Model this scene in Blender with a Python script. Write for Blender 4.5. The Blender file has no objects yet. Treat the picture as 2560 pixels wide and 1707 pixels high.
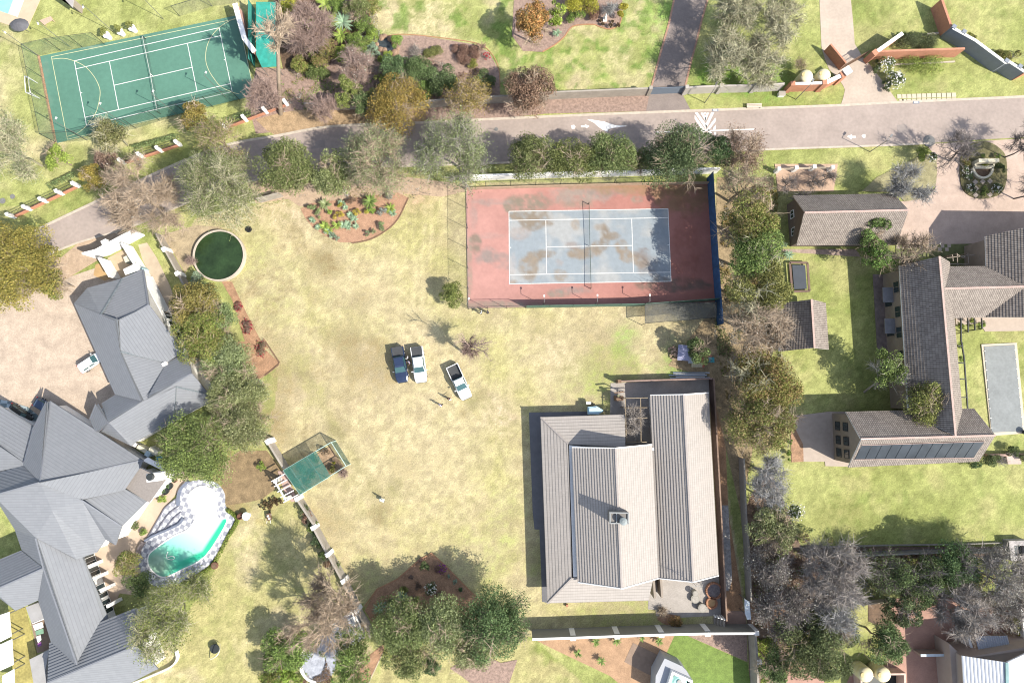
import bpy, math, random
import numpy as np
from mathutils import Vector, Matrix
random.seed(7); RNG=np.random.default_rng(11)
scn=bpy.context.scene; COL=scn.collection
R=math.radians
# ---------------------------------------------------------------- camera
H=93.0; F=1564.0; TILT=math.atan(112/1564)
cd=bpy.data.cameras.new("camera"); cam=bpy.data.objects.new("camera",cd); COL.objects.link(cam)
cam.location=(0,0,H); cam.rotation_euler=(TILT,0,0)
cd.sensor_fit='HORIZONTAL'; cd.sensor_width=36; cd.lens=36*F/2560; cd.clip_start=1; cd.clip_end=6000
scn.camera=cam
# ---------------------------------------------------------------- light
SUN_EL=R(43); SD=Vector((0.89,-0.456,0)).normalized()
w=bpy.data.worlds.new("World"); scn.world=w; w.use_nodes=True; nt=w.node_tree
bg=nt.nodes['Background']; sky=nt.nodes.new('ShaderNodeTexSky'); sky.sky_type='NISHITA'
sky.sun_disc=False; sky.sun_elevation=SUN_EL; sky.sun_rotation=math.atan2(SD.x,SD.y); sky.altitude=1500
sky.dust_density=2.5
hs=nt.nodes.new('ShaderNodeHueSaturation'); hs.inputs['Saturation'].default_value=.62; nt.links.new(sky.outputs[0],hs.inputs['Color']); nt.links.new(hs.outputs[0],bg.inputs[0]); bg.inputs[1].default_value=0.15
sl=bpy.data.lights.new("sun",'SUN'); sl.energy=4.25; sl.angle=R(.55); sl.color=(1,.93,.82)
so=bpy.data.objects.new("sun",sl); COL.objects.link(so)
sv=Vector((SD.x*math.cos(SUN_EL),SD.y*math.cos(SUN_EL),math.sin(SUN_EL)))
so.rotation_euler=sv.to_track_quat('Z','Y').to_euler(); so.location=sv*150
scn.view_settings.view_transform='Standard'; scn.view_settings.look='None'; scn.view_settings.gamma=1
scn.view_settings.exposure=1.0
scn.render.engine='CYCLES'; cy=scn.cycles; scn.render.filter_size=1.1
cy.max_bounces=5; cy.diffuse_bounces=2; cy.glossy_bounces=2; cy.transmission_bounces=3; cy.transparent_max_bounces=12
cy.use_denoising=True; cy.filter_width=1.1
# ---------------------------------------------------------------- photo pixel -> world
CT,ST=math.cos(TILT),math.sin(TILT)
def P(px,py,z=0.0):
    x=(px-1280)/F; y=-(py-853.5)/F
    yy=y*CT+ST; zz=y*ST-CT
    t=(H-z)/(-zz)
    return Vector((x*t,yy*t,z))
ZS=640/2350
def pts(s):
    """'21:x,y x,y n:x,y' -> list of photo pixels; prefix cr = 4x4 zone read-out, n = photo, f = full view."""
    out=[]; pre='n'
    for tok in s.replace(';',' ').split():
        if ':' in tok:
            pre,tok=tok.split(':')
        x,y=map(float,tok.split(',')[:2])
        if pre=='n': q=(x,y)
        elif pre=='f': q=(x*1.08844,y*1.08844)
        else:
            c,r=int(pre[0]),int(pre[1]); q=(c*640+x*ZS,(0,427,854,1280)[r]+y*ZS)
        out.append(q)
    return out
def G(s,z=0.0):
    """photo points -> world points; 'x,y,z' gives a point its own height"""
    o=[]; zz=[t.split(':')[-1].split(',') for t in s.replace(';',' ').split()]
    for q,t in zip(pts(s),zz): o.append(P(q[0],q[1],float(t[2]) if len(t)>2 else z))
    return o
# ---------------------------------------------------------------- noise
def vnoise(x,y,sc,seed=0):
    r=np.random.default_rng(seed); T=r.random((128,128))
    u=np.asarray(x)/sc+37.3*seed; v=np.asarray(y)/sc+11.7*seed
    i=np.floor(u).astype(int); j=np.floor(v).astype(int); fu=u-i; fv=v-j
    fu=fu*fu*(3-2*fu); fv=fv*fv*(3-2*fv); i%=128; j%=128; i2=(i+1)%128; j2=(j+1)%128
    return (T[i,j]*(1-fu)+T[i2,j]*fu)*(1-fv)+(T[i,j2]*(1-fu)+T[i2,j2]*fu)*fv
def fbm(x,y,sc,seed=0,o=4):
    s=0;a=1;t=0
    for k in range(o): s=s+a*vnoise(x,y,sc/2**k,seed+k); t+=a; a*=.55
    return s/t
def inpoly(X,Y,poly):
    n=len(poly); ins=np.zeros(X.shape,bool)
    for i in range(n):
        x1,y1=poly[i][0],poly[i][1]; x2,y2=poly[(i+1)%n][0],poly[(i+1)%n][1]
        if y1==y2: continue
        c=((y1>Y)!=(y2>Y))&(X<(x2-x1)*(Y-y1)/(y2-y1)+x1); ins^=c
    return ins
# ---------------------------------------------------------------- materials
MATS={}
def nodes(name):
    m=bpy.data.materials.new(name); m.use_nodes=True; n=m.node_tree.nodes; l=m.node_tree.links
    return m,n,l,n['Principled BSDF']
def mat(name,col,rough=.8,amp=.18,scale=1.2,metal=0,spec=.3,bump=0,fine=0,alpha=1,trans=0):
    if name in MATS: return MATS[name]
    m,n,l,b=nodes(name); b.inputs['Roughness'].default_value=rough; b.inputs['Metallic'].default_value=metal
    b.inputs['Specular IOR Level'].default_value=spec
    g=n.new('ShaderNodeNewGeometry'); t=n.new('ShaderNodeTexNoise'); t.inputs['Scale'].default_value=scale
    t.inputs['Detail'].default_value=6; t.inputs['Roughness'].default_value=.65
    l.new(g.outputs['Position'],t.inputs['Vector'])
    mr=n.new('ShaderNodeMapRange'); mr.inputs[1].default_value=.3; mr.inputs[2].default_value=.7
    mr.inputs[3].default_value=1-amp; mr.inputs[4].default_value=1+amp; l.new(t.outputs[0],mr.inputs[0])
    val=mr.outputs[0]
    if fine:
        t2=n.new('ShaderNodeTexNoise'); t2.inputs['Scale'].default_value=scale*9; t2.inputs['Detail'].default_value=3
        l.new(g.outputs['Position'],t2.inputs['Vector'])
        m2=n.new('ShaderNodeMapRange'); m2.inputs[1].default_value=.3; m2.inputs[2].default_value=.7
        m2.inputs[3].default_value=1-fine; m2.inputs[4].default_value=1+fine; l.new(t2.outputs[0],m2.inputs[0])
        mm=n.new('ShaderNodeMath'); mm.operation='MULTIPLY'; l.new(val,mm.inputs[0]); l.new(m2.outputs[0],mm.inputs[1]); val=mm.outputs[0]
    vm=n.new('ShaderNodeVectorMath'); vm.operation='SCALE'; vm.inputs[0].default_value=col; l.new(val,vm.inputs['Scale'])
    l.new(vm.outputs[0],b.inputs['Base Color'])
    if bump:
        bp=n.new('ShaderNodeBump'); bp.inputs['Strength'].default_value=bump; bp.inputs['Distance'].default_value=.05
        l.new(val,bp.inputs['Height']); l.new(bp.outputs[0],b.inputs['Normal'])
    if alpha<1: b.inputs['Alpha'].default_value=alpha
    if trans: b.inputs['Transmission Weight'].default_value=trans; b.inputs['IOR'].default_value=1.33
    MATS[name]=m; return m
def attr_mat(name,rough=.9,fine=.2,scale=8,transl=0,spec=.15,fine2=0):
    if name in MATS: return MATS[name]
    m,n,l,b=nodes(name); b.inputs['Roughness'].default_value=rough; b.inputs['Specular IOR Level'].default_value=spec
    a=n.new('ShaderNodeAttribute'); a.attribute_name='Col'; out=a.outputs['Color']
    if fine:
        g=n.new('ShaderNodeNewGeometry'); t=n.new('ShaderNodeTexNoise'); t.inputs['Scale'].default_value=scale
        t.inputs['Detail'].default_value=4; t.inputs['Roughness'].default_value=.7; l.new(g.outputs['Position'],t.inputs['Vector'])
        mr=n.new('ShaderNodeMapRange'); mr.inputs[1].default_value=.3; mr.inputs[2].default_value=.7
        mr.inputs[3].default_value=1-fine; mr.inputs[4].default_value=1+fine; l.new(t.outputs[0],mr.inputs[0])
        vm=n.new('ShaderNodeVectorMath'); vm.operation='SCALE'; l.new(out,vm.inputs[0]); l.new(mr.outputs[0],vm.inputs['Scale']); out=vm.outputs[0]
    l.new(out,b.inputs['Base Color'])
    if transl:
        tr=n.new('ShaderNodeBsdfTranslucent'); l.new(out,tr.inputs[0]); mx=n.new('ShaderNodeMixShader'); mx.inputs[0].default_value=transl
        l.new(b.outputs[0],mx.inputs[1]); l.new(tr.outputs[0],mx.inputs[2]); l.new(mx.outputs[0],n['Material Output'].inputs[0])
    MATS[name]=m; return m
def tile_mat(name,c1,c2,tw=.3,course=.36,joint=.55,jw=.12,rough=.75,rib=False,gap_shade=.8):
    """roof covering: colour varies tile by tile (UV in metres), darker side joints; course gaps carry painted riser shade"""
    m,n,l,b=nodes(name); b.inputs['Roughness'].default_value=rough; b.inputs['Specular IOR Level'].default_value=.3
    uv=n.new('ShaderNodeUVMap'); sp=n.new('ShaderNodeSeparateXYZ'); l.new(uv.outputs[0],sp.inputs[0])
    def M(op,a,bv=None):
        k=n.new('ShaderNodeMath'); k.operation=op
        for i,v in enumerate((a,bv)):
            if v is None: continue
            if isinstance(v,(int,float)): k.inputs[i].default_value=v
            else: l.new(v,k.inputs[i])
        return k.outputs[0]
    ud=M('DIVIDE',sp.outputs[0],tw); vd=M('DIVIDE',sp.outputs[1],course)
    cb=n.new('ShaderNodeCombineXYZ'); l.new(M('FLOOR',ud),cb.inputs[0]); l.new(M('FLOOR',vd),cb.inputs[1])
    wn=n.new('ShaderNodeTexWhiteNoise'); wn.noise_dimensions='2D'; l.new(cb.outputs[0],wn.inputs[0])
    g=n.new('ShaderNodeNewGeometry'); t=n.new('ShaderNodeTexNoise'); t.inputs['Scale'].default_value=.35; t.inputs['Detail'].default_value=5
    l.new(g.outputs['Position'],t.inputs['Vector'])
    fac=M('ADD',M('MULTIPLY',wn.outputs[0],.6),M('MULTIPLY',t.outputs[0],.5))
    mx=n.new('ShaderNodeMix'); mx.data_type='RGBA'; l.new(fac,mx.inputs[0]); mx.inputs[6].default_value=(*c1,1); mx.inputs[7].default_value=(*c2,1)
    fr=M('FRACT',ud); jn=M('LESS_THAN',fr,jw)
    sc=M('SUBTRACT',1,M('MULTIPLY',jn,1-joint)); vf=M('LESS_THAN',M('FRACT',vd),.16); sc=M('MULTIPLY',sc,M('SUBTRACT',1,M('MULTIPLY',vf,1-gap_shade)))  # course gap line, darkened so the tile colour carries the riser shadow too
    vm=n.new('ShaderNodeVectorMath'); vm.operation='SCALE'; l.new(mx.outputs[2],vm.inputs[0]); l.new(sc,vm.inputs['Scale'])
    l.new(vm.outputs[0],b.inputs['Base Color'])
    if rib:
        bp=n.new('ShaderNodeBump'); bp.inputs['Strength'].default_value=1; bp.inputs['Distance'].default_value=.08
        l.new(M('SINE',M('MULTIPLY',ud,2*math.pi)),bp.inputs['Height']); l.new(bp.outputs[0],b.inputs['Normal'])
    MATS[name]=m; return m
def checker_mat(name,c1,c2,size,ang=0,rough=.6):
    m,n,l,b=nodes(name); b.inputs['Roughness'].default_value=rough
    g=n.new('ShaderNodeNewGeometry'); mp=n.new('ShaderNodeMapping'); mp.inputs['Rotation'].default_value=(0,0,ang); mp.inputs['Location'].default_value=(0,0,.3*size)
    l.new(g.outputs['Position'],mp.inputs[0])
    c=n.new('ShaderNodeTexChecker'); c.inputs['Scale'].default_value=1/size; c.inputs[1].default_value=(*c1,1); c.inputs[2].default_value=(*c2,1)
    l.new(mp.outputs[0],c.inputs[0])
    t=n.new('ShaderNodeTexNoise'); t.inputs['Scale'].default_value=2.5; t.inputs['Detail'].default_value=5; l.new(g.outputs['Position'],t.inputs['Vector'])
    mr=n.new('ShaderNodeMapRange'); mr.inputs[1].default_value=.3; mr.inputs[2].default_value=.7; mr.inputs[3].default_value=.8; mr.inputs[4].default_value=1.15; l.new(t.outputs[0],mr.inputs[0])
    vm=n.new('ShaderNodeVectorMath'); vm.operation='SCALE'; l.new(c.outputs[0],vm.inputs[0]); l.new(mr.outputs[0],vm.inputs['Scale']); l.new(vm.outputs[0],b.inputs['Base Color'])
    MATS[name]=m; return m
def brick_mat(name,c1,c2,mortar,sc=4,w=.5,h=.25,rough=.85,ang=0):
    m,n,l,b=nodes(name); b.inputs['Roughness'].default_value=rough
    g=n.new('ShaderNodeNewGeometry'); mp=n.new('ShaderNodeMapping'); mp.inputs['Rotation'].default_value=(0,0,ang); l.new(g.outputs['Position'],mp.inputs[0])
    c=n.new('ShaderNodeTexBrick'); c.inputs['Scale'].default_value=sc; c.inputs['Color1'].default_value=(*c1,1); c.inputs['Color2'].default_value=(*c2,1); c.inputs['Mortar'].default_value=(*mortar,1)
    c.inputs['Brick Width'].default_value=w; c.inputs['Row Height'].default_value=h; c.inputs['Mortar Size'].default_value=.02
    l.new(mp.outputs[0],c.inputs[0])
    t=n.new('ShaderNodeTexNoise'); t.inputs['Scale'].default_value=.5; t.inputs['Detail'].default_value=8; t.inputs['Roughness'].default_value=.7; l.new(g.outputs['Position'],t.inputs['Vector'])
    mr=n.new('ShaderNodeMapRange'); mr.inputs[1].default_value=.3; mr.inputs[2].default_value=.7; mr.inputs[3].default_value=.82; mr.inputs[4].default_value=1.15; l.new(t.outputs[0],mr.inputs[0])
    vm=n.new('ShaderNodeVectorMath'); vm.operation='SCALE'; l.new(c.outputs[0],vm.inputs[0]); l.new(mr.outputs[0],vm.inputs['Scale']); l.new(vm.outputs[0],b.inputs['Base Color'])
    MATS[name]=m; return m
def net_mat(name,col,a,holes=0):
    if name in MATS: return MATS[name]
    m,n,l,b=nodes(name); b.inputs['Base Color'].default_value=(*col,1); b.inputs['Roughness'].default_value=.8
    g=n.new('ShaderNodeNewGeometry'); t=n.new('ShaderNodeTexNoise'); t.inputs['Scale'].default_value=1.3; t.inputs['Detail'].default_value=4
    l.new(g.outputs['Position'],t.inputs['Vector'])
    mr=n.new('ShaderNodeMapRange'); mr.inputs[1].default_value=.35; mr.inputs[2].default_value=.65; mr.inputs[3].default_value=a*.8; mr.inputs[4].default_value=min(1,a*1.2)
    l.new(t.outputs[0],mr.inputs[0]); l.new(mr.outputs[0],b.inputs['Alpha'])
    MATS[name]=m; return m
# ---------------------------------------------------------------- objects
ORG={}
def org(o): return ORG.get(o.name,Vector((0,0,0))) if o else Vector((0,0,0))
def tag(o,label=None,cat=None,group=None,kind=None):
    if label: o['label']=label
    if cat: o['category']=cat
    if group: o['group']=group
    if kind: o['kind']=kind
    return o
def thing(name,label,cat,loc,group=None):
    o=bpy.data.objects.new(name,None); COL.objects.link(o); o.location=loc; o.empty_display_size=.3
    ORG[o.name]=Vector(loc); return tag(o,label,cat,group)
def link(name,me,parent=None,world=True):
    o=bpy.data.objects.new(name,me); COL.objects.link(o)
    if parent: o.parent=parent; ORG[o.name]=org(parent)
    return o
def copy_tree(o,parent=None):
    c=o.copy(); COL.objects.link(c); c.parent=parent
    for ch in o.children: copy_tree(ch,c)
    return c
class MB:
    def __init__(s): s.v=[]; s.f=[]; s.uv={}
    def add(s,vs,fs):
        n=len(s.v); s.v+= [tuple(v) for v in vs]; s.f+=[tuple(i+n for i in f) for f in fs]; return s
    def poly(s,ps,uv=None):
        if uv: s.uv[len(s.f)]=uv
        return s.add(ps,[tuple(range(len(ps)))])
    def prism(s,poly,z0,z1,bottom=True):
        n=len(poly); a=sum(poly[i][0]*poly[(i+1)%n][1]-poly[(i+1)%n][0]*poly[i][1] for i in range(n))
        if a<0: poly=poly[::-1]
        vs=[(p[0],p[1],z0) for p in poly]+[(p[0],p[1],z1) for p in poly]
        fs=[tuple(range(n,2*n))]+[(i,(i+1)%n,(i+1)%n+n,i+n) for i in range(n)]
        if bottom: fs.append(tuple(range(n-1,-1,-1)))
        return s.add(vs,fs)
    def box(s,c,size,rz=0,rx=0,ry=0):
        M=Matrix.Translation(c)@Matrix.Rotation(rz,4,'Z')@Matrix.Rotation(ry,4,'Y')@Matrix.Rotation(rx,4,'X')
        h=[d/2 for d in size]
        vs=[M@Vector((x*h[0],y*h[1],z*h[2])) for z in(-1,1) for x,y in((-1,-1),(1,-1),(1,1),(-1,1))]
        return s.add(vs,[(3,2,1,0),(4,5,6,7),(0,1,5,4),(1,2,6,5),(2,3,7,6),(3,0,4,7)])
    def bar(s,a,b,w,h=None):
        """box beam from a to b, width w (horizontal), height h"""
        h=h or w; a=Vector(a); b=Vector(b); d=b-a; L=d.length
        if L<1e-6: return s
        d.normalize(); up=Vector((0,0,1)) if abs(d.z)<.95 else Vector((0,1,0))
        x=d.cross(up).normalized(); y=x.cross(d).normalized()
        vs=[]
        for p in(a,b):
            for i,j in((-1,-1),(1,-1),(1,1),(-1,1)): vs.append(p+x*(i*w/2)+y*(j*h/2))
        return s.add(vs,[(0,1,2,3),(7,6,5,4),(0,4,5,1),(1,5,6,2),(2,6,7,3),(3,7,4,0)])
    def tube(s,path,r,n=6,cap=True):
        path=[Vector(p) for p in path]; rs=r if isinstance(r,(list,tuple)) else [r]*len(path)
        vs=[];fs=[]
        for i,p in enumerate(path):
            d=(path[min(i+1,len(path)-1)]-path[max(i-1,0)]).normalized()
            up=Vector((0,0,1)) if abs(d.z)<.9 else Vector((1,0,0))
            x=d.cross(up).normalized(); y=x.cross(d).normalized()
            for k in range(n):
                a=2*math.pi*k/n; vs.append(p+x*(math.cos(a)*rs[i])+y*(math.sin(a)*rs[i]))
        for i in range(len(path)-1):
            for k in range(n): fs.append((i*n+k,i*n+(k+1)%n,(i+1)*n+(k+1)%n,(i+1)*n+k))
        if cap: fs.append(tuple(range(n))); fs.append(tuple(range(len(path)*n-1,(len(path)-1)*n-1,-1)))
        return s.add(vs,fs)
    def lathe(s,c,prof,n=20,sx=1,sy=1):
        c=Vector(c); vs=[];fs=[]
        for r,z in prof:
            for k in range(n):
                a=2*math.pi*k/n; vs.append(c+Vector((r*sx*math.cos(a),r*sy*math.sin(a),z)))
        for i in range(len(prof)-1):
            for k in range(n): fs.append((i*n+k,i*n+(k+1)%n,(i+1)*n+(k+1)%n,(i+1)*n+k))
        fs.append(tuple(range(n-1,-1,-1))); fs.append(tuple(range((len(prof)-1)*n,len(prof)*n)))
        return s.add(vs,fs)
    def build(s,name,m,parent=None,smooth=False):
        o_=org(parent); me=bpy.data.meshes.new(name)
        me.from_pydata([(v[0]-o_.x,v[1]-o_.y,v[2]-o_.z) for v in s.v],[],s.f)
        if s.uv:
            ul=me.uv_layers.new(name='UVMap')
            for fi,u in s.uv.items():
                p=me.polygons[fi]
                for k,li in enumerate(p.loop_indices): ul.data[li].uv=u[k]
        me.materials.append(m)
        if smooth: me.polygons.foreach_set('use_smooth',[True]*len(me.polygons))
        me.update(); return link(name,me,parent)
def np_mesh(name,V,Fc,m,parent=None,col=None,smooth=False,percol='face'):
    """V (n,3), Fc (m,k) index array; col per face or vertex (.,3)"""
    o_=org(parent); V=np.asarray(V,dtype=np.float32)-np.array(o_,dtype=np.float32)
    Fc=np.asarray(Fc,dtype=np.int32); me=bpy.data.meshes.new(name); k=Fc.shape[1]
    me.vertices.add(len(V)); me.vertices.foreach_set('co',V.ravel())
    me.loops.add(Fc.size); me.loops.foreach_set('vertex_index',Fc.ravel())
    me.polygons.add(len(Fc)); me.polygons.foreach_set('loop_start',np.arange(0,Fc.size,k,dtype=np.int32))
    try: me.polygons.foreach_set('loop_total',np.full(len(Fc),k,dtype=np.int32))
    except Exception: pass
    me.update(calc_edges=True)
    if col is not None:
        col=np.asarray(col,dtype=np.float32)
        dom='POINT' if percol=='vert' else 'CORNER'
        a=me.color_attributes.new('Col','FLOAT_COLOR',dom)
        c=col if percol=='vert' else np.repeat(col,k,axis=0)
        a.data.foreach_set('color',np.hstack([np.clip(c,0,1),np.ones((len(c),1),np.float32)]).ravel())
    if smooth: me.polygons.foreach_set('use_smooth',np.ones(len(Fc),bool))
    me.materials.append(m); return link(name,me,parent)
SHN=[0]
def sheet(name,poly,z,m,kind='structure',edge=None):
    """flat ground sheet with a little thickness"""
    SHN[0]+=1; z+=SHN[0]*.0011-.02
    o=MB().prism(poly,-.02,z,bottom=False).build(name,m); return tag(o,kind=kind)
def strip(path,w,z0,z1,mb=None):
    """ribbon along a path (kerbs, lines)"""
    mb=mb or MB(); path=[Vector((p[0],p[1],0)) for p in path]; L=[];Rr=[]
    for i,p in enumerate(path):
        d=(path[min(i+1,len(path)-1)]-path[max(i-1,0)]).normalized(); nn=Vector((-d.y,d.x,0))
        L.append(p+nn*w/2); Rr.append(p-nn*w/2)
    for i in range(len(path)-1):
        a,b,c,d=L[i],L[i+1],Rr[i+1],Rr[i]
        vs=[(q.x,q.y,z) for z in(z0,z1) for q in(a,b,c,d)]
        mb.add(vs,[(7,6,5,4)[::1],(0,1,5,4),(1,2,6,5),(2,3,7,6),(3,0,4,7)])
    return mb
def inset(poly,d):
    n=len(poly); a=sum(poly[i][0]*poly[(i+1)%n][1]-poly[(i+1)%n][0]*poly[i][1] for i in range(n))
    s=1 if a>0 else -1; out=[]
    for i in range(n):
        p0,p1,p2=[Vector((poly[j%n][0],poly[j%n][1])) for j in(i-1,i,i+1)]
        e1=(p1-p0).normalized(); e2=(p2-p1).normalized()
        n1=Vector((-e1.y,e1.x))*s; n2=Vector((-e2.y,e2.x))*s; b=n1+n2
        if b.length<1e-3: b=n1
        b.normalize(); k=d/max(.4,b.dot(n1)); q=p1+b*k; out.append((q.x,q.y))
    return out
def smoothpath(ps,n=6,closed=False):
    ps=[Vector(p) for p in ps]; out=[]; m=len(ps)
    for i in range(m if closed else m-1):
        p0=ps[(i-1)%m] if closed or i>0 else ps[i]; p1=ps[i]; p2=ps[(i+1)%m]; p3=ps[(i+2)%m] if closed or i+2<m else p2
        for k in range(n):
            t=k/n; out.append(.5*((2*p1)+(p2-p0)*t+(2*p0-5*p1+4*p2-p3)*t*t+(3*p1-p0-3*p2+p3)*t**3))
    if not closed: out.append(ps[-1])
    return out
# ================================================================ GROUND
A=np.array
C_DRY=A([.39,.34,.20]); C_MID=A([.325,.30,.14]); C_BRN=A([.20,.16,.085]); C_GRN=A([.20,.225,.072]); C_DKG=A([.085,.14,.03])
C_YG=A([.285,.30,.115]); C_BARE=A([.37,.305,.205])
tag(MB().add([(-1500,-1500,-.06),(1500,-1500,-.06),(1500,1500,-.06),(-1500,1500,-.06)],[(0,1,2,3)]).build('ground',mat('far_grass',(.2,.2,.09),amp=.3,scale=.05)),kind='structure')
def lawn():
    x0,x1,y0,y1,st=-92,92,-58,74,.26
    nx=int((x1-x0)/st); ny=int((y1-y0)/st)
    X,Y=np.meshgrid(np.linspace(x0,x1,nx),np.linspace(y0,y1,ny))
    def mixc(a,b,t): return a*(1-t[...,None])+b*t[...,None]
    n8=fbm(X,Y,11,1); n3=fbm(X,Y,4,2); n1=fbm(X,Y,1.4,3,5); n05=fbm(X,Y,.8,4,3); nz=np.random.default_rng(8).random(X.shape); n2=fbm(X,Y,2.2,9,4)
    ss=lambda v,a,b: np.clip((v-a)/(b-a),0,1)
    # default green garden lawn
    C=mixc(C_GRN,C_YG,ss(n8+.5*n3,.5,.9)); C=mixc(C,C_MID,.5*ss(n3,.5,.7)); C=mixc(C,C_DKG,.35*ss(n1,.58,.8))
    def reg(s,fn,soft=0):
        nonlocal C
        m=inpoly(X,Y,G(s)); C=np.where(m[...,None],fn(),C)
    # top left pale lawn
    def tl():
        c=mixc(C_YG,C_DRY,ss(n8,.45,.7)); return mixc(c,C_GRN,.7*ss(n3,.52,.7))
    reg('f:-60,-60 640,-60 640,260 300,330 200,390 80,470 -60,480',tl)
    def top():
        c=mixc(C_YG*.97,C_DRY*.97,ss(n3+.3*n8,.55,.85)); c=mixc(c,C_GRN,.6*ss(n2,.48,.6)); c=mixc(c,C_DKG*1.4,.7*ss(n1+.4*n2,.74,.86)); return c
    reg('f:830,-60 1560,-60 1500,205 860,200',top)
    def cen():
        c=mixc(C_MID,C_DRY,ss(n8*.6+n3*.4,.36,.56)); c=mixc(c,C_BARE,.45*ss(n8,.55,.72)*ss(n1,.4,.6))
        wx=np.clip((P(900,900).x-X)/30+.5,.35,1.3); b=np.clip(ss(n3*.45+n1*.35+n2*.2,.50,.60)*wx,0,1); c=mixc(c,C_BRN*1.25,.5*b); c=mixc(c,C_BRN*.9,.7*b*(nz>.75)); c=mixc(c,C_BARE*1.05,.3*(nz<.12)); return c
    reg('f:420,560 450,500 600,470 1000,420 1660,420 1660,1050 1720,1450 1220,1460 880,1470 620,1010 640,860 530,660',cen)
    def pool():
        c=mixc(C_MID*1.0,C_DRY,ss(n3,.5,.7)); return mixc(c,C_GRN,.35*ss(n1,.5,.7))
    reg('f:480,1100 640,1020 700,1150 860,1500 880,1620 100,1620 330,1560 500,1300',pool)
    reg('f:880,1480 1230,1470 1420,1640 860,1640',lambda: mixc(mixc(C_MID,C_GRN,ss(n3,.45,.6)),C_BRN,.3*ss(n1,.55,.7)))
    # stained / worn patches, photo full-view x, y, radius, colour, strength
    B=[(750,610,38,C_BRN,.8),(720,585,25,C_BRN,.5),(830,690,30,C_BRN,.5),(800,780,45,C_BRN,.6),(830,830,60,C_BRN,.45),(880,860,60,C_BRN*1.1,.55),
     (640,800,40,C_BRN,.45),(650,880,45,C_BRN*1.1,.65),(630,950,30,C_BRN,.6),(700,850,35,C_MID*.75,.6),(735,900,30,C_MID*.75,.6),(765,980,22,C_MID*.6,.9),(690,830,30,C_MID*.75,.5),
     (1085,925,22,C_MID*.55,.9),(1065,950,16,C_BRN,.7),(1110,905,18,C_BRN,.8),(1180,960,14,C_BRN,.6),(1150,950,50,C_BARE,.7),
     (905,1120,22,C_MID*.6,.8),(880,1170,28,C_BRN,.6),(760,1190,60,C_BRN*1.1,.5),(820,1100,60,C_BARE,.3),(930,1070,40,C_BRN*1.1,.35),
     (1380,790,70,C_BRN*1.1,.45),(1440,780,40,C_DKG*2,.5),(1560,840,60,C_DKG*1.7,.7),(1240,760,40,C_BRN,.3),(1400,860,60,C_GRN,.5),(1330,880,70,C_GRN*1.1,.5),(1280,830,60,C_BARE,.5),
     (520,560,60,C_BARE,.35),(640,480,60,C_BARE,.6),(960,450,40,C_BARE*A([1,.9,.85]),.8),(700,500,40,C_BARE,.5),(1000,640,30,C_BRN,.3),(560,1110,70,C_BRN*A([1.05,.9,.75]),.9),(520,1150,40,C_BRN,.6),
     (720,1290,60,C_BARE,.2),(850,1320,60,C_GRN*1.2,.4),(1110,1290,60,C_GRN*1.2,.35),(1150,1200,60,C_GRN*1.25,.4),(1240,1300,40,C_GRN,.5),(1240,1000,30,C_GRN,.4),(1500,1400,120,C_GRN,.6),
     (590,600,60,C_GRN*1.25,.35),(620,700,50,C_GRN*1.2,.3),(700,1080,40,C_BRN,.4),(640,990,35,C_BRN*1.1,.7),(870,1190,20,C_BRN,.6),
     (1030,560,20,C_BRN,.3),(720,680,18,C_BRN,.4),(790,900,30,C_BRN,.4),(1930,1180,50,C_BRN,.25),(1900,820,50,C_YG,.6),(1880,1120,40,C_YG,.5),
     (1540,40,60,C_DKG*2.2,.6),(1420,130,30,C_BARE,.35),(980,60,60,C_DRY,.7),(1700,180,70,C_DKG*1.4,.8),(1620,170,40,C_DKG*1.4,.7),(1780,170,50,C_DKG*1.5,.7)]
    for bx,by,r,cc,s in B:
        c=P(bx*1.08844,by*1.08844); rr=r*1.088*.0595
        d=np.hypot(X-c.x,Y-c.y)/rr+(n1-.5)*1.6+(n3-.5)*1.2
        C=mixc(C,cc,min(1,s*1.25)*np.clip(1.35-d,0,1)*np.clip(.35+1.5*(n05-.3),0,1)*(.62+.76*nz))
    # straight drag line of greener grass across the plot
    a=P(690*1.088,850*1.088); b=P(880*1.088,1160*1.088); d=(b-a).normalized(); dist=np.abs((X-a.x)*d.y-(Y-a.y)*d.x); al=(X-a.x)*d.x+(Y-a.y)*d.y
    C=mixc(C,C_MID*.72,.6*np.clip(1-dist/1.3,0,1)*((al>-2)&(al<22))*ss(n3,.35,.55))
    for (ax,ay,bx,by) in ((975,470,960,620),(990,470,978,640),(960,620,915,780),(978,640,935,780),(690,1020,860,1260),(1010,900,1100,1290)):
        a=P(ax*1.088,ay*1.088); b=P(bx*1.088,by*1.088); d=(b-a).normalized(); L=(b-a).length; dist=np.abs((X-a.x)*d.y-(Y-a.y)*d.x+.5*np.sin(((X-a.x)*d.x+(Y-a.y)*d.y)*.35)); al=(X-a.x)*d.x+(Y-a.y)*d.y
        C=mixc(C,C_DRY*1.08,.5*np.clip(1.2-dist/.5,0,1)*((al>0)&(al<L))*ss(n1,.3,.6))
    # mower lines by the court
    m=inpoly(X,Y,G('f:930,470 1015,450 1010,700 930,740')); C=np.where(m[...,None],C*(1+.05*np.sin(X*5))[...,None],C)
    sp=np.clip((n05-.5)*1.5,-.25,.25); C=C*(1+sp*.5)[...,None]*(.86+.28*nz)[...,None]
    V=np.stack([X.ravel(),Y.ravel(),np.zeros(X.size)],1); i=np.arange(nx*ny).reshape(ny,nx)
    Fc=np.stack([i[:-1,:-1].ravel(),i[:-1,1:].ravel(),i[1:,1:].ravel(),i[1:,:-1].ravel()],1)
    m=attr_mat('lawn_grass',fine=.34,scale=5.5,rough=.95,spec=.05)
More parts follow.
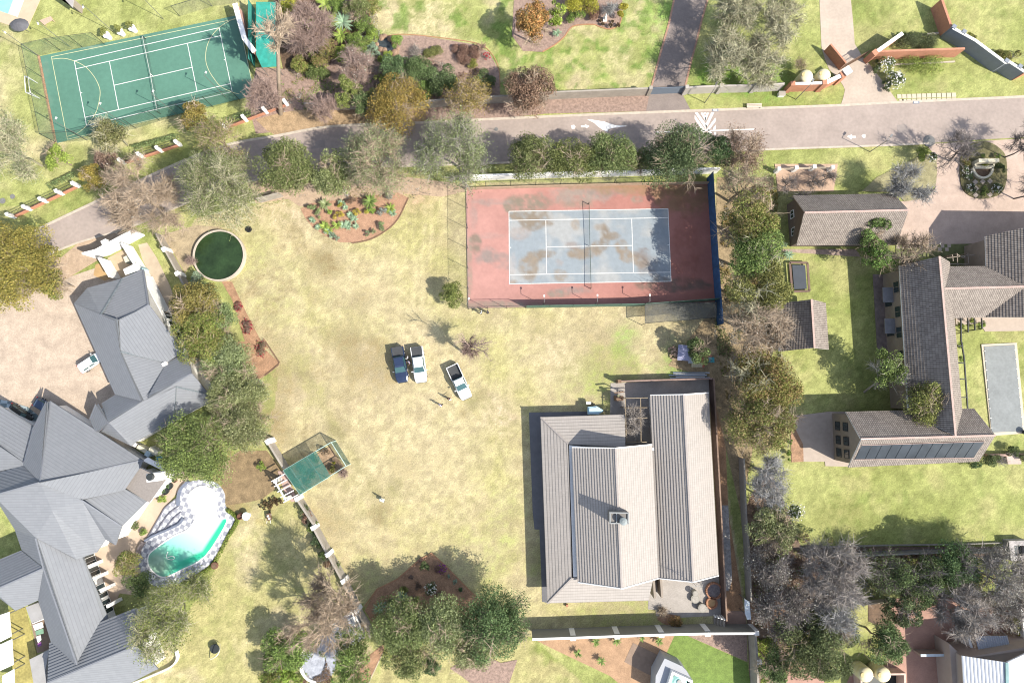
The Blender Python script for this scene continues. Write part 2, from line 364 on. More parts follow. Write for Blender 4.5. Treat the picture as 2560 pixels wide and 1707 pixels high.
    # finer blade-scale speckle on top
    n=m.node_tree.nodes; l=m.node_tree.links; b_=n['Principled BSDF']; src=b_.inputs['Base Color'].links[0].from_socket
    g=n.new('ShaderNodeNewGeometry'); t=n.new('ShaderNodeTexNoise'); t.inputs['Scale'].default_value=.9; t.inputs['Detail'].default_value=10; t.inputs['Roughness'].default_value=.8
    l.new(g.outputs['Position'],t.inputs['Vector']); mr=n.new('ShaderNodeMapRange'); mr.inputs[1].default_value=.56; mr.inputs[2].default_value=.72; mr.inputs[3].default_value=0; mr.inputs[4].default_value=.6
    l.new(t.outputs[0],mr.inputs[0]); mx=n.new('ShaderNodeMix'); mx.data_type='RGBA'; l.new(mr.outputs[0],mx.inputs[0]); l.new(src,mx.inputs[6]); mx.inputs[7].default_value=(.16,.14,.06,1)
    l.new(mx.outputs[2],b_.inputs['Base Color'])
    tag(np_mesh('lawn',V,Fc,m,col=C.reshape(-1,3),percol='vert'),kind='structure')
lawn()
m_road=mat('asphalt',(.30,.25,.22),amp=.12,scale=.25,fine=.07,rough=.9)
m_kerb=mat('kerb_concrete',(.42,.365,.30),amp=.15,scale=1.5,fine=.1)
m_conc=mat('pale_concrete',(.39,.325,.265),amp=.12,scale=.3,fine=.06)
m_drive=brick_mat('dark_paving',(.20,.165,.15),(.235,.195,.175),(.15,.125,.11),sc=3,ang=.3)
m_pink=brick_mat('pink_paving',(.40,.305,.25),(.43,.335,.275),(.33,.255,.21),sc=3,ang=.1)
m_court_pave=mat('courtyard_stone',(.39,.315,.245),amp=.22,scale=.55,fine=.15)
m_terr=brick_mat('grey_paving',(.29,.265,.24),(.34,.31,.28),(.23,.21,.19),sc=2.5,ang=.05)
m_earth=mat('bare_earth',(.29,.175,.105),amp=.3,scale=1.0,fine=.25,bump=.4)
m_mulch=mat('leaf_mulch',(.26,.185,.15),amp=.35,scale=2.5,fine=.45,bump=.5)
m_soil=mat('garden_soil',(.13,.085,.055),amp=.4,scale=1.5,fine=.3,bump=.4)
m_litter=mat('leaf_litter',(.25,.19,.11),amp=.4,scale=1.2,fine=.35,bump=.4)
m_white=mat('white_paint',(.78,.77,.74),amp=.05,scale=2,rough=.6)
m_wplast=mat('white_plaster',(.74,.73,.70),amp=.08,scale=.7,fine=.04)
m_brick=mat('brick_wall',(.40,.19,.12),amp=.15,scale=.8,fine=.12)
m_gwall=mat('grey_wall',(.30,.27,.23),amp=.15,scale=1,fine=.08)
m_wood=mat('brown_timber',(.16,.10,.065),amp=.3,scale=2)
m_dark=mat('dark_metal',(.03,.035,.035),rough=.5,amp=.1)
m_steel=mat('galvanised_steel',(.25,.25,.24),rough=.45,metal=.6,amp=.1)
m_gpost=mat('green_post',(.03,.06,.045),rough=.6,amp=.1)
m_glass=mat('dark_glass',(.03,.045,.05),rough=.08,spec=.6,amp=.1)
Z1,Z2,Z3,Z4=.03,.05,.07,.09
# road
UP=smoothpath(G('n:-60,655 01:350,540 01:1000,230 n:420,420 560,365 n:695,340 830,317 10:1500,1130 10:2350,1088 20:1000,1045 20:2350,995 30:660,970 30:1200,942 30:2350,890 n:2680,232'),4)
LO=smoothpath(G('n:-60,745 n:141,628 n:327,568 n:450,515 n:620,455 n:800,425 n:939,418 n:1280,407 n:1600,390 30:0,1375 30:850,1345 30:1350,1325 30:1850,1290 30:2350,1262 n:2680,335'),4)
tag(MB().prism([(p.x,p.y) for p in UP]+[(p.x,p.y) for p in LO[::-1]],-.02,Z1+.06,False).build('road',m_road),kind='structure')
tag(strip(UP,.38,0,.12).build('kerb',m_kerb),kind='structure')
tag(strip([p for p in LO if p.x<P(2325,360).x],.28,0,.12).build('kerb',m_kerb),kind='structure')
def onG(s): return [(p.x,p.y) for p in G(s)]
mk=MB()
def lineq(a,b,w,mb,z0=Z1+.05,z1=Z1+.068):
    a=Vector(a[:2]);b=Vector(b[:2]);d=(b-a).normalized();n_=Vector((-d.y,d.x))*w/2
    mb.prism([tuple(a+n_),tuple(a-n_),tuple(b-n_),tuple(b+n_)],z0,z1,False)
for s in ('20:1678,1040 1702,1038 1790,1160 1778,1190','20:1676,1095 1676,1060 1768,1195 1750,1210','20:1730,1040 1750,1040 1780,1085 1775,1120',
          '20:1855,1035 1830,1035 1772,1150 1778,1190','20:1865,1085 1868,1115 1800,1205 1780,1200','20:1805,1040 1785,1040 1765,1090 1775,1118','20:1868,1150 1868,1190 1850,1200 1840,1190','20:1676,1160 1676,1200 1700,1205 1702,1195','20:1757,1038 1777,1038 1768,1056',
          '20:1740,1215 1770,1185 1780,1195 1757,1225','20:1835,1225 1800,1190 1790,1200 1812,1230','20:1685,1218 1710,1218 1706,1232 1690,1232','20:1850,1215 1872,1215 1870,1240 1856,1240'):
    mk.prism(onG(s),Z1+.05,Z1+.068,False)
mk.prism(onG('20:545,1155 570,1150 582,1170 570,1188 548,1186'),Z1+.05,Z1+.068,False)
mk.prism(onG('20:632,1158 672,1156 670,1147 710,1162 680,1182 678,1172 634,1172'),Z1+.05,Z1+.068,False)
mk.prism(onG('20:690,1100 740,1104 850,1122 940,1152 1060,1160 1000,1170 930,1178 885,1190 875,1214 830,1195 790,1165 750,1130'),Z1+.05,Z1+.068,False)
mk.prism(onG('30:724,1255 765,1240 767,1252 802,1252 801,1268 767,1268 762,1284'),Z1+.05,Z1+.068,False)
mk.prism(onG('30:856,1252 872,1236 890,1236 890,1268 876,1272'),Z1+.05,Z1+.068,False)
pl=G('20:1322,1218 2225,1190'); lineq(pl[0],pl[1],.14,mk)
pl=G('20:2150,1380 2350,1372'); lineq(pl[0],pl[1],.1,mk)
tag(mk.build('road_markings',m_white),kind='structure')
# driveways and paths
sheet('driveway',onG('20:1500,-60 1812,-60 1735,210 1690,400 1640,580 1590,800 1560,860 1640,1012 1215,1025 1262,860 1280,800 1360,500 1440,220'),Z2,m_drive)
strip(G('20:1500,-60 1440,220 1360,500 1280,800'),.3,0,Z3,)
tag(strip(G('20:1500,-60 1440,220 1360,500 1280,800'),.28,0,Z3).build('driveway_edge',mat('edge_brick',(.33,.2,.14),amp=.2,scale=3)),kind='structure')
tag(strip(G('20:1812,-60 1735,210 1690,400 1640,580 1590,800'),.28,0,Z3).build('driveway_edge',MATS['edge_brick']),kind='structure')
sheet('driveway',onG('30:470,-50 755,-50 780,200 795,405 870,530 930,590 1060,760 1195,943 665,972 690,900 705,830 690,790 660,745 560,640 520,540 490,430'),Z2,m_conc)
sheet('driveway',onG('n:2315,361 2680,340 2680,620 2190,612 2205,560 2225,505 2262,503 2320,492 2338,470 2341,427 2336,388'),Z2,m_pink)
sheet('courtyard_paving',onG('n:-80,740 150,700 330,640 340,1120 -80,1120'),Z2,m_court_pave)
sheet('side_path',onG('01:1270,680 1350,660 1440,800 1560,1050 1640,1300 1560,1330 1400,1000 1310,820'),Z2,mat('cream_path',(.38,.31,.23),amp=.12,scale=1))
sheet('yard_floor',onG('01:990,800 1210,690 1320,900 1130,990 1000,830'),Z2,mat('sandy_yard',(.36,.28,.19),amp=.12,scale=1))
sheet('yard_floor',onG('01:880,860 1000,830 1090,970 960,1010 860,960 '),Z3,mat('tan_yard',(.38,.25,.12),amp=.12,scale=1))
sheet('patio',onG('22:905,380 1810,345 1815,700 1300,1000 1035,1000 1030,680 900,680'),Z2,m_terr)
sheet('house_path',onG('22:155,648 700,640 700,900 300,900 23:350,700 23:325,830 23:278,820 23:252,158 23:206,155 22:190,1568'),Z2,mat('slate_path',(.13,.13,.14),amp=.12,scale=1))
sheet('terrace',onG('23:1250,806 1300,600 1895,560 1925,945 1540,965 1320,950 1320,893 1250,890'),Z2,m_terr)
sheet('flower_bed',onG('23:1440,930 1540,950 1560,1035 1420,1035 1340,990 1330,960'),Z3,m_earth)
sheet('side_path',onG('22:1870,1500 1985,1500 23:2020,620 23:1990,720 23:1950,720'),Z2,mat('stone_chips',(.30,.285,.27),amp=.4,scale=2.5,fine=.5))
sheet('flower_bed',onG('22:1780,180 1900,330 1960,900 1975,1300 1985,1560 23:2130,900 23:1940,905 22:1860,1300 22:1830,700 22:1815,345 22:1700,260'),Z1,mat('orange_earth',(.30,.18,.10),amp=.3,scale=.8,fine=.25))
sheet('garden_verge',onG('21:1880,60 2400,60 2400,1568 22:2100,1568 22:1830,400 22:1700,300 22:1430,220 21:1860,1240'),Z1,m_litter)
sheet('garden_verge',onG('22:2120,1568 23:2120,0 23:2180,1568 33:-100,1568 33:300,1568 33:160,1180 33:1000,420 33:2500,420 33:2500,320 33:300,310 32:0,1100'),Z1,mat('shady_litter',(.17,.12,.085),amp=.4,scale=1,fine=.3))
sheet('walkway',onG('23:1925,905 2140,905 2150,1030 1925,1030'),Z2,mat('tan_paving',(.31,.21,.165),amp=.12,scale=1.5))
sheet('back_path',onG('23:2190,820 2560,820 2560,1100 2190,1040'),Z1,m_earth)
sheet('yard_floor',onG('33:1110,790 2560,770 2560,1620 700,1620 780,1430 1100,1400'),Z2,brick_mat('red_paving',(.33,.19,.145),(.38,.225,.17),(.26,.15,.11),sc=3))
sheet('yard_floor',onG('33:165,1370 320,1370 520,1540 500,1620 165,1620'),Z2,MATS['red_paving'])
sheet('flower_bed',onG('33:920,820 1110,800 1130,1080 920,1000'),Z2,m_soil)
sheet('flower_bed',onG('23:180,1150 1500,1110 1405,1330 1350,1370 1320,1568 980,1568 900,1500 350,1240'),Z1,mat('orange_bed',(.33,.21,.125),amp=.2,scale=1,fine=.15))
sheet('flower_bed',onG('23:1540,1100 2160,1080 2160,1370'),Z1,m_mulch)
sheet('green_strip',onG('23:1500,1110 1540,1102 2160,1380 2200,1640 1640,1640 1660,1540 1560,1410 1400,1330'),Z1,mat('lush_grass',(.13,.19,.04),amp=.3,scale=1,fine=.2))
sheet('covered_pad',onG('23:1110,1195 1390,1330 1320,1510 1240,1480 1030,1370'),Z2,mat('brown_paving',(.22,.16,.12),amp=.15,scale=1))
# beds of the plot
sheet('flower_bed',onG('11:410,350 500,300 1300,200 1400,250 1300,450 1180,560 1040,625 900,660 760,655 640,600 520,520 450,430'),Z2,mat('ridged_earth',(.33,.20,.13),amp=.2,scale=1.2,fine=.22,bump=.6))
tag(strip(smoothpath(G('11:1400,250 1300,450 1180,560 1040,635 880,665')),.14,0,.14).build('bed_edging',m_wood),kind='structure')
sheet('garden_verge',onG('11:-100,60 500,120 1400,60 1930,130 1930,190 1700,240 1380,210 1300,230 400,330 300,260 0,300'),Z1,mat('dusty_verge',(.36,.27,.19),amp=.2,scale=1,fine=.15))
sheet('flower_bed',onG('01:2030,1010 2130,1020 2260,1300 2400,1568 12:0,0 12:215,190 12:85,310 12:-60,400 12:-200,0 01:2250,1568 01:2130,1180'),Z1,m_earth)
tag(strip(G('12:90,0 215,190 205,215 85,310'),.15,0,.16).build('bed_edging',m_wood),kind='structure')
sheet('flower_bed',onG('13:1610,375 1740,490 1900,650 2100,860 2150,1000 1100,1060 1000,900 1110,700 1300,610 1500,440'),Z2,m_earth)
tag(strip(G('13:1000,860 1110,705 1300,610 1500,435 1610,372 1740,490 1900,655 2110,865'),.14,0,.12).build('bed_edging',mat('terracotta_edge',(.33,.18,.1))),kind='structure')
sheet('flower_bed',onG('13:1180,1200 1170,1290 1060,1500 1020,1640 840,1640 860,1450'),Z2,m_earth)
tag(strip(G('13:1165,1290 1060,1510 1000,1640'),.1,0,.1).build('bed_edging',m_kerb),kind='structure')
sheet('flower_bed',onG('13:1780,1430 1900,1510 2060,1640 2300,1640 2400,1350 2250,1380 2050,1290'),Z2,m_mulch)
# compost corner behind the net cage
sheet('compost_ground',onG('02:2000,1150 2200,1000 12:100,1000 12:250,1200 12:180,1350 12:60,1440 12:-60,1470 02:2080,1500'),Z1,mat('compost',(.20,.145,.08),amp=.35,scale=1,fine=.3))
# upper gardens
sheet('flower_bed',onG('10:0,620 380,640 700,520 1100,430 1180,330 1500,330 2000,410 2140,480 2230,650 2240,870 20:20,880 20:430,905 20:1262,865 20:1230,1022 20:300,1046 10:2300,1082 10:1560,1105 10:1100,1120 10:0,1230 10:-60,1000'),Z1,m_mulch)
tag(strip(smoothpath(G('10:1060,60 1045,150 1100,330 1350,318 1700,350 2020,400 2150,480 2225,620 2240,800')),.12,0,.08).build('bed_edging',MATS['terracotta_edge']),kind='structure')
sheet('flower_bed',onG('10:160,-40 1050,-40 1060,60 1045,150 1080,300 900,420 700,540 380,640 250,640 180,300'),Z1,m_soil)
sheet('flower_bed',onG('20:20,-40 1010,-40 1020,140 985,220 900,265 800,245 740,225 560,245 480,340 400,410 280,480 100,470 0,330'),Z1,m_mulch)
tag(strip(smoothpath(G('20:280,480 400,410 480,340 560,245 740,228 800,248 900,270 985,225 1010,150')),.16,0,.1).build('bed_edging',MATS['terracotta_edge']),kind='structure')
sheet('garden_verge',onG('10:0,1100 220,1040 500,1000 1560,960 1560,1115 1100,1150 700,1170 400,1200 210,1260 100,1200'),Z2,mat('verge_litter',(.31,.22,.13),amp=.3,scale=1,fine=.25))
sheet('garden_verge',onG('01:350,740 560,800 750,640 1000,560 1300,560 900,820 500,1060 300,1000'),Z1,MATS['dusty_verge'])
sheet('garden_verge',onG('01:1480,590 1800,500 2050,520 1790,700 1790,800 1700,940 1600,760'),Z1,mat('dry_verge',(.31,.25,.16),amp=.3,scale=1,fine=.2))
sheet('path',onG('31:30,720 800,720 850,790 130,745 40,745'),Z2,mat('bed_chips',(.30,.23,.19),amp=.3,scale=2))
sheet('flower_bed',onG('30:1420,1420 1540,1430 31:1550,0 31:1540,120 31:1440,250 31:1250,285 31:1180,200 31:860,190 31:1000,60'),Z2,mat('grassy_litter',(.24,.22,.12),amp=.3,scale=1,fine=.2))
sheet('paved_yard',onG('31:60,-60 640,-60 600,190 90,190'),Z2,mat('tan_stone',(.40,.28,.20),amp=.12,scale=1.2))
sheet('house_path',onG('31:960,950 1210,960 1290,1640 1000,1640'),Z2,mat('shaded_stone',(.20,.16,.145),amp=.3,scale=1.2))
sheet('terrace',onG('32:320,940 240,790 250,680 560,640 730,640 740,1145 525,1140 520,1100 325,1100'),Z2,mat('cream_stone',(.36,.30,.25),amp=.1,scale=1.2))
sheet('flower_bed',onG('32:205,790 250,800 320,940 325,1100 215,1105'),Z2,m_earth)
sheet('terrace',onG('31:1720,1350 2560,1330 2560,1465 1990,1475 1940,1400 1720,1420'),Z2,MATS['cream_stone'])
sheet('path',onG('31:1170,680 1900,670 2000,640 2000,860 1560,880 1500,790 1170,800'),Z1,mat('mossy_ground',(.12,.13,.05),amp=.3,scale=1))
# stepping stones
def stones(lst,size,label,grp,ang=0):
    for k,(x,y) in enumerate(lst):
        o=MB().box((x,y,.03),(size,size,.06),rz=ang).build('paving_slab',MATS['cream_stone']); tag(o,label,'paving slab',grp)
row=G('31:1195,700 1245,700 1297,700 1350,698 1405,697 1475,697 1530,697 1600,692 1660,688 1575,722 1640,722')
stones([(p.x,p.y) for p in row],.52,'pale square stepping slab set in moss beside the pink driveway','stepping slabs by the pink driveway')
sl_=[]
for k in range(12):
    x0=1182+k*45.5
    for yy in(860,905):
        if k==0 and yy==905: x0+=20
        sl_.append(G(f'30:{x0+22},{yy+28-k*1.3}')[0])
for p in sl_:
    o=MB().box((p.x,p.y,.03),(.66,.66,.06),rz=.02).build('paving_slab',mat('verge_slab',(.46,.40,.30),amp=.08)); tag(o,'cream square slab in the double row beside the road','paving slab','double row of roadside slabs')
# ================================================================ COURTS
def lerp4(q,u,v): return (q[0]*(1-u)+q[1]*u)*(1-v)+(q[3]*(1-u)+q[2]*u)*v
def court_surface(name,quad,z,colfn,st=.3,m=None):
    q=[Vector((p.x,p.y,z)) for p in quad]; L=(q[1]-q[0]).length; W=(q[3]-q[0]).length; nx=int(L/st)+1; ny=int(W/st)+1
    U,V_=np.meshgrid(np.linspace(0,1,nx),np.linspace(0,1,ny)); Q=[A(p) for p in q]
    pos=(Q[0][None]*(1-U.ravel())[:,None]+Q[1][None]*U.ravel()[:,None])*(1-V_.ravel())[:,None]+(Q[3][None]*(1-U.ravel())[:,None]+Q[2][None]*U.ravel()[:,None])*V_.ravel()[:,None]
    c=colfn(pos[:,0],pos[:,1]); i=np.arange(nx*ny).reshape(ny,nx)
    Fc=np.stack([i[:-1,:-1].ravel(),i[1:,:-1].ravel(),i[1:,1:].ravel(),i[:-1,1:].ravel()],1)
    return tag(np_mesh(name,pos,Fc,m,col=c,percol='vert'),kind='structure')
m_crt=attr_mat('court_paint',fine=.08,scale=1.5,rough=.7,spec=.25)
def blobs(x,y,base,lst,jit=1.2):
    n1=fbm(x,y,1.6,21,5); n3=fbm(x,y,.6,22,3); c=base
    for bx,by,rx,ry,cc,s in lst:
        p=P(bx,by); d=np.hypot((x-p.x)/(rx*.066),(y-p.y)/(ry*.066))+(n1-.5)*jit*1.6
        t=min(1,s*1.15)*np.clip((1.2-d)*2.6,0,1)*np.clip(.6+(n3-.4)*1.8,0,1); c=c*(1-t[:,None])+A(cc)*t[:,None]
    return c
STN=A([.185,.155,.122]); SG=A([.20,.17,.155]); SP=A([.33,.235,.16])
red=[]; z11=lambda x,y:(640+x*ZS,427+y*ZS); z21=lambda x,y:(1280+x*ZS,427+y*ZS)
redb=[(*z11(2010,650),15,24,STN*.9,.8),(*z21(130,300),50,26,STN,.9),(*z21(600,250),45,24,STN*1.1,.7),(*z21(640,210),80,20,SG*1.3,.5),(*z21(900,190),60,12,SG,.6),(*z21(1250,170),110,16,STN*A([1.25,1.0,.7]),.6),(*z21(1150,265),12,8,STN*1.2,.8),
      (*z11(2150,290),45,7,SG*1.2,.5),(*z11(2000,420),8,40,SG*1.2,.4),(*z11(2250,800),50,14,SG,.6),(*z11(2150,770),20,18,SG,.6),(*z11(2300,880),30,9,SG,.5),(*z11(2150,600),30,8,SG*1.2,.4),
      (*z21(560,1100),45,8,SG,.6),(*z21(430,1130),26,8,SG*A([.8,1,.9]),.6),(*z21(1480,1050),70,14,STN*.6,.7),(*z21(1580,250),60,45,STN*A([1,.8,.5]),.6),(*z21(1600,700),30,80,A([.2,.07,.05]),.4),(*z11(1960,900),6,90,STN*1.2,.6),(*z11(2100,1230),80,8,STN*1.3,.6),(*z21(30,1230),60,8,STN*1.2,.4),(*z21(1000,150),180,6,STN*A([1.2,.95,.7]),.6)]
def redc(x,y):
    p0=P(1167,470); t=np.clip((x-p0.x)/38,0,1); b=A([.355,.195,.17])*(1-t[:,None])+A([.30,.125,.10])*t[:,None]
    n=fbm(x,y,3,31,4); b=b*(1+(n-.5)*.35)[:,None]; return blobs(x,y,b,redb,.8)
court_surface('tennis_court_surround',G('n:1165,472 1777,461 1788,757 1170,771'),.14,redc,.3,m_crt)
blueb=[(*z21(160,400),50,26,STN*1.05,.95),(*z21(180,480),30,18,STN,.8),(*z21(60,570),26,14,SG*1.3,.5),(*z21(585,495),10,14,STN*1.3,.6),(*z21(320,760),24,9,STN,.8),(*z21(200,800),18,16,STN,.9),(*z21(160,890),22,28,STN*1.15,.95),(*z21(130,960),18,10,STN,.6),
       (*z21(600,760),24,13,STN*1.1,.9),(*z21(700,750),30,12,STN*1.15,.9),(*z21(800,700),16,14,STN,.8),(*z21(850,610),12,26,STN*.95,.9),(*z21(930,600),18,10,STN,.8),(*z21(1000,690),16,18,STN*1.1,.9),(*z21(1080,790),22,16,STN*1.15,.9),(*z21(1170,840),18,14,STN*1.15,.9),(*z21(790,520),16,8,STN*1.1,.6),
       (*z21(560,690),22,8,SG,.6),(*z21(1190,760),16,14,SG*.8,.7),(*z21(1250,880),26,24,SG*.8,.5),(*z21(450,960),14,16,STN*1.2,.7),(*z21(440,850),10,10,SG*1.3,.5),(*z21(10,1020),10,6,STN*1.2,.8),(*z21(1380,1020),24,12,STN*.7,.6),(*z11(2345,900),10,40,SG*1.7,.3)]
def bluec(x,y):
    n=fbm(x,y,3.5,33,4); b=A([.235,.27,.295])*(.92+.0*x)[:,None]; w_=np.clip((n-.5)*4,0,.6)[:,None]; b=b*(1-w_)+A([.33,.325,.31])*w_; return blobs(x,y,b,blueb,.75)
BQ=G('11:2322,376 21:1430,352 21:1458,1016 21:-24,1040'); BQ=[BQ[0],BQ[1],BQ[2],BQ[3]]
court_surface('tennis_court_paint',BQ,.15,bluec,.25,m_crt)
def court_lines(q,name,m,w=.09,z=.158,singles=True):
    mb=MB(); L,W=23.77,10.97; p=lambda a,b: lerp4([Vector((v.x,v.y,0)) for v in q],a/L,b/W)
    seg=[((0,0),(L,0)),((0,W),(L,W)),((0,0),(0,W)),((L,0),(L,W)),((0,1.37),(L,1.37)),((0,W-1.37),(L,W-1.37)),((5.485,1.37),(5.485,W-1.37)),((L-5.485,1.37),(L-5.485,W-1.37)),((5.485,W/2),(L-5.485,W/2)),((0,W/2),(.3,W/2)),((L-.3,W/2),(L,W/2))]
    for i,(a,b) in enumerate(seg): lineq(p(*a),p(*b),w,mb,z-.01,z+i*.0003)
    tag(mb.build(name,m),kind='structure'); return p
m_line=mat('line_paint',(.62,.62,.60),amp=.12,scale=1,fine=.15)
pc=court_lines(BQ,'court_lines',m_line)
# second court
def gcol(x,y):
    n=fbm(x,y,5,41,4); b=A([.08,.18,.135])*(1+(n-.5)*.25)[:,None]
    e=[(*((380+40)*ZS,700*ZS),8,60,A([.12,.2,.15]),.6),(200*1.0,118,50,5,A([.2,.26,.2]),.7),(440*ZS,1000*ZS,10,60,A([.12,.2,.15]),.4)]
    return blobs(x,y,b,e)
court_surface('green_court',G('00:375,522 2195,145 2345,882 530,1318'),.14,gcol,.4,m_crt)
CQ=G('00:688,566 2015,262 2135,848 800,1158')
pc2=court_lines(CQ,'court_lines',m_line,z=.15)
m_yl=mat('cream_line',(.52,.50,.30),amp=.1,scale=1)
mb=MB()
def pline(s,w,mb,n=1,z=.15):
    ps=G(s); ps=smoothpath(ps,n) if n>1 else ps
    strip(ps,w,z-.01,z,mb)
pline('00:478,528 2190,177',.07,mb,1,.14+.0105); pline('00:478,528 625,1285',.07,mb,1,.14+.0115); pline('00:625,1285 1480,1085',.07,mb,1,.14+.0125); pline('00:2190,177 2325,800',.07,mb,1,.14+.0135)
pline('00:485,550 590,543 688,567 790,620 870,710 915,800 925,870 910,960 880,1050 800,1158 720,1225 625,1258',.07,mb,5,.14+.0145)
pline('00:2190,165 2100,205 2015,262 1940,350 1900,450 1893,560 1920,650 1970,730 2030,800 2130,850 2200,870',.07,mb,5,.14+.0155)
tag(mb.build('court_lines',m_yl),kind='structure')
sheet('court_border',onG('00:340,500 375,520 530,1320 500,1320'),Z1,m_earth)

for k,(q,r) in enumerate((('10:2205,1190',.3),('01:27,278',.45),('01:118,238',.38),('30:1475,1298',.9))):
    c_=G(q)[0]; tag(MB().lathe((c_.x,c_.y,.06),[(r,0),(r,.052 if k in(0,3) else .03)],20).build('manhole_cover',mat('cast_iron',(.16,.16,.155),amp=.2,scale=6)),['small round manhole cover in the road beside the far kerb','larger dark round cover in the lawn at the left edge','smaller round cover in the left lawn','wide grey cover at the near road edge by the right entrance'][k],'manhole cover')
rg_=np.random.default_rng(12)
for k in range(4):
    u=.2+.2*k; a_=UP[int(len(UP)*u)]; b_=LO[int(len(LO)*u)]; c_=a_.lerp(b_,.3+.4*rg_.random()); an=math.atan2(UP[int(len(UP)*u)+1].y-a_.y,UP[int(len(UP)*u)+1].x-a_.x)
    tag(MB().box((c_.x,c_.y,.045),(1.5+2*rg_.random(),.9+rg_.random(),.11),rz=an).build('road_patch',mat('patched_asphalt',(.25,.215,.195),amp=.12,scale=1)),kind='structure')
# ================================================================ BUILDINGS
def slope(B,poly,course=.36,lift=.05,off=.02):
    """one roof slope laid in overlapping courses; poly[0]-poly[1] is the eave"""
    ps=[Vector(p) for p in poly]; u=(ps[1]-ps[0]); u.z=0; u.normalize()
    n=Vector((0,0,0))
    for i in range(len(ps)):
        a,b=ps[i],ps[(i+1)%len(ps)]; n+=Vector(((a.y-b.y)*(a.z+b.z),(a.z-b.z)*(a.x+b.x),(a.x-b.x)*(a.y+b.y)))
    n.normalize()
    if n.z<0: n=-n
    u=(u-n*u.dot(n)).normalized(); v=n.cross(u).normalized()
    if v.z<0: v=-v
    o=ps[0]; q=[((p-o).dot(u),(p-o).dot(v)) for p in ps]; vmin=min(t[1] for t in q); vmax=max(t[1] for t in q)
    def clip(pl,val,sgn):
        out=[]
        for i in range(len(pl)):
            a,b=pl[i],pl[(i+1)%len(pl)]; da=sgn*(a[1]-val); db=sgn*(b[1]-val)
            if da>=0: out.append(a)
            if (da>=0)!=(db>=0):
                t=da/(da-db); out.append((a[0]+(b[0]-a[0])*t,val))
        return out
    k=vmin
    while k<vmax-1e-4:
        k1=k+course; pl=clip(clip(q,k,1),k1,-1)
        if len(pl)>=3:
            pts3=[o+u*a+v*b+n*(off+lift*(1-(b-k)/course)) for a,b in pl]
            nn=(pts3[1]-pts3[0]).cross(pts3[2]-pts3[0])
            uvs=[(a,(b-vmin)/course*.36) for a,b in pl]
            if nn.dot(n)<0: pts3.reverse(); uvs.reverse()
            B.poly(pts3,uvs)
            e=[t for t in pl if abs(t[1]-k)<1e-5]
            if len(e)>=2 and lift>0:
                a0=min(t[0] for t in e); a1=max(t[0] for t in e); bse=o+v*k
                r=[bse+u*a0+n*off*.2,bse+u*a1+n*off*.2,bse+u*a1+n*(off+lift),bse+u*a0+n*(off+lift)]
                B.poly(r,[(a0,(k-vmin)/course*.36+.01)]*4)
        k=k1
def plain(B,ps,up=True):
    ps=[Vector(p) for p in ps]; n=(ps[1]-ps[0]).cross(ps[2]-ps[0])
    if n.z<0: ps=ps[::-1]
    B.poly(ps,[(p.x,p.y) for p in ps])
def slab_under(B,poly,t=.14,gap=.012):
    """roof underside and fascia below a slope"""
    ps=[Vector(p) for p in poly]; n=Vector((0,0,0)); o=ps[0]
    for i in range(len(ps)):
        a,b=ps[i],ps[(i+1)%len(ps)]; n+=Vector(((a.y-b.y)*(a.z+b.z),(a.z-b.z)*(a.x+b.x),(a.x-b.x)*(a.y+b.y)))
    if n.z<0: n=-n; ps=ps[::-1]
    ps=[Vector((p.x,p.y,o.z-((p.x-o.x)*n.x+(p.y-o.y)*n.y)/n.z)) for p in ps]
    k=len(ps); top=[p-Vector((0,0,gap)) for p in ps]; bot=[p-Vector((0,0,t+gap)) for p in ps]
    B.add(top+bot,[tuple(range(k)),tuple(range(2*k-1,k-1,-1))]+[(i+k,(i+1)%k+k,(i+1)%k,i) for i in range(k)])
def ridge_z(el,er,r,ze):
    """height that puts the ridge midway between its two eaves"""
    a=(P(*el[0],ze)+P(*el[1],ze))/2; d=(P(*el[1],ze)-P(*el[0],ze)).normalized(); nn=Vector((-d.y,d.x,0))
    b=(P(*er[0],ze)+P(*er[1],ze))/2; mid=((a+b)/2).dot(nn)
    lo,hi=ze,ze+8
    f=lambda z:(((P(*r[0],z)+P(*r[1],z))/2).dot(nn)-mid)
    if f(lo)*f(hi)>0: return ze+2.2
    for _ in range(40):
        m=(lo+hi)/2
        if f(lo)*f(m)<=0: hi=m
        else: lo=m
    return (lo+hi)/2
def each(name,m,parent,segs,w=.2,h=.08,dz=0):
    for a,b in segs: B=MB(); B.bar(Vector(a)+Vector((0,0,dz)),Vector(b)+Vector((0,0,dz)),w,h); B.build(name,m,parent)
def ridge_cap(B,a,b,w=.26,h=.1): B.bar(Vector(a)+Vector((0,0,.07)),Vector(b)+Vector((0,0,.07)),w,h)
def wallpoly(B,poly,z0,z1): B.prism(poly,z0,z1)
def window(parent,a,b,t,wd,z0,z1,side=1,mframe=None,panes=2,name='window'):
    """window set on wall line a->b at fraction t, on its left (side=1) or right"""
    a=Vector((a[0],a[1],0));b=Vector((b[0],b[1],0)); d=(b-a).normalized(); n=Vector((-d.y,d.x,0))*side; c=a+(b-a)*t
    rz=math.atan2(d.y,d.x); h=z1-z0
    g=MB().box((c+n*.03)+Vector((0,0,(z0+z1)/2)),(wd,.06,h),rz=rz).build(name,m_glass,parent)
    f=MB(); 
    for s in(-1,1): f.box(c+d*(s*wd/2)+n*.04+Vector((0,0,(z0+z1)/2)),(.07,.1,h+.07),rz=rz)
    for z in(z0,z1): f.box(c+n*.042+Vector((0,0,z)),(wd-.07,.1,.07),rz=rz)
    for k in range(1,panes): f.box(c+d*(wd*(k/panes-.5))+n*.044+Vector((0,0,(z0+z1)/2)),(.05,.1,h-.07),rz=rz)
    f.build('frame',mframe or m_white,g)
    return g
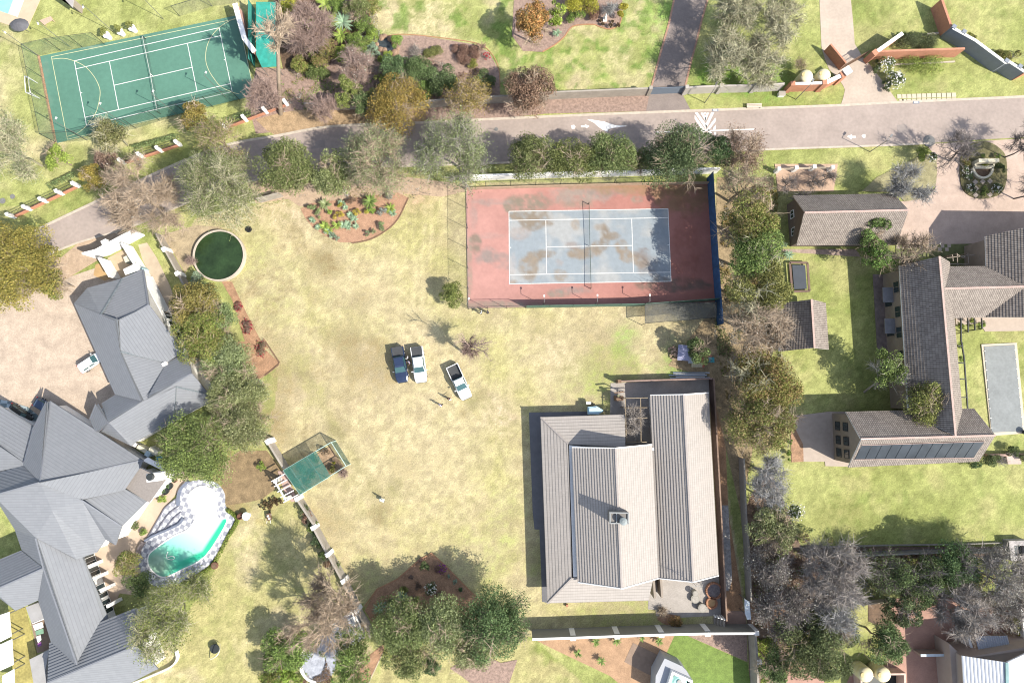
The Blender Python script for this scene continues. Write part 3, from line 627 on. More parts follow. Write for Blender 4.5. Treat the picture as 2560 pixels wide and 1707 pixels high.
def gable_roof(parent,L0,L1,R0,R1,r0,r1,ze,mroof,zr=None,course=.36,lift=.05,zeR=None,cap=None,over=.45,mwall=None,wall=True,mfas=None,z0=0):
    """L0/L1 left eave px, R0/R1 right eave px, r0/r1 ridge px"""
    zr=zr or ridge_z((L0,L1),(R0,R1),(r0,r1),ze); zeR=zeR or ze
    l0,l1=P(*L0,ze),P(*L1,ze); q0,q1=P(*R0,zeR),P(*R1,zeR); a,b=P(*r0,zr),P(*r1,zr)
    B=MB(); slope(B,[l0,l1,b,a],course,lift); slope(B,[q0,q1,b,a],course,lift)
    rf=B.build('roof',mroof,parent)
    U=MB(); slab_under(U,[l0,l1,b,a]); slab_under(U,[q0,q1,b,a]); U.build('fascia',mfas or m_white,rf)
    if cap: 
        K=MB(); ridge_cap(K,a,b); K.build('ridge',cap,rf)
    if wall:
        d=(b-a).normalized(); d.z=0; s0=Vector((l0.x,l0.y,0)); 
        W=MB()
        def cut(e,f,k):  # corner moved in by overhang
            c=(q0-l0).normalized()
            return e+ (f-e).normalized()*over
        for (e0,e1) in ((1,1),):
            A0=l0+(l1-l0).normalized()*over; A1=l1-(l1-l0).normalized()*over; B0=q0+(q1-q0).normalized()*over; B1=q1-(q1-q0).normalized()*over
            dl=(B0-A0).normalized(); dl2=(B1-A1).normalized()
            A0+=dl*over; B0-=dl*over; A1+=dl2*over; B1-=dl2*over
        ra=a+(b-a).normalized()*over; rb=b-(b-a).normalized()*over
        dz=.22
        zz=ze-.1+ (zr-ze)*over/max(.5,((q0-l0).length/2)); zz2=zeR-.1+(zr-zeR)*over/max(.5,((q0-l0).length/2))
        def v(p,z): return (p.x,p.y,z)
        vs=[v(A0,z0),v(A1,z0),v(B1,z0),v(B0,z0),v(A0,zz),v(A1,zz),v(B1,zz2),v(B0,zz2),v(ra,zr-dz),v(rb,zr-dz)]
        W.add(vs,[(0,4,5,1),(2,6,7,3),(0,3,7,8,4),(1,5,9,6,2)])
        W.build('wall',mwall or m_wplast,parent)
        return dict(A0=A0,A1=A1,B0=B0,B1=B1,zr=zr,a=a,b=b,roof=rf,ends=[(l0,a),(q0,a),(l1,b),(q1,b)])
    return dict(zr=zr,a=a,b=b,roof=rf)
T_TAUPE=tile_mat('taupe_tiles',(.30,.275,.25),(.345,.315,.288),tw=.33,course=.36,joint=.88,jw=.1,gap_shade=.72)
T_BLUE=tile_mat('blue_grey_tiles',(.165,.175,.19),(.19,.20,.215),tw=.5,course=.36,joint=.97,jw=.06,gap_shade=.82)
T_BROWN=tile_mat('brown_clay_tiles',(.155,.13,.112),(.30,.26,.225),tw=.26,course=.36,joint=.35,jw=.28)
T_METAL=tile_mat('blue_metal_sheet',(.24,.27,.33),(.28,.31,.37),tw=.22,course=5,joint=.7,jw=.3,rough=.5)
m_cap=mat('pink_ridge_tile',(.40,.29,.25),amp=.2,scale=3); m_capb=mat('slate_ridge_tile',(.17,.18,.20),amp=.1,scale=3); m_capt=mat('taupe_ridge',(.30,.27,.25),amp=.1,scale=3)
m_brownw=mat('brown_plaster',(.16,.125,.10),amp=.12,scale=1); m_greyw=mat('grey_plaster',(.26,.22,.18),amp=.1,scale=1)
pz=lambda s: pts(s)
m_taf=mat('taupe_fascia',(.20,.18,.17),amp=.05)
# ---- centre house
c=P(*pz('22:900,1400')[0]); HC=thing('house','taupe tiled house with two long gables, a wrap-around lower roof and a chimney','house',(c.x,c.y,0))
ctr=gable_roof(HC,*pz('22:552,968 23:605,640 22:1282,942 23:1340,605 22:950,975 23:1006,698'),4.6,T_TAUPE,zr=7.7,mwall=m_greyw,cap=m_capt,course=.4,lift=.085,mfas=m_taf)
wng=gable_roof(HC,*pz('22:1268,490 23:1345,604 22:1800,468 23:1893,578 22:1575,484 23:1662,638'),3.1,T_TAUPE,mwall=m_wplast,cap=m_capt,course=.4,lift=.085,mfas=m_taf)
for g_ in(ctr,wng):
    for e_ in g_['ends']: each('barge_board',m_white,g_['roof'],[e_],.14,.16,.08)
B=MB(); a_=G('22:262,692',2.9)[0]; b_=G('22:1036,666',2.9)[0]; cc_=G('22:1040,965',4.2)[0]; i1=G('22:515,937',4.2)[0]; i2=G('23:550,603',4.2)[0]; d_=G('23:325,835',2.9)[0]; e_=G('23:1252,808',2.9)[0]; f_=G('23:1300,600',4.2)[0]
slope(B,[a_,b_,cc_,i1],.46,.03); slope(B,[d_,a_,i1,i2],.46,.03); slope(B,[e_,d_,i2,f_],.46,.02)
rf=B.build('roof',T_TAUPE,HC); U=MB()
for q in ([a_,b_,cc_,i1],[d_,a_,i1,i2],[e_,d_,i2,f_]): slab_under(U,q)
U.build('fascia',m_taf,rf); [each('ridge',m_capt,rf,[(q,w_)],.2,.08,.07) for q,w_ in((a_,i1),(d_,i2))] 
W=MB(); pl=[a_,b_,cc_,f_,e_,d_]; pl=inset([(p.x,p.y) for p in pl],.9); W.prism(pl,0,2.85); 
for p_ in ('22:520,945 22:1050,1000 23:1290,600 23:560,600',): W.prism(inset([(q.x,q.y) for q in G(p_,4.2)],.05),2.85,4.1)
W.build('wall',m_wplast,HC)
for k in range(9):
    p=a_.lerp(d_,.06+k*.11); MB().box((p.x+.35,p.y,1.4),(.22,.22,2.8)).build('column',m_white,HC)
for k in (0.15,.4,.65,.9):
    window(HC,wng['B0'],wng['B1'],k,1.5,1,2.3,-1 if True else 1)
for k in (.2,.5,.8): window(HC,wng['A0'],wng['A1'],k,1.4,1,2.2,1)
for s in('23:1300,610 1312,790','23:1365,600 1380,785'):
    p,q=G(s,2.4); each('wing_wall',m_greyw,HC,[((p.x,p.y,1.25),(q.x,q.y,1.25))],.3,2.5)
# chimney
cp=P(1545,1291,7.9); rz=-.02
CH=MB().box((cp.x,cp.y,7.2),(2.45,1.45,2.9),rz=rz).build('chimney',mat('chimney_plaster',(.17,.16,.15),amp=.15),HC)
M_=MB()
for dx,dy,sx,sy in((0,.68,2.6,.16),(0,-.68,2.6,.16),(1.2,0,.16,1.2),(-1.2,0,.16,1.2),(-.35,0,.12,1.2)): M_.box((cp.x+dx,cp.y+dy,8.75),(sx,sy,.2),rz=rz)
M_.build('rim',mat('chimney_cap',(.24,.25,.25),amp=.1),CH)
MB().lathe((cp.x+.45,cp.y-.3,8.6),[(.42,0),(.42,.7),(.52,.75),(.5,.95),(.2,1.1)],18).build('cowl',mat('zinc',(.22,.25,.25),rough=.5),CH)
p=P(*pz('22:1290,985')[0],4.5); MB().box((p.x,p.y,4.6),(.3,.35,.3)).build('gutter_outlet',m_white,HC)
# TV aerial at the south tip
p=P(*pz('23:1662,640')[0],5.4); AE=MB().tube([(p.x,p.y-.1,4.6),(p.x,p.y-.1,7.0)],.03).build('aerial',m_steel,HC)
E=MB().bar((p.x-.8,p.y-.1,6.9),(p.x+.8,p.y-.1,6.9),.03)
for k in range(6): E.bar((p.x-.75+k*.3,p.y-.5,6.9),(p.x-.75+k*.3,p.y+.3,6.9),.02)
E.build('aerial_arm',m_steel,AE)
# ---- small garage house right
c=P(*pz('31:700,450')[0]); HG=thing('garage_building','detached garage with brown clay tile gable roof above the pink paved drive','building',(c.x,c.y,0))
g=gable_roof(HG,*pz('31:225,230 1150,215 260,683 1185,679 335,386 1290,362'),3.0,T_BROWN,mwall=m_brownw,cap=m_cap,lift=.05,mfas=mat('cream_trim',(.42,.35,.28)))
window(HG,g['A0'],g['B0'],.3,1.1,1,2.1,-1); window(HG,g['A0'],g['B0'],.7,1.1,1,2.1,-1)
# ---- shed by the band of trees
c=P(*pz('31:330,1400')[0]); HS=thing('shed','small shed with a steep dark and a pale tiled slope standing on the side lawn','shed',(c.x,c.y,0))
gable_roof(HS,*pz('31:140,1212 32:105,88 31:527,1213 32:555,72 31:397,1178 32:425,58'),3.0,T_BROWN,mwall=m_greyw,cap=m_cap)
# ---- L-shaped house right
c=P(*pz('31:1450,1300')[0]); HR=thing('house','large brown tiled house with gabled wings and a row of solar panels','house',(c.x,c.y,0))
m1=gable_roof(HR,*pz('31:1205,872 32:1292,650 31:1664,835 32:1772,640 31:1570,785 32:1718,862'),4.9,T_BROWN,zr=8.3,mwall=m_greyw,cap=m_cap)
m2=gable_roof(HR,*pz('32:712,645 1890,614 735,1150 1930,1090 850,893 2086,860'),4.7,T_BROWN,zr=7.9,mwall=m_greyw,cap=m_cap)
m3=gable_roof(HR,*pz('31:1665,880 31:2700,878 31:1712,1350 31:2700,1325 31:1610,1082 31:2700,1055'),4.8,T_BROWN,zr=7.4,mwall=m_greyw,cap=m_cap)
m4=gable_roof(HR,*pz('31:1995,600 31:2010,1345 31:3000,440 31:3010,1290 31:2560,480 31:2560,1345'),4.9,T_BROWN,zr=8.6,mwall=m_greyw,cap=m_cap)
for k,z_ in((.25,1),(.55,1),(.82,1),(.25,3.1),(.55,3.1),(.82,3.1)): window(HR,m2['A0'],m2['B0'],k,1.15,z_,z_+1.15,-1,m_dark)
for k in(.12,.3,.45,.62): window(HR,m1['A0'],m1['A1'],k,1.6,2.6,3.9,-1,m_greyw)
for k in(.2,.42): window(HR,m1['A0'],m1['A1'],k,2.0,.3,2.1,-1,m_greyw)
for k,z_ in((.17,2.3),(.4,2.3)):
    a=m1['A0'].lerp(m1['A1'],k); MB().box((a.x-.75,a.y,z_),(1.5,2.2,.12)).build('awning',mat('slate_canopy',(.2,.2,.21)),HR)
# solar water panels on the south slope
a=m2['a'];b=m2['b']; q0=P(*pz('32:735,1150')[0],4.7); q1=P(*pz('32:1930,1090')[0],4.7)
nrm=(b-a).cross(q0-a).normalized(); nrm=nrm if nrm.z>0 else -nrm
tl,tr=G('32:850,940,7.2 1975,905,7.2'); bl,br=G('32:790,1072,5.6 1885,1058,5.6')
for k in range(12):
    e=[tl.lerp(tr,(k+.03)/12),tl.lerp(tr,(k+.97)/12),bl.lerp(br,(k+.97)/12),bl.lerp(br,(k+.03)/12)]
    def onp(p): 
        z=a.z-((p.x-a.x)*nrm.x+(p.y-a.y)*nrm.y)/nrm.z; return Vector((p.x,p.y,z))
    e=[onp(p) for p in e]; S=MB(); S.add([p+nrm*.1 for p in e]+[p+nrm*.18 for p in e],[(7,6,5,4),(0,1,2,3),(0,4,5,1),(1,5,6,2),(2,6,7,3),(3,7,4,0)])
    pn=S.build('solar_panel',mat('solar_glass',(.035,.042,.05),rough=.3,spec=.4,amp=.35,scale=.35),HR)
    pn.data.polygons[0].flip(); 
for u_,v_ in((tl,tr),(bl,br)): each('panel_pipe',m_cap,HR,[(onp(u_)+nrm*.2,onp(v_)+nrm*.2)],.07,.07)
# veranda posts / pergola of the right house garden side
T=MB()
for s in('31:1770,1350,3 1772,1568,3','32:1775,0,3 1800,150,3','32:1800,150,3 1832,612,3'):
    p,q=G(s); T.bar(p,q,.14,.2)
for s in('32:1740,40,3 1790,40,3','32:1745,190,3 1800,195,3','32:1760,345,3 1815,340,3','32:1765,512,3 1822,510,3','31:1832,1350,3 1838,1480,3','31:1893,1350,3 1900,1460,3','31:1960,1350,3 1965,1450,3'):
    p,q=G(s); T.bar(p,q,.12,.18); T.bar((q.x,q.y,0),(q.x,q.y,3),.12)
c=P(*pz('32:1800,150')[0]); tag(T.build('pergola',m_dark),'black steel pergola frame along the garden side of the brown tiled house','pergola')
T=MB()
for s in('31:1640,800,2.8 1900,770,2.8','31:1665,855,2.8 1850,860,2.8','31:1735,760,2.8 1740,870,2.8','31:1835,755,2.8 1840,865,2.8','31:1690,770,2.8 1700,830,2.8','31:1930,740,2.8 1940,880,2.8','31:1740,770,2.8 1790,800,2.8','31:1790,800,2.8 1835,765,2.8'):
    p,q=G(s); T.bar(p,q,.1,.12); T.bar((p.x,p.y,0),(p.x,p.y,2.8),.1)
tag(T.build('trellis',mat('grey_timber',(.25,.21,.17))),'weathered timber trellis with bare vine in the yard between two tiled wings','trellis')
# ---- corner house bottom right with blue metal roof
c=P(*pz('33:2200,1500')[0]); HB=thing('house','pale house with ribbed blue-grey metal roof at the bottom right corner','house',(c.x,c.y,0))
B=MB(); z_=5.2
q=[G('33:1780,1316',4.9)[0],G('33:2188,1376',6.6)[0],G('33:2195,1900',6.6)[0],G('33:1815,1900',4.9)[0]]; slope(B,[q[3],q[0],q[1],q[2]],.42,.07)
q2=[G('33:2188,1376',6.6)[0],G('33:2600,1180',4.9)[0],G('33:2620,1900',4.9)[0],q[2]]; slope(B,[q2[1],q2[2],q2[3],q2[0]],.42,.07)
rf=B.build('roof',mat('blue_roof_metal',(.27,.30,.36),rough=.5,amp=.06),HB); U=MB(); slab_under(U,q); slab_under(U,q2); U.build('fascia',m_wplast,rf)
K=MB(); ridge_cap(K,q[1],q[2],.4,.12); K.build('ridge',mat('teal_flashing',(.17,.27,.27)),rf)
m_pkw=mat('mushroom_plaster',(.34,.28,.24),amp=.06,scale=1)
W=MB(); w_=[(p.x,p.y) for p in (q[0],q2[1],q2[2],q[2],q[3])]; W.prism(inset(w_,.3),0,4.85); 
a1=q[0]+Vector((.3,-.35,0)); W.add([(q[0].x+.4,q[0].y-.45,4.8),(q2[1].x-.3,q2[1].y-.7,4.8),(q[1].x,q[1].y-.4,6.4)],[(0,2,1),(0,1,2)])
W.build('wall',m_pkw,HB)
lean=G('33:1900,1135,3.1 2195,1130,3.1 2245,1312,3.5 1945,1325,3.5'); 
B=MB(); u0=lean[0];u1=lean[1]
for k in range(14):
    t0=k/14;t1=(k+.5)/14;t2=(k+1)/14
    f=lambda t:(lean[0].lerp(lean[1],t),lean[3].lerp(lean[2],t))
    a,b=f(t0);c1,d1=f(t1);e1,g1=f(t2); up=Vector((0,0,.09)); B.add([a,b,c1+up,d1+up,e1,g1],[(0,1,3,2),(2,3,5,4)])
B.build('lean_to_roof',mat('corrugated_sheet',(.30,.32,.36),rough=.5,amp=.08),HB)
for p in lean: each('post',m_steel,HB,[((p.x,p.y,0),(p.x,p.y,p.z-.05))],.1,.1)
W=MB(); p,q_=G('33:1668,1205,3.3 1785,1320,3.3'); W.prism([(p.x,p.y),(q_.x,q_.y),(q_.x+1,q_.y-16),(p.x+.6,p.y-16)],0,3.2)
p,q_=G('33:1765,1390,3 1770,1560,3'); W.build('wall',m_pkw,HB)
for s in('33:1760,1395,3.3 1780,1430,3.3',): pass
# ---- white outbuilding bottom centre
c=P(*pz('23:1500,1480')[0]); HW=thing('outbuilding','white flat-roofed outbuilding with a square parapet opening over a green tank','outbuilding',(c.x,c.y,0))
W=MB(); W.prism([(p.x,p.y) for p in G('23:1402,1340 1560,1412 1600,1450 1640,1520 1662,1545 1640,1700 1310,1700 1320,1500',2.9)],0,2.9); W.build('wall',mat('pale_grey_plaster',(.33,.34,.36),amp=.06),HW)
W=MB(); o_=G('23:1470,1460 1662,1545 1640,1640 1420,1620',3.7); i_=inset([(p.x,p.y) for p in o_],.32)
o2=[(p.x,p.y) for p in o_]
for k in range(4):
    W.prism([o2[k],o2[(k+1)%4],i_[(k+1)%4],i_[k]],2.9,3.7)
W.build('parapet',m_white,HW)
MB().prism(i_,2.9,2.93).build('roof_floor',mat('green_felt',(.02,.13,.075)),HW)
p=G('23:1535,1572',3.6)[0]; TK=MB().lathe((p.x,p.y,2.95),[(1.1,0),(1.1,.5),(.8,.7),(.3,.78)],20).build('tank',mat('mint_tank',(.35,.62,.55),rough=.4),HW)
MB().lathe((p.x,p.y+.25,3.7),[(.35,0),(.35,.1)],14).build('lid',m_steel,TK)
# ---- blue-grey roofed house, left
c=P(230,1150); HL=thing('house','sprawling white house under connected blue-grey tiled hip roofs beside the swimming pool','house',(c.x,c.y,0))
def V3(s): return G(s)
VT=dict(
 a0='01:680,1215,3',a1='01:800,1075,3',a2='01:1130,985,3',a3='01:1315,905,3',a4='01:1365,1232,5.4',a5='02:1690,92,3',a6='01:1110,1370,5.5',a7='01:925,1325,5.1',
 a8='02:1108,92,5.5',a9='02:1320,542,5.5',a10='02:1092,477,3',a11='02:1535,190,3.4',a12='02:1370,522,5.4',a13='02:1735,112,3.1',a14='02:1760,290,5.3',
 a15='02:1240,922,3',a16='02:1600,722,3',a17='02:1000,740,5.2',a18='02:1615,412,5.0',a19='02:1920,482,3.4',a20='02:1940,545,3',a22='02:935,568,3',a23='02:825,708,3',a24='02:935,826,3',a25='02:1205,958,3',
 m0='02:370,1290,8.2',m1='02:465,545,3.6',m2='02:1312,1088,3.6',m3='02:300,792,4.4',m4='02:250,1130,5.2',m5='02:-60,1412,8.2',m6='02:-60,1200,5.4',m7='02:-60,545,3.4',m8='02:-60,925,5.4',
 m9='02:1290,1150,3.6',m10='02:1150,1352,3.8',m11='02:750,1452,6.6',m12='02:1325,1472,3.6',m13='03:1118,128,4.9',m14='03:1060,302,3.4',m15='03:968,250,3.4',m16='03:885,370,3.4',m17='03:700,432,5.0',m18='03:480,-10,7.2',
 n0='03:330,235,6.6',n1='03:710,1395,6.4',n2='03:960,990,3.6',n3='03:752,395,3.6',n4='03:470,1190,3.6',n5='03:362,802,3.6',n6='03:402,512,6.2',n7='03:200,352,3.8',n8='03:135,160,3.6',n9='03:120,40,3.8',n10='03:-60,458,3.6',n11='03:-60,718,5.9',n12='03:232,862,3.6',n13='03:140,902,3.6',n14='03:-60,745,3.6',
 s0='03:1250,878,3.5',s1='03:1250,1222,6.3',s2='03:440,1562,6.3',s3='03:1450,1436,3.6',s4='03:1150,1590,3.6',s5='03:470,1900,3.6',s6='03:455,1200,3.5')
v={k:V3(s)[0] for k,s in VT.items()}
def FV(*k): return [v[i] for i in k]
B=MB(); U=MB()
def st(*k,lift=.085,c=.42): slope(B,FV(*k),c,lift); slab_under(U,FV(*k),.14,.05)
def tri(*k):
    ps=FV(*k); base=ps[0]
    for i in range(1,len(ps)-1): plain(B,[ps[0],ps[i],ps[i+1]]); slab_under(U,[ps[0],ps[i],ps[i+1]],.14,.06)
st('a2','a3','a4','a6','a7'); tri('a1','a2','a7'); st('a0','a10','a9','a8','a6',lift=.03); tri('a0','a1','a7','a6'); st('a4','a5','a11','a8','a6',lift=.02)
st('a9','a12','a11','a8',lift=.02)
st('a11','a13','a14','a12'); st('a22','a10','a9','a17'); st('a23','a22','a17','a24'); tri('a17','a24','a25','a15')
st('a15','a16','a18','a12','a9','a17',lift=.03); tri('a18','a14','a12'); tri('a18','a19','a14'); st('a19','a20','a18',lift=.02); tri('a18','a20','a16')
st('m1','m2','m0',lift=.035); st('m3','m1','m0','m4',lift=.045) ; st('m4','m0','m5','m6',lift=.045); st('m7','m3','m4','m8',lift=.035); tri('m8','m4','m6')
st('m9','m10','m11','m0','m2',lift=.02); tri('m0','m11','m18'); tri('m5','m0','m18','n0','n8','n9')
st('m10','m12','m13','m11',lift=.04); tri('m11','m13','m14','m15','m16'); tri('m18','m11','m16','m17'); tri('n0','m18','m17')
st('n3','n2','n1','n0','m17',lift=.03); st('n4','n5','n6','n1',lift=.02); tri('n6','n7','n8','n0'); tri('n1','n6','n0')
st('n10','n7','n6','n11'); tri('n11','n6','n5','n12','n13','n14'); st('s6','s0','s1','s2'); tri('s2','s1','s3','s4','s5')
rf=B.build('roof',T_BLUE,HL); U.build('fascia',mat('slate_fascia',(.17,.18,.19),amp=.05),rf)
for t in ('a7 a6','a6 a4','a12 a14','a17 a24','m0 m1','m0 m2','m0 m5','s1 s2','n1 n6','n6 n0','m11 m13','s1 s3','n6 n11','a3 a4','a4 a5'):
    a,b=t.split(); each('ridge',m_capb,rf,[(v[a],v[b])],.2,.07,.07)
for a,b in (('a2','a7'),('a8','a11'),('a12','a11'),('a18','a19'),('a18','a16')): each('valley',mat('valley_flashing',(.12,.14,.15),amp=.3,scale=3),rf,[(v[a],v[b])],.22,.08,.06)
# walls
W=MB()
def foot(s,z1,ins=.0,z0=0): W.prism(inset([(p.x,p.y) for p in G(s,z1)],ins),z0,z1)
foot('01:680,1215 800,1075 1130,985 1315,905 02:1690,92 02:1500,200 02:1735,112 02:1930,480 02:1940,545 02:1600,722 02:1205,958 02:935,826 02:825,708 02:935,568 02:1092,477',2.85,.45)
foot('02:465,545 1312,1088 1290,1150 1150,1352 1325,1472 03:1060,302 03:968,250 03:880,380 03:752,395 03:960,990 03:1250,878 03:1450,1436 03:1150,1600 03:470,1950 03:455,1200 03:470,1190 03:362,802 03:140,902 03:-60,745 03:-60,458 03:200,352 03:120,40 02:-60,1500 02:-60,545 02:300,792',3.1,.5)
W.add([v['a3']+Vector((-.5,-.5,-.15)),v['a5']+Vector((-.8,.5,-.15)),v['a4']+Vector((-.45,0,-.2))],[(0,1,2),(0,2,1)])
W.add([v['a13']+Vector((-.5,-.3,-.2)),v['a19']+Vector((-.6,.3,-.4)),v['a14']+Vector((-.45,0,-.2))],[(0,1,2),(0,2,1)])
W.build('wall',m_wplast,HL)
# windows on the pool side and the east gable
wl=G('03:752,395 960,990',3.1)
a=Vector((wl[0].x-.5,wl[0].y,0)); b=Vector((wl[1].x-.5,wl[1].y,0))
for k in(.12,.34,.62,.86): window(HL,a,b,k,1.9,.2,2.3,1,m_white,3,'glass_door')
a=v['a3'];b=v['a5']; 
for k in(.55,.68,.82): window(HL,(a.x-.45,a.y-.4),(b.x-.75,b.y+.4),k,1.3,.4,2.2,1,m_white)
p=G('02:1520,205',3.6)[0]; MB().box((p.x,p.y,3.7),(.7,.5,.5),rz=.5).build('vent_box',m_white,HL)
# ribbed bay beside the entrance
fl=G('03:890,205 970,250 880,370 815,355',3.4); B=MB(); B.prism([(p.x,p.y) for p in fl],3.25,3.4); B.build('canopy',mat('bay_roof',(.26,.28,.31)),HL)
# columns and garden-side wall piers
for s in('03:770,385','03:810,500','03:860,610','03:930,720','03:990,860'):
    p=G(s,2.9)[0]; MB().box((p.x,p.y,1.45),(.45,.45,2.9),rz=.35).build('column',m_white,HL)
# pool lodge with brown tiled roof and chimney
q=G('02:1285,1150,3.4 1530,1260,3.0 1375,1475,3.0 1148,1355,3.4'); B=MB(); slope(B,[q[1],q[2],q[3],q[0]],.3,.03); 
q2=G('02:1355,1060,3.2 1500,1140,2.9 1530,1200,3.0 1310,1090,3.3'); slope(B,[q2[1],q2[2],q2[3],q2[0]],.3,.03)
lr=B.build('lodge_roof',mat('grey_brown_shingle',(.22,.20,.185),amp=.12,scale=4),HL); U=MB(); slab_under(U,q,.2); slab_under(U,q2,.15); U.build('fascia',m_white,lr)
W=MB(); W.prism(inset([(p.x,p.y) for p in G('02:1290,1160 1535,1265 1375,1470 1160,1350',3)],.3),0,3); W.build('lodge_wall',m_wplast,HL)
p=G('02:1380,1240',7)[0]; b=G('02:1530,1225',0)[0]
C=MB().box((p.x+.3,p.y-.1,3.4),(1.9,1.1,6.8),rz=.12).build('chimney',m_wplast,HL); MB().lathe((p.x,p.y,6.8),[(.5,0),(.5,.35),(.4,.4)],16).build('flue',m_dark,C)
MB().lathe((p.x+.9,p.y+2.2,0),[(.03,0),(.03,2.6),(.35,2.65),(.35,2.75)],14).build('lamp_globe',m_white,HL)
# ---- white flat roofs on the bottom left edge
c=P(*pz('03:40,1250')[0])
CP=thing('carport','row of bright white flat carport panels at the left edge','carport',(c.x,c.y,0))
for s,z in(('03:-80,970 80,915 100,1140 -80,1230',2.8),('03:-80,1250 105,1165 120,1400 -80,1490',2.8),('03:20,1500 125,1440 130,1640 25,1640',2.8)):
    MB().prism([(p.x,p.y) for p in G(s,z)],z-.15,z).build('roof_panel',m_white,CP)
for s in('03:98,930','03:100,1130','03:118,1180','03:122,1390','03:120,1460'):
    p=G(s,2.6)[0]; each('post',m_steel,CP,[((p.x-.3,p.y,0),(p.x-.3,p.y,2.65))],.12,.12)
# flat concrete annexes beside the long wing
for nm,s,z,lab in(('annex','03:235,870 350,830 410,970 290,1015',2.6,'small flat grey annex at the upper end of the drying yard'),('annex','03:270,1350 450,1262 415,1450 440,1700 330,1700',2.7,'grey flat-roofed annex at the foot of the striped blue-grey roof')):
    o=MB().prism([(p.x,p.y) for p in G(s,z)],0,z).build(nm,mat('grey_screed',(.29,.285,.28),amp=.12,scale=.5)); tag(o,lab,'annex')
sheet('side_lawn',onG('03:80,900 235,870 340,1300 330,1700 130,1700 110,1100'),.06,mat('sunny_grass',(.30,.26,.09),amp=.3,scale=.4,fine=.2))
sheet('yard_floor',onG('03:290,1015 410,975 480,1190 450,1262 345,1290'),.06,MATS['brown_paving'])
# ================================================================ GARDEN WALLS AND FENCES
def garden_wall(path,h,w,m,label,cap=None,piers=None,pm=None,psz=.6,name='garden_wall',cat='wall',capw=None,ph=.2,group=None):
    """path: base-line world points"""
    c=path[0]; t=thing(name,label,cat,(c.x,c.y,0),group)
    strip(path,w,0,h).build('wall',m,t)
    if cap: strip(path,(capw or w+.1),h,h+.08).build('coping',cap,t)
    for p in piers or []:
        b=MB().box((p.x,p.y,(h+ph)/2),(psz,psz,h+ph),rz=math.atan2(path[-1].y-path[0].y,path[-1].x-path[0].x)).build('pier',pm or m,t)
    return t
def line(s,z=0): return [Vector((p.x,p.y,0)) for p in G(s,z)]
# wall along the north side of the road
garden_wall(line('10:480,1010 1550,990 1720,975 2150,948 2320,940 20:430,905 1240,872'),2.2,.25,m_gwall,'grey garden wall on the far side of the road, partly hidden by ochre trees',piers=line('20:1245,872'),psz=.5)
garden_wall(line('20:1570,862 1880,848 2190,842 30:0,835 30:100,828'),2.1,.25,mat('light_grey_wall',(.40,.37,.34),amp=.08,scale=.6),'pale grey garden wall right of the slate-blue gate',piers=line('20:1572,862 1882,850 2190,842'),psz=.55)
# slate gate
p,q=line('20:1262,868 1560,856'); t=thing('gate','slate-blue sliding gate across the dark paved driveway','gate',(p.x,p.y,0))
MB().bar((p.x,p.y,1.05),(q.x,q.y,1.05),.08,1.95).build('gate_leaf',mat('slate_blue_panel',(.14,.17,.21),amp=.06),t)
MB().bar((p.x-6,p.y+.5,.05),(q.x,q.y+.3,.05),.12,.08).build('track',m_dark,t)
# brick entrance of the cream driveway
P1=line('30:170,838 445,830'); garden_wall(P1,2.3,.3,m_brick,'orange brick boundary wall in front of two cream water tanks',cap=m_white,piers=line('30:165,838')+line('30:450,828'),psz=.7)
P1=line('30:455,832 610,760'); garden_wall(P1,2.4,.35,m_brick,'short angled brick wall with white coping beside the entrance pillar',cap=m_white,capw=.6,piers=line('30:615,755'),psz=.9)
P1=line('30:515,470 655,640'); garden_wall(P1,2.0,.25,m_brick,'low brick wall running up the left side of the cream driveway')
p=line('30:640,735')[0]; t=thing('gate_pillar','square brick gate pillar with a broad white cap at the driveway entrance','pillar',(p.x,p.y,0))
MB().box((p.x,p.y,1.35),(.95,.95,2.7),rz=.6).build('shaft',m_brick,t); MB().box((p.x,p.y,2.78),(1.15,1.15,.18),rz=.6).build('cap',m_white,t)
P1=line('30:915,552 1150,385'); garden_wall(P1,2.3,.35,m_brick,'angled brick wall with white coping right of the open driveway gate',cap=m_white,capw=.55,piers=line('30:900,560'),psz=.8)
P1=line('30:930,545 1710,520'); garden_wall(P1,2.3,.3,m_brick,'long orange brick wall behind the planted strip facing the road')
P1=line('30:1165,350 1550,320'); garden_wall(P1,.5,.2,m_gwall,'low stone edging wall behind the row of box balls')
P1=line('30:1500,80 1590,340'); garden_wall(P1,2.4,.35,m_brick,'tall brick wall running north from the white stepped wall')
P1=line('30:1590,345 1790,455 2060,655 2100,650 2230,735'); garden_wall(P1,2.5,.3,mat('slate_face_wall',(.20,.22,.25),amp=.08),'stepped dark-faced garden wall with bright white coping on the lawn',cap=m_white,capw=.42,piers=line('30:1600,335 1690,380 2070,640 2190,690'),psz=.6)
P1=line('30:2235,735 2420,650'); garden_wall(P1,2.4,.3,m_brick,'brick wall end at the right edge beyond the stepped white coping',cap=m_white)
# open steel gate of the cream driveway
p,q=line('30:650,650 880,520'); t=thing('gate','open-framed bronze driveway gate between the brick pillars','gate',(p.x,p.y,0))
for z in(.15,1.0,1.85): each('rail',m_wood,t,[((p.x,p.y,z),(q.x,q.y,z))],.07,.07)
for k in range(19):
    a=p.lerp(q,k/18); each('picket',m_wood,t,[((a.x,a.y,.15),(a.x,a.y,1.85))],.035,.035)
P1=line('30:1155,600 1708,572'); garden_wall(P1,.25,.18,m_kerb,'low pale kerb in front of the green agapanthus strip')
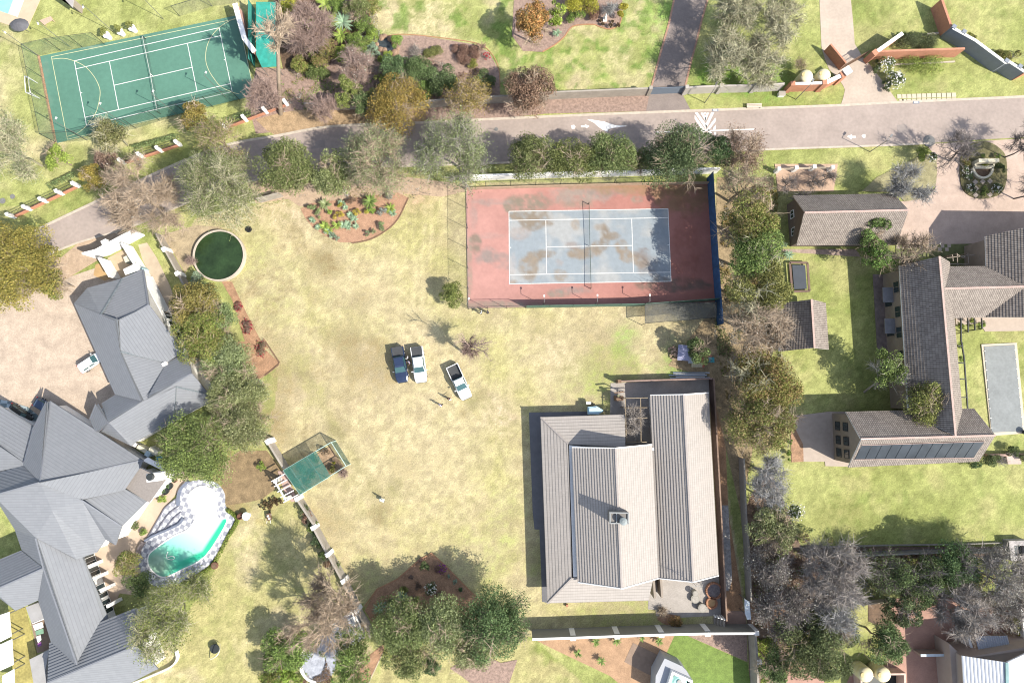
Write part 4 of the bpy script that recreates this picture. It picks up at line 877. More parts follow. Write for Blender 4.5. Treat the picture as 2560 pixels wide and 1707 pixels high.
# white picket piers left side: brick base, white piers and dark railings
def railing(s,label,n,h=1.7,end=True):
    pth=line(s); p,q=pth[0],pth[-1]; t=thing('boundary_fence',label,'fence',(p.x,p.y,0))
    strip(pth,.35,0,.45).build('plinth',m_brick,t)
    for k in range(n+1):
        a=p.lerp(q,k/n) if n else p
        b=MB().box((a.x,a.y,h/2),(.45,.45,h),rz=.45).build('pier',m_white,t)
    each('rail',m_dark,t,[((p.x,p.y,h-.15),(q.x,q.y,h-.15))],.05,.05)
    each('rail',m_dark,t,[((p.x,p.y,.6),(q.x,q.y,.6))],.04,.04)
    m=12*n
    B=MB()
    for k in range(m):
        a=p.lerp(q,(k+.5)/m); B.bar((a.x,a.y,.45),(a.x,a.y,h),.03)
    tag(B.build('bars',m_dark,t),kind='stuff')
railing('01:140,425 730,143','white-piered railing on a red brick base beside the lower road bend',4)
railing('00:1150,1500 1660,1335','white-piered railing on a red brick base below the green court',3)
railing('00:2080,1180 2640,965','white-piered railing on a red brick base among the bare reddish trees',3)
# white courtyard walls of the left house
for s,h,l in (('01:880,800 1000,770 1330,590',3.0,'tall white courtyard wall along the road verge'),('01:1215,700 1400,1000 1500,1190',2.6,'long white wall enclosing the yard on the lawn side'),('01:1010,830 1110,1000',2.6,'short white wall dividing the sandy yard')):
    P1=[p for p in line(s)]; garden_wall(P1,h,.25,m_white,l,cap=m_white,capw=.3)
p=line('01:1090,705')[0]; tag(MB().box((p.x,p.y,1.7),(.8,.8,3.4),rz=.5).build('gate_pillar',m_white),'square white pillar standing in the tall courtyard wall','pillar')
q=G('01:1130,905,2.8 1250,845,2.8 1285,880,2.8 1270,915,2.8 1150,955,2.8'); t=thing('store_shed','small white roofed store in the courtyard against the striped roof','shed',(q[0].x,q[0].y,0))
MB().prism([(p.x,p.y) for p in q],2.65,2.8).build('roof',m_white,t); MB().prism(inset([(p.x,p.y) for p in q],.2),0,2.65).build('wall',mat('pale_blue_wall',(.35,.50,.55)),t)
q=G('01:1130,795,1 1185,765,1 1225,820,1 1150,845,1'); tag(MB().prism([(p.x,p.y) for p in q],0,1.0).build('water_box',mat('cream_box',(.50,.48,.38))),'pale cream cistern box standing in the sandy courtyard','cistern')
# right boundary of the left house, with bare wall and piers
garden_wall(line('01:1490,600 1570,740 1690,960 1760,1100'),1.9,.25,m_gwall,'grey boundary wall between the left garden strip and the round pond',piers=line('01:1570,745 1690,965'),pm=m_wplast,psz=.6)
garden_wall(line('12:150,905 300,1150'),2.0,.28,m_gwall,'short boundary wall north of the green net cage',piers=line('12:160,905'),pm=m_white,psz=.7)
garden_wall(line('12:420,1430 560,1640 13:560,110 690,350 830,600 960,870'),2.0,.28,m_gwall,'long stepped boundary wall below the net cage with white pier heads',piers=line('12:420,1420 13:565,115 695,355 835,595 955,860'),pm=m_wplast,psz=.6)
garden_wall(line('13:960,880 1040,1010 1075,1110'),1.9,.25,m_gwall,'lower end of the boundary wall beside the white pergola')
# south wall of the centre house
S=line('23:180,1080 1110,1040 1740,1010 2165,1030'); S=[Vector((p.x,p.y,0)) for p in G('23:180,1082 540,1070 935,1055 1330,1042 1740,1032 2160,1030')]
pr=line('23:545,1085 938,1070 1332,1056 1745,1045'); garden_wall(S,3.2,.25,mat('sage_wall',(.22,.215,.185),amp=.06),'long high boundary wall behind the centre house with white coping and buttresses',cap=m_white,capw=.3,piers=pr,pm=m_wplast,psz=.75,ph=-.5)
garden_wall(line('23:2170,1040 2190,1300 2200,1640'),2.6,.3,m_gwall,'grey boundary wall running down from the corner of the high wall',piers=line('23:2180,1040 2205,1300'),pm=m_wplast,psz=.6)
# brick wall on the right side of the centre house
garden_wall(line('22:1813,340 1845,960 1880,1568 23:1905,500 1928,950'),2.0,.24,mat('dark_brick',(.085,.055,.045),amp=.2,scale=2),'dark brick wall along the right flank of the centre house',cap=mat('sandstone_cap',(.22,.15,.11),amp=.2,scale=2),capw=.2)
garden_wall(line('22:975,365 1370,352 1813,340'),1.7,.22,mat('rose_brick',(.24,.165,.14),amp=.2,scale=2),'reddish brick wall across the top of the paved courtyard',piers=line('22:968,365'),pm=m_wood,psz=.5)
garden_wall(line('22:2085,1060 2105,1568 23:2130,300 2150,780'),2.0,.22,m_gwall,'plain grey side wall between the centre plot and the shady band of trees')
q=G('23:2135,795,2.2 2180,820,2.2 2195,985,2.2 2160,985,2.2 2140,930,2.2'); t=thing('lean_to','narrow white lean-to roof against the grey side wall','lean-to',(q[0].x,q[0].y,0))
MB().prism([(p.x,p.y) for p in q],2.1,2.2).build('roof',mat('sky_white_sheet',(.60,.66,.70)),t)
for p in (q[0],q[1],q[2],q[4]): each('post',m_steel,t,[((p.x,p.y,0),(p.x,p.y,2.1))],.09,.09)
# white wall north of the red court
garden_wall(line('n:1150,452 1275,447 1400,443 1500,441 1790,432'),2.0,.3,m_white,'white wall between the row of olive trees and the red tennis court')
garden_wall(line('n:1165,475 1400,468 1600,463 1778,460'),1.0,.12,mat('tan_plinth',(.36,.26,.18),amp=.2),'low tan plinth wall along the top of the red tennis court')
garden_wall(line('11:45,290 250,235'),1.8,.2,m_gwall,'grey wall fragment under the dense olive crown')
# stone wall and water feature far right
garden_wall(line('33:310,380 1000,365 1450,345 1700,345 2150,340'),1.6,.25,mat('dark_stone',(.13,.125,.12),amp=.35,scale=2),'dark stacked-stone wall at the foot of the right lawn',cap=mat('stone_cap',(.30,.28,.25),amp=.25,scale=2),capw=.2)
garden_wall(line('33:310,320 1000,300 1700,290 2130,275'),.4,.14,mat('stone_cap2',(.22,.21,.18),amp=.25,scale=2),'low parallel stone kerb behind the stacked-stone wall')
c=line('33:2250,330')[0]; t=thing('water_feature','stone-framed dark basin at the right end of the stacked wall','basin',(c.x,c.y,0))
o_=[(p.x,p.y) for p in line('33:2150,245 2330,240 2340,425 2170,425')]; i_=inset(o_,.7)
for k in range(4): MB().prism([o_[k],o_[(k+1)%4],i_[(k+1)%4],i_[k]],0,1.2+.002*k).build('stone_frame',mat('basin_stone',(.30,.28,.27),amp=.45,scale=3,fine=.4),t)
MB().prism(i_,0,.7).build('water',mat('black_water',(.04,.05,.055),rough=.15,amp=.4,scale=2),t)
# yard walls bottom right
garden_wall(line('33:1720,860 1725,1100 1760,1210'),2.6,.3,m_wplast,'white-topped wall on the left of the corner yard',capw=.34,cap=m_white)
garden_wall(line('33:1740,830 2120,800'),2.2,.3,mat('cream_wall',(.40,.33,.24)),'cream wall along the top of the corner yard')
garden_wall(line('33:2200,800 2225,980 2235,1190'),2.4,.22,m_wplast,'thin white-topped wall on the right of the corner yard',cap=m_white)
garden_wall(line('33:1325,1262 1590,1258'),1.8,.25,m_pkw,'low pale screen wall on the red paving',cap=mat('bluish_cap',(.46,.52,.55)))
garden_wall(line('33:1590,1258 1605,1365'),1.8,.3,m_pkw,'short return of the pale screen wall beside the corner house',cap=MATS['bluish_cap'])
garden_wall(line('33:820,822 1120,795'),1.2,.2,MATS['cream_wall'],'cream retaining wall above the shady bed')
# tank enclosure bottom right
c=line('33:990,1490')[0]; t=thing('tank_enclosure','square pink-walled enclosure around two cream water tanks','enclosure',(c.x,c.y,0))
o_=[(p.x,p.y) for p in line('33:780,1425 1190,1420 1190,1700 790,1700')]; i_=inset(o_,.25)
for k in range(4): MB().prism([o_[k],o_[(k+1)%4],i_[(k+1)%4],i_[k]],0,1.9+.002*k).build('wall',mat('pink_wall',(.50,.36,.30)),t)
MB().prism(i_,.02,.06).build('floor',m_dark,t)
m_tank=mat('cream_tank',(.62,.56,.36),rough=.5,amp=.05)
def tank(p,r,h,label,lid=True,grp=None):
    t=thing('water_tank',label,'water tank',(p.x,p.y,0),grp)
    MB().lathe((p.x,p.y,0),[(r,0),(r,h*.25),(r*.97,h*.27),(r,h*.3),(r,h*.6),(r*.97,h*.62),(r,h*.65),(r,h*.85),(r*.85,h*.94),(r*.4,h)],24).build('tank_body',m_tank,t,smooth=True)
    MB().lathe((p.x-r*.55,p.y+.1,h*.93),[(r*.33,0),(r*.36,.06),(r*.3,.14),(.1,.15)],16).build('lid',mat('tan_lid',(.45,.36,.18)),t)
    MB().tube([(p.x+r*.3,p.y-r*.2,h*.95),(p.x+r*1.05,p.y-r*.3,h*.8),(p.x+r*1.08,p.y-r*.3,.1)],.05).build('pipe',m_white,t)
for s,l in(('33:905,1495,2.4','left cream tank in the pink-walled enclosure'),('33:1065,1495,2.4','right cream tank in the pink-walled enclosure')): tank(G(s)[0],1.05,2.6,l,grp='cream tanks in the pink enclosure')
for s,l in(('30:358,695,2.3','left cream water tank behind the orange brick wall'),('30:520,685,2.3','right cream water tank behind the orange brick wall')): tank(G(s)[0],1.0,2.5,l,grp='cream tanks behind the brick wall')
# ---- tennis court fences
m_mesh=net_mat('chain_mesh',(.22,.22,.2),.10); m_gmesh=net_mat('green_mesh',(.05,.14,.10),.28)
def fence(s,h,label,gap=3.2,pm=m_dark,mm=m_mesh,top=True,lamps=None):
    pth=line(s) if isinstance(s,str) else s; p=pth[0]; t=thing('court_fence',label,'fence',(p.x,p.y,0))
    for i in range(len(pth)-1):
        a,b=pth[i],pth[i+1]; L=(b-a).length; n=max(1,round(L/gap))
        for k in range(n+(1 if i==len(pth)-2 else 0)):
            c=a.lerp(b,k/n); MB().tube([(c.x,c.y,0),(c.x,c.y,h)],.04,5).build('post',pm,t)
        if top: MB().tube([(a.x,a.y,h),(b.x,b.y,h)],.03,4).build('top_rail',pm,t)
        d=(b-a).normalized(); n_=Vector((-d.y,d.x,0))*.008
        M_=MB(); M_.add([tuple(a-n_),tuple(b-n_),tuple(b-n_+Vector((0,0,h))),tuple(a-n_+Vector((0,0,h))),tuple(a+n_),tuple(b+n_),tuple(b+n_+Vector((0,0,h))),tuple(a+n_+Vector((0,0,h)))],[(0,1,2,3),(7,6,5,4)]); M_.build('mesh',mm,t)
    return t
fence('n:1168,472 1172,773',3.2,'tall wire mesh fence along the left side of the red tennis court')
fence('n:1172,773 1315,770',3.0,'bare wire fence at the lower left corner of the red tennis court')
# green screened bottom fence and blue screen right
def screen(s,h,m,label,pm=m_gpost,gap=3.2,nm='screen_fence'):
    pth=line(s); p=pth[0]; t=thing(nm,label,'fence',(p.x,p.y,0)); strip(pth,.06,0,h).build('screen',m,t)
    for i in range(len(pth)-1):
        a,b=pth[i],pth[i+1]; n=max(1,round((b-a).length/gap))
        for k in range(n+1): c=a.lerp(b,k/n); MB().tube([(c.x,c.y,0),(c.x,c.y,h+.05)],.05,5).build('post',pm,t)
    return t
screen('21:125,1258 1190,1240 1870,1190',2.6,mat('green_shade_cloth',(.07,.13,.10),amp=.25),'low green shade-cloth screen along the bottom of the red tennis court')
screen('21:1790,70 1815,500 1840,900 1862,1190 1880,1420',3.0,mat('blue_shade_cloth',(.03,.075,.16),amp=.3),'long blue shade-cloth screen along the right side of the red tennis court')
fence('n:1215,470 1400,465 1600,460',3.0,'sparse wire fence with slanting posts above the red court',gap=3.6)
# dark shade net cage (practice net) below the court
q=G('21:1190,1235,.0 1830,1225,.0 1830,1360,0 1190,1415,0'); t=thing('practice_cage','low dark practice cage of netting below the red tennis court','cage',(q[0].x,q[0].y,0))
m_dn=net_mat('dark_netting',(.10,.10,.09),.45)
MB().prism([(p.x,p.y) for p in q],2.35,2.38).build('roof_net',m_dn,t)
for i in range(4):
    a,b=q[i],q[(i+1)%4]; each('rail',m_dark,t,[((a.x,a.y,2.4),(b.x,b.y,2.4))],.06,.06); each('post',m_dark,t,[((a.x,a.y,0),(a.x,a.y,2.4))],.07,.07)
# tennis net of the red court
def tnet(pc_,ctr,name_lab,h0=1.05,col=(.03,.03,.03)):
    L=23.77; a=pc_(L/2,-.9); b=pc_(L/2,10.97+.9); t=thing('tennis_net',name_lab,'net',(a.x,a.y,0))
    for c in(a,b): MB().tube([(c.x,c.y,0),(c.x,c.y,1.12)],.06,8).build('post',m_dark,t)
    d=(b-a).normalized(); nn=Vector((-d.y,d.x,0))*.02
    B=MB(); N=12
    for k in range(N):
        u0,u1=k/N,(k+1)/N; z=lambda u:1.07-.15*(1-abs(2*u-1)); p0,p1=a.lerp(b,u0),a.lerp(b,u1)
        B.add([tuple(p0-nn+Vector((0,0,.05))),tuple(p1-nn+Vector((0,0,.05))),tuple(p1-nn+Vector((0,0,z(u1)))),tuple(p0-nn+Vector((0,0,z(u0)))),tuple(p0+nn+Vector((0,0,.05))),tuple(p1+nn+Vector((0,0,.05))),tuple(p1+nn+Vector((0,0,z(u1)))),tuple(p0+nn+Vector((0,0,z(u0))))],[(0,1,2,3),(7,6,5,4)])
    B.build('netting',net_mat('net_mesh',(.05,.05,.05),.09),t)
    MB().tube([tuple(a.lerp(b,k/8)+Vector((0,0,1.08-.15*(1-abs(k/4-1))))) for k in range(9)],.035,6).build('net_band',mat('net_tape',(.42,.42,.40)) if ctr else m_gpost,t)
    m_=a.lerp(b,.5); MB().box((m_.x,m_.y,.5),(.06,.07,.9)).build('centre_strap',m_white,t)
tnet(pc,False,'sagging dark tennis net across the pale blue court'); tnet(pc2,True,'tennis net with pale band across the green court')
# lamp posts
def lamp(base,h,label,arm=.5,grp=None,head=m_white,ang=0):
    b=Vector((base.x,base.y,0)); t=thing('court_light',label,'light pole',tuple(b),grp)
    MB().tube([b,b+Vector((0,0,h))],[.05,.035],7).build('pole',m_steel,t)
    e=b+Vector((math.cos(ang)*arm,math.sin(ang)*arm,h+.05)); MB().bar(b+Vector((0,0,h)),e,.05).build('arm',m_steel,t)
    MB().box(e+Vector((0,0,-.04)),(.3,.2,.1),rz=ang).build('lamp_head',head,t)
g='floodlight poles around the green court'
for s,l,an in(('00:645,432','floodlight pole beyond the wooden bench near the pool',-1),('00:1035,290','floodlight pole next to the white potted topiary',-1.2),('00:1500,178','floodlight pole at the middle of the upper court edge',-1.2),('00:1950,62','floodlight pole near the upper right court corner',-1.2),
              ('00:355,515','floodlight pole at the upper left corner of the green court',-.6),('00:805,1290','floodlight pole beside the green court nearest its lower left corner',1.2),('00:1180,1165','floodlight pole behind the thin green tree below the court',1.2),('00:1630,1060','floodlight pole below the court beside the ochre tree',1.2),('00:2080,900','floodlight pole at the lower right of the green court',1.2)):
    lamp(line(s)[0],6.9,l,grp=g,ang=an)
g='small lights on the green shade-cloth screen'
for s,l in(('21:285,1235','left small court light on the green screen fence'),('21:755,1230','middle small court light on the green screen fence'),('21:1218,1228','right small court light on the green screen fence')):
    lamp(line(s)[0],3.6,l,arm=.9,grp=g,ang=1.57)
lamp(line('11:1950,1250')[0],3.6,'small court light at the lower left corner of the red court',arm=.8,ang=1.2)
fence('00:970,415 560,468 350,515 515,1310 800,1290',3.4,'wire mesh fence around the left end of the green court',gap=4,mm=net_mat('faint_green_mesh',(.10,.2,.12),.16))
fence('00:1650,150 1950,60 2215,25',2.6,'wire mesh fence along the upper edge of the green court',gap=4)
fence('00:800,1290 1250,1180 1470,1110 2200,920',3.4,'wire mesh fence along the lower edge of the green court',gap=4,mm=MATS['faint_green_mesh'])
p=line('00:2225,130 2310,440 2400,560'); garden_wall(p,2.6,.5,mat('pink_practice_wall',(.50,.30,.26)),'pink and white practice wall at the right end of the green court',cap=m_white,capw=.75,name='practice_wall')
screen('10:-10,90 -10,620',2.5,mat('teal_screen_end',(.04,.22,.19)),'teal screen panel beyond the practice wall')
q=G('10:0,20,2.6 180,20,2.6 190,612,2.6 55,622,2.6 0,500,2.6'); t=thing('shade_net','flat teal shade net spread between the practice wall and the bare trees','shade net',(q[0].x,q[0].y,0))
MB().prism([(p.x,p.y) for p in q],2.56,2.6).build('netting',net_mat('teal_net',(.03,.30,.24),.85),t)
for p in q: each('post',m_steel,t,[((p.x,p.y,0),(p.x,p.y,2.6))],.08,.08)
# goal frame
a,b,c_,d_=G('00:355,735,2 370,880,2 385,760,0 395,900,0'); e_,f_=G('00:235,690,0 240,835,0'); 
t=thing('goal','white football goal frame on the pale lawn left of the green court','goal',(e_.x,e_.y,0))
w0,w1=G('00:225,700,0 235,850,0'); x0_,x1_=G('00:345,765,0 365,905,0')
for s in((x0_,x0_+Vector((0,0,1.9))),(x1_,x1_+Vector((0,0,1.9))),(x0_+Vector((0,0,1.9)),x1_+Vector((0,0,1.9))),(w0,w1),(w0,x0_+Vector((0,0,1.9))),(w1,x1_+Vector((0,0,1.9))),(w0,x0_),(w1,x1_)): MB().tube(list(s),.06,6).build('bar',m_white,t)
# ================================================================ TREES AND PLANTS
m_leaf=attr_mat('leaf',fine=0,transl=.22,rough=.75,spec=.2)
m_bark=attr_mat('bark',fine=.15,scale=6,rough=.95)
PAL=dict(olive=[(.115,.12,.058),(.15,.15,.085),(.08,.09,.04)],ochre=[(.19,.15,.06),(.165,.14,.055),(.12,.11,.045)],green=[(.12,.15,.055),(.15,.19,.065),(.085,.105,.045)],
 dark=[(.085,.105,.055),(.115,.135,.075),(.06,.07,.04)],rust=[(.165,.11,.08),(.14,.09,.065),(.19,.135,.095)],sage=[(.16,.165,.10),(.20,.20,.14),(.11,.12,.065)],
 yellow=[(.42,.39,.07),(.34,.33,.06),(.25,.26,.05)],lime=[(.17,.22,.05),(.13,.18,.04),(.21,.26,.06)],orange=[(.42,.23,.09),(.33,.20,.07),(.17,.14,.05)],
 ygreen=[(.17,.17,.065),(.14,.145,.06),(.10,.11,.045)],blue=[(.17,.25,.16),(.13,.19,.12),(.22,.29,.19)],mix=[(.16,.15,.06),(.12,.135,.045),(.19,.14,.08)],grey=[(.2,.19,.16),(.26,.25,.22),(.14,.13,.1)])
def unit(n,rng,zmin=-1):
    v=rng.normal(size=(n,3)); v/=np.linalg.norm(v,axis=1)[:,None]
    if zmin>-1: v[:,2]=np.where(v[:,2]<zmin,-v[:,2],v[:,2])
    return v
def leaf_quads(pos,out,size,rng,flat=.5,asp=1.0):
    n=len(pos); nr=out*flat+unit(n,rng)*(1-flat*.5); nr/=np.linalg.norm(nr,axis=1)[:,None]
    t=np.cross(nr,unit(n,rng)); t/=np.linalg.norm(t,axis=1)[:,None]+1e-9; b=np.cross(nr,t)
    s=(size*(.6+.8*rng.random(n)))[:,None]; t=t*s; b=b*s*asp
    V=np.stack([pos-t*.5,pos+b*.5,pos+t*.5,pos-b*.5],1).reshape(-1,3); Fq=np.arange(4*n).reshape(n,4); return V,Fq
def lobes_of(r,rz,n,rng,sx=1,sy=1):
    d=unit(n,rng,-.35); k=(.2+.55*rng.random(n)**.6); lc=d*k[:,None]*np.array([r*sx,r*sy,rz]); lr=r*(.27+.2*rng.random(n))*(1.05-.35*k)
    return lc,lr
def crown_mesh(name,c,r,rz,nleaf,size,pal,rng,parent,nl=14,sx=1,sy=1,gap=.0,flat=.45,asp=.75):
    lc,lr=lobes_of(r,rz,nl,rng,sx,sy); w_=lr**2; li=rng.choice(nl,nleaf,p=w_/w_.sum())
    d=unit(nleaf,rng,-.55); rad=lr[li]*(.62+.42*rng.random(nleaf)**.7)
    # clumps: leaves cluster round small twig tips
    tips=unit(nl*26,rng,-.5); ti=rng.integers(0,26,nleaf)+li*26; dd=d*.45+tips[ti]*.75; dd/=np.linalg.norm(dd,axis=1)[:,None]
    pos=lc[li]+dd*rad[:,None]*np.array([1,1,.85]); pos+=np.array([c.x,c.y,c.z])
    V,Fq=leaf_quads(pos,dd,np.full(nleaf,size),rng,flat,asp)
    P_=np.array(pal); tipc=rng.integers(0,len(pal),nl*26); pick=np.where(rng.random(nleaf)<.55,tipc[ti],rng.integers(0,len(pal),nleaf)); base=P_[pick]
    base=base*(.8+.4*rng.random(nl))[li][:,None]*(.75+.5*rng.random(nleaf))[:,None]*(.82+.36*rng.random(nl*26))[ti][:,None]*TINT[0]
    return np_mesh(name,V,Fq,m_leaf,parent,col=base),lc,lr
class Br:
    def __init__(s): s.p0=[];s.p1=[];s.r0=[];s.r1=[]
    def seg(s,a,b,r0,r1): s.p0.append(a);s.p1.append(b);s.r0.append(r0);s.r1.append(r1)
    def mesh(s,name,col,parent,rng,k=4,var=.2):
        a=np.array(s.p0);b=np.array(s.p1);r0=np.array(s.r0);r1=np.array(s.r1); n=len(a)
        d=b-a; L=np.linalg.norm(d,axis=1)[:,None]; d=d/(L+1e-9); up=np.where(np.abs(d[:,2:3])>.9,np.array([[1.,0,0]]),np.array([[0.,0,1]]))
        x=np.cross(d,up); x/=np.linalg.norm(x,axis=1)[:,None]; y=np.cross(d,x); b=b+d*(r1[:,None]*.5)
        rings=[]
        for (p,r) in((a,r0),(b,r1)):
            for j in range(k):
                t=2*math.pi*j/k; rings.append(p+x*(math.cos(t)*r)[:,None]+y*(math.sin(t)*r)[:,None] if False else p+x*(math.cos(t)*r[:,None])+y*(math.sin(t)*r[:,None]))
        V=np.stack(rings,1).reshape(-1,3); o=np.arange(n)[:,None]*2*k
        Fq=np.stack([np.hstack([o+j,o+(j+1)%k,o+k+(j+1)%k,o+k+j]) for j in range(k)],1).reshape(-1,4)
        cc=np.array(col)[None]*(1-var+2*var*rng.random(n))[:,None]; return np_mesh(name,V,Fq,m_bark,parent,col=np.repeat(cc,k,axis=0))
def branches(base,top,r,crx,rz,rng,depth=3,nb=5,spread=.8,sx=1,sy=1,r0=.2,lean=None,droop=0,hubf=.42):
    """trunk + limbs; returns (trunk Br, limb Br, tips array, tip dirs)"""
    T=Br();Lm=Br(); tips=[];dirs=[]
    base=np.array(base,float); top=np.array(top,float); hub=base+(top-base)*hubf
    mid=(base+hub)/2+rng.normal(size=3)*np.array([.15,.15,0]); T.seg(base,mid,r0,r0*.85); T.seg(mid,hub,r0*.85,r0*.7)
    def grow(p,d,L,r_,lev):
        n=2 if lev<depth else 2; q=p; dd=d
        for i in range(n):
            dd=dd+rng.normal(size=3)*.16+np.array([0,0,.05-droop*(lev/depth)*.35]); dd/=np.linalg.norm(dd); e=q+dd*L/n; (Lm if lev>0 else T).seg(q,e,r_*(1-i*.25),r_*(1-(i+1)*.25)); q=e
            if lev>=1: tips.append(q); dirs.append(dd)
        if lev<depth:
            m=nb if lev==0 else 3+int(rng.random()<.5)
            for j in range(m):
                s=rng.normal(size=3); s-=dd*s.dot(dd); s/=np.linalg.norm(s)+1e-9
                nd=dd*(.75)+s*spread*(.5+.5*rng.random()); nd/=np.linalg.norm(nd); grow(p+(q-p)*(.45+.55*rng.random()),nd,L*(.62+.2*rng.random()),r_*.6,lev+1)
    m=nb+1
    for j in range(m):
        a=2*math.pi*(j+rng.random()*.6)/m; tgt=np.array([math.cos(a)*r*sx*.75,math.sin(a)*r*sy*.75,(top-hub)[2]*(.35+.5*rng.random())])+np.array([(top-hub)[0],(top-hub)[1],0])
        Lg=np.linalg.norm(tgt); grow(hub,tgt/Lg,Lg*.52,r0*.5,0)
    tgt=(top-hub); Lg=np.linalg.norm(tgt); grow(hub,tgt/Lg,Lg*.6,r0*.55,0)
    return T,Lm,np.array(tips),np.array(dirs)
def twig_mesh(name,tips,dirs,n,L,wd,col,rng,parent,var=.25,up=.2):
    i=rng.integers(0,len(tips),n); d=dirs[i]*.55+unit(n,rng)*.75+np.array([0,0,up]); d/=np.linalg.norm(d,axis=1)[:,None]
    a=tips[i]-dirs[i]*(rng.random(n)*.8)[:,None]; l=(L*(.4+.9*rng.random(n)))[:,None]; s=np.cross(d,unit(n,rng)); s/=np.linalg.norm(s,axis=1)[:,None]
    m_=a+d*l*.5+unit(n,rng)*l*.08; e=a+d*l+unit(n,rng)*l*.12
    V=np.stack([a-s*wd*.5,a+s*wd*.5,m_+s*wd*.38,m_-s*wd*.38,m_-s*wd*.38,m_+s*wd*.38,e+s*wd*.12,e-s*wd*.12],1).reshape(-1,3); Fq=np.arange(8*n).reshape(-1,4)
    cc=np.array(col)[None]*(1-var+2*var*rng.random(n))[:,None]; return np_mesh(name,V,Fq,m_bark,parent,col=np.repeat(cc,2,axis=0)),e
TW=dict(grey=(.30,.27,.245),pink=(.29,.215,.185),pale=(.42,.39,.33),straw=(.36,.34,.23),dark=(.17,.15,.14),tan=(.34,.27,.20),silver=(.31,.305,.295))
for k_ in PAL: PAL[k_]=[tuple(min(.7,x*(1.45 if k_ not in('yellow','orange') else 1.05)) for x in c_) for c_ in PAL[k_]]
for k_ in('olive','dark','sage','green','mix','ygreen'): PAL[k_]=[(a*.97,b*1.1,c*.84) for a,b,c in PAL[k_]]
PAL['ochre']=[(a*1.15,b*1.08,c*.8) for a,b,c in PAL['ochre']]
SEED=[100]; TINT=[np.ones(3)]
def tree(px,py,rpx,h,kind,label,leaf=1.0,twigs=0.0,tw='grey',sx=1,sy=1,size=.30,grp=None,rzf=.75,rs=1.0,base=None,name=None,nl=14,zc=None,cat='tree',top=None,up=.15,thick=1.0,twl=None,droop=0,dens=1.0,hubf=.42):
    """crown centre given in photo pixels, radius in photo pixels, height in metres"""
    if leaf>0 and twigs==0 and cat=='tree': twigs=.14; tw='tan' if tw=='grey' else tw
    SEED[0]+=1; rng=np.random.default_rng(SEED[0]); TINT[0]=.9+.2*rng.random(3); zc=zc if zc is not None else h*.62; c=P(px,py,zc); size*=.68; r=rs*rpx*(H-zc)/F*(1.13 if (twigs<=.3 and leaf>0) else 1.0); rz=min(h*.38,r*rzf) 
    b=P(*base,0) if base else Vector((c.x,c.y,0)); nm=name or {'tree':'tree','bush':'bush','hedge':'hedge'}.get(cat,'tree')
    t=thing(nm,label,cat,(b.x,b.y,0),grp); r0=max(.07,h*.022)*thick
    tp=(P(*top,h) if top else Vector((c.x,c.y,min(h,zc+rz))))
    T,Lm,tips,dirs=branches((b.x,b.y,0),tuple(tp),r,r,rz,rng,depth=3 if twigs>.3 and r>2 else 2,sx=sx,sy=sy,r0=r0,droop=droop,nb=4,hubf=hubf)
    bc=TW[tw]
    T.mesh('trunk',tuple(x*.75 for x in bc),t,rng,6)
    if twigs>0:
        k=int(3200*twigs*dens*(r/4)**1.6)+200; tm,e=twig_mesh('twigs',tips,dirs,k,twl or (.45+r*.17),min(.055,.018+.009*r),bc,rng,t,up=up)
        Lm.mesh('limbs',tuple(min(.6,x*1.25) for x in bc),t,rng,4)
    else: Lm.mesh('limbs',tuple(x*.6 for x in bc),t,rng,4)
    if leaf>0:
        pal=PAL[kind]; area=math.pi*r*r*sx*sy
        if twigs>.3:   # leaves sit on the twig tips
            n=int(area*150*leaf*dens); i=rng.integers(0,len(e),n); pos=e[i]+rng.normal(size=(n,3))*.28; V,Fq=leaf_quads(pos,unit(n,rng,0),np.full(n,size*.8),rng,.3,.7)
            col=np.array(pal)[rng.integers(0,len(pal),n)]*(.65+.7*rng.random(n))[:,None]; np_mesh('crown',V,Fq,m_leaf,t,col=col)
        else:
            n=int(area*105*leaf*dens*(.3/size)**1.3); crown_mesh('crown',Vector((c.x,c.y,c.z)),r,rz,n,size,pal,rng,t,nl=max(6,int(nl*max(1,r/3.5)**.8)),sx=sx,sy=sy)
    return t
def bush(px,py,rpx,h,kind,label,grp=None,leaf=1.2,size=.16,sx=1,sy=1,cat='bush',twigs=0,tw='grey',name=None,nl=9,dots=None):
    t=tree(px,py,rpx,h,kind,label,leaf=leaf,twigs=twigs,tw=tw,size=size,sx=sx,sy=sy,zc=h*.5,rzf=.9,cat=cat,grp=grp,name=name,nl=nl,thick=.5)
    if dots:
        rng=np.random.default_rng(SEED[0]+900); c=P(px,py,h*.5); r=rpx*(H-h*.5)/F; n=int(60*r*r*sx*sy)+12; d=unit(n,rng,.1); pos=np.array([c.x,c.y,h*.5])+d*np.array([r*sx,r*sy,h*.48])*(.8+.25*rng.random(n))[:,None]
        V,Fq=leaf_quads(pos,d,np.full(n,.2),rng,.8,1); np_mesh('blossom',V,Fq,m_leaf,t,col=np.tile(np.array(dots),(n,1))*(.85+.15*rng.random(n))[:,None])
    return t
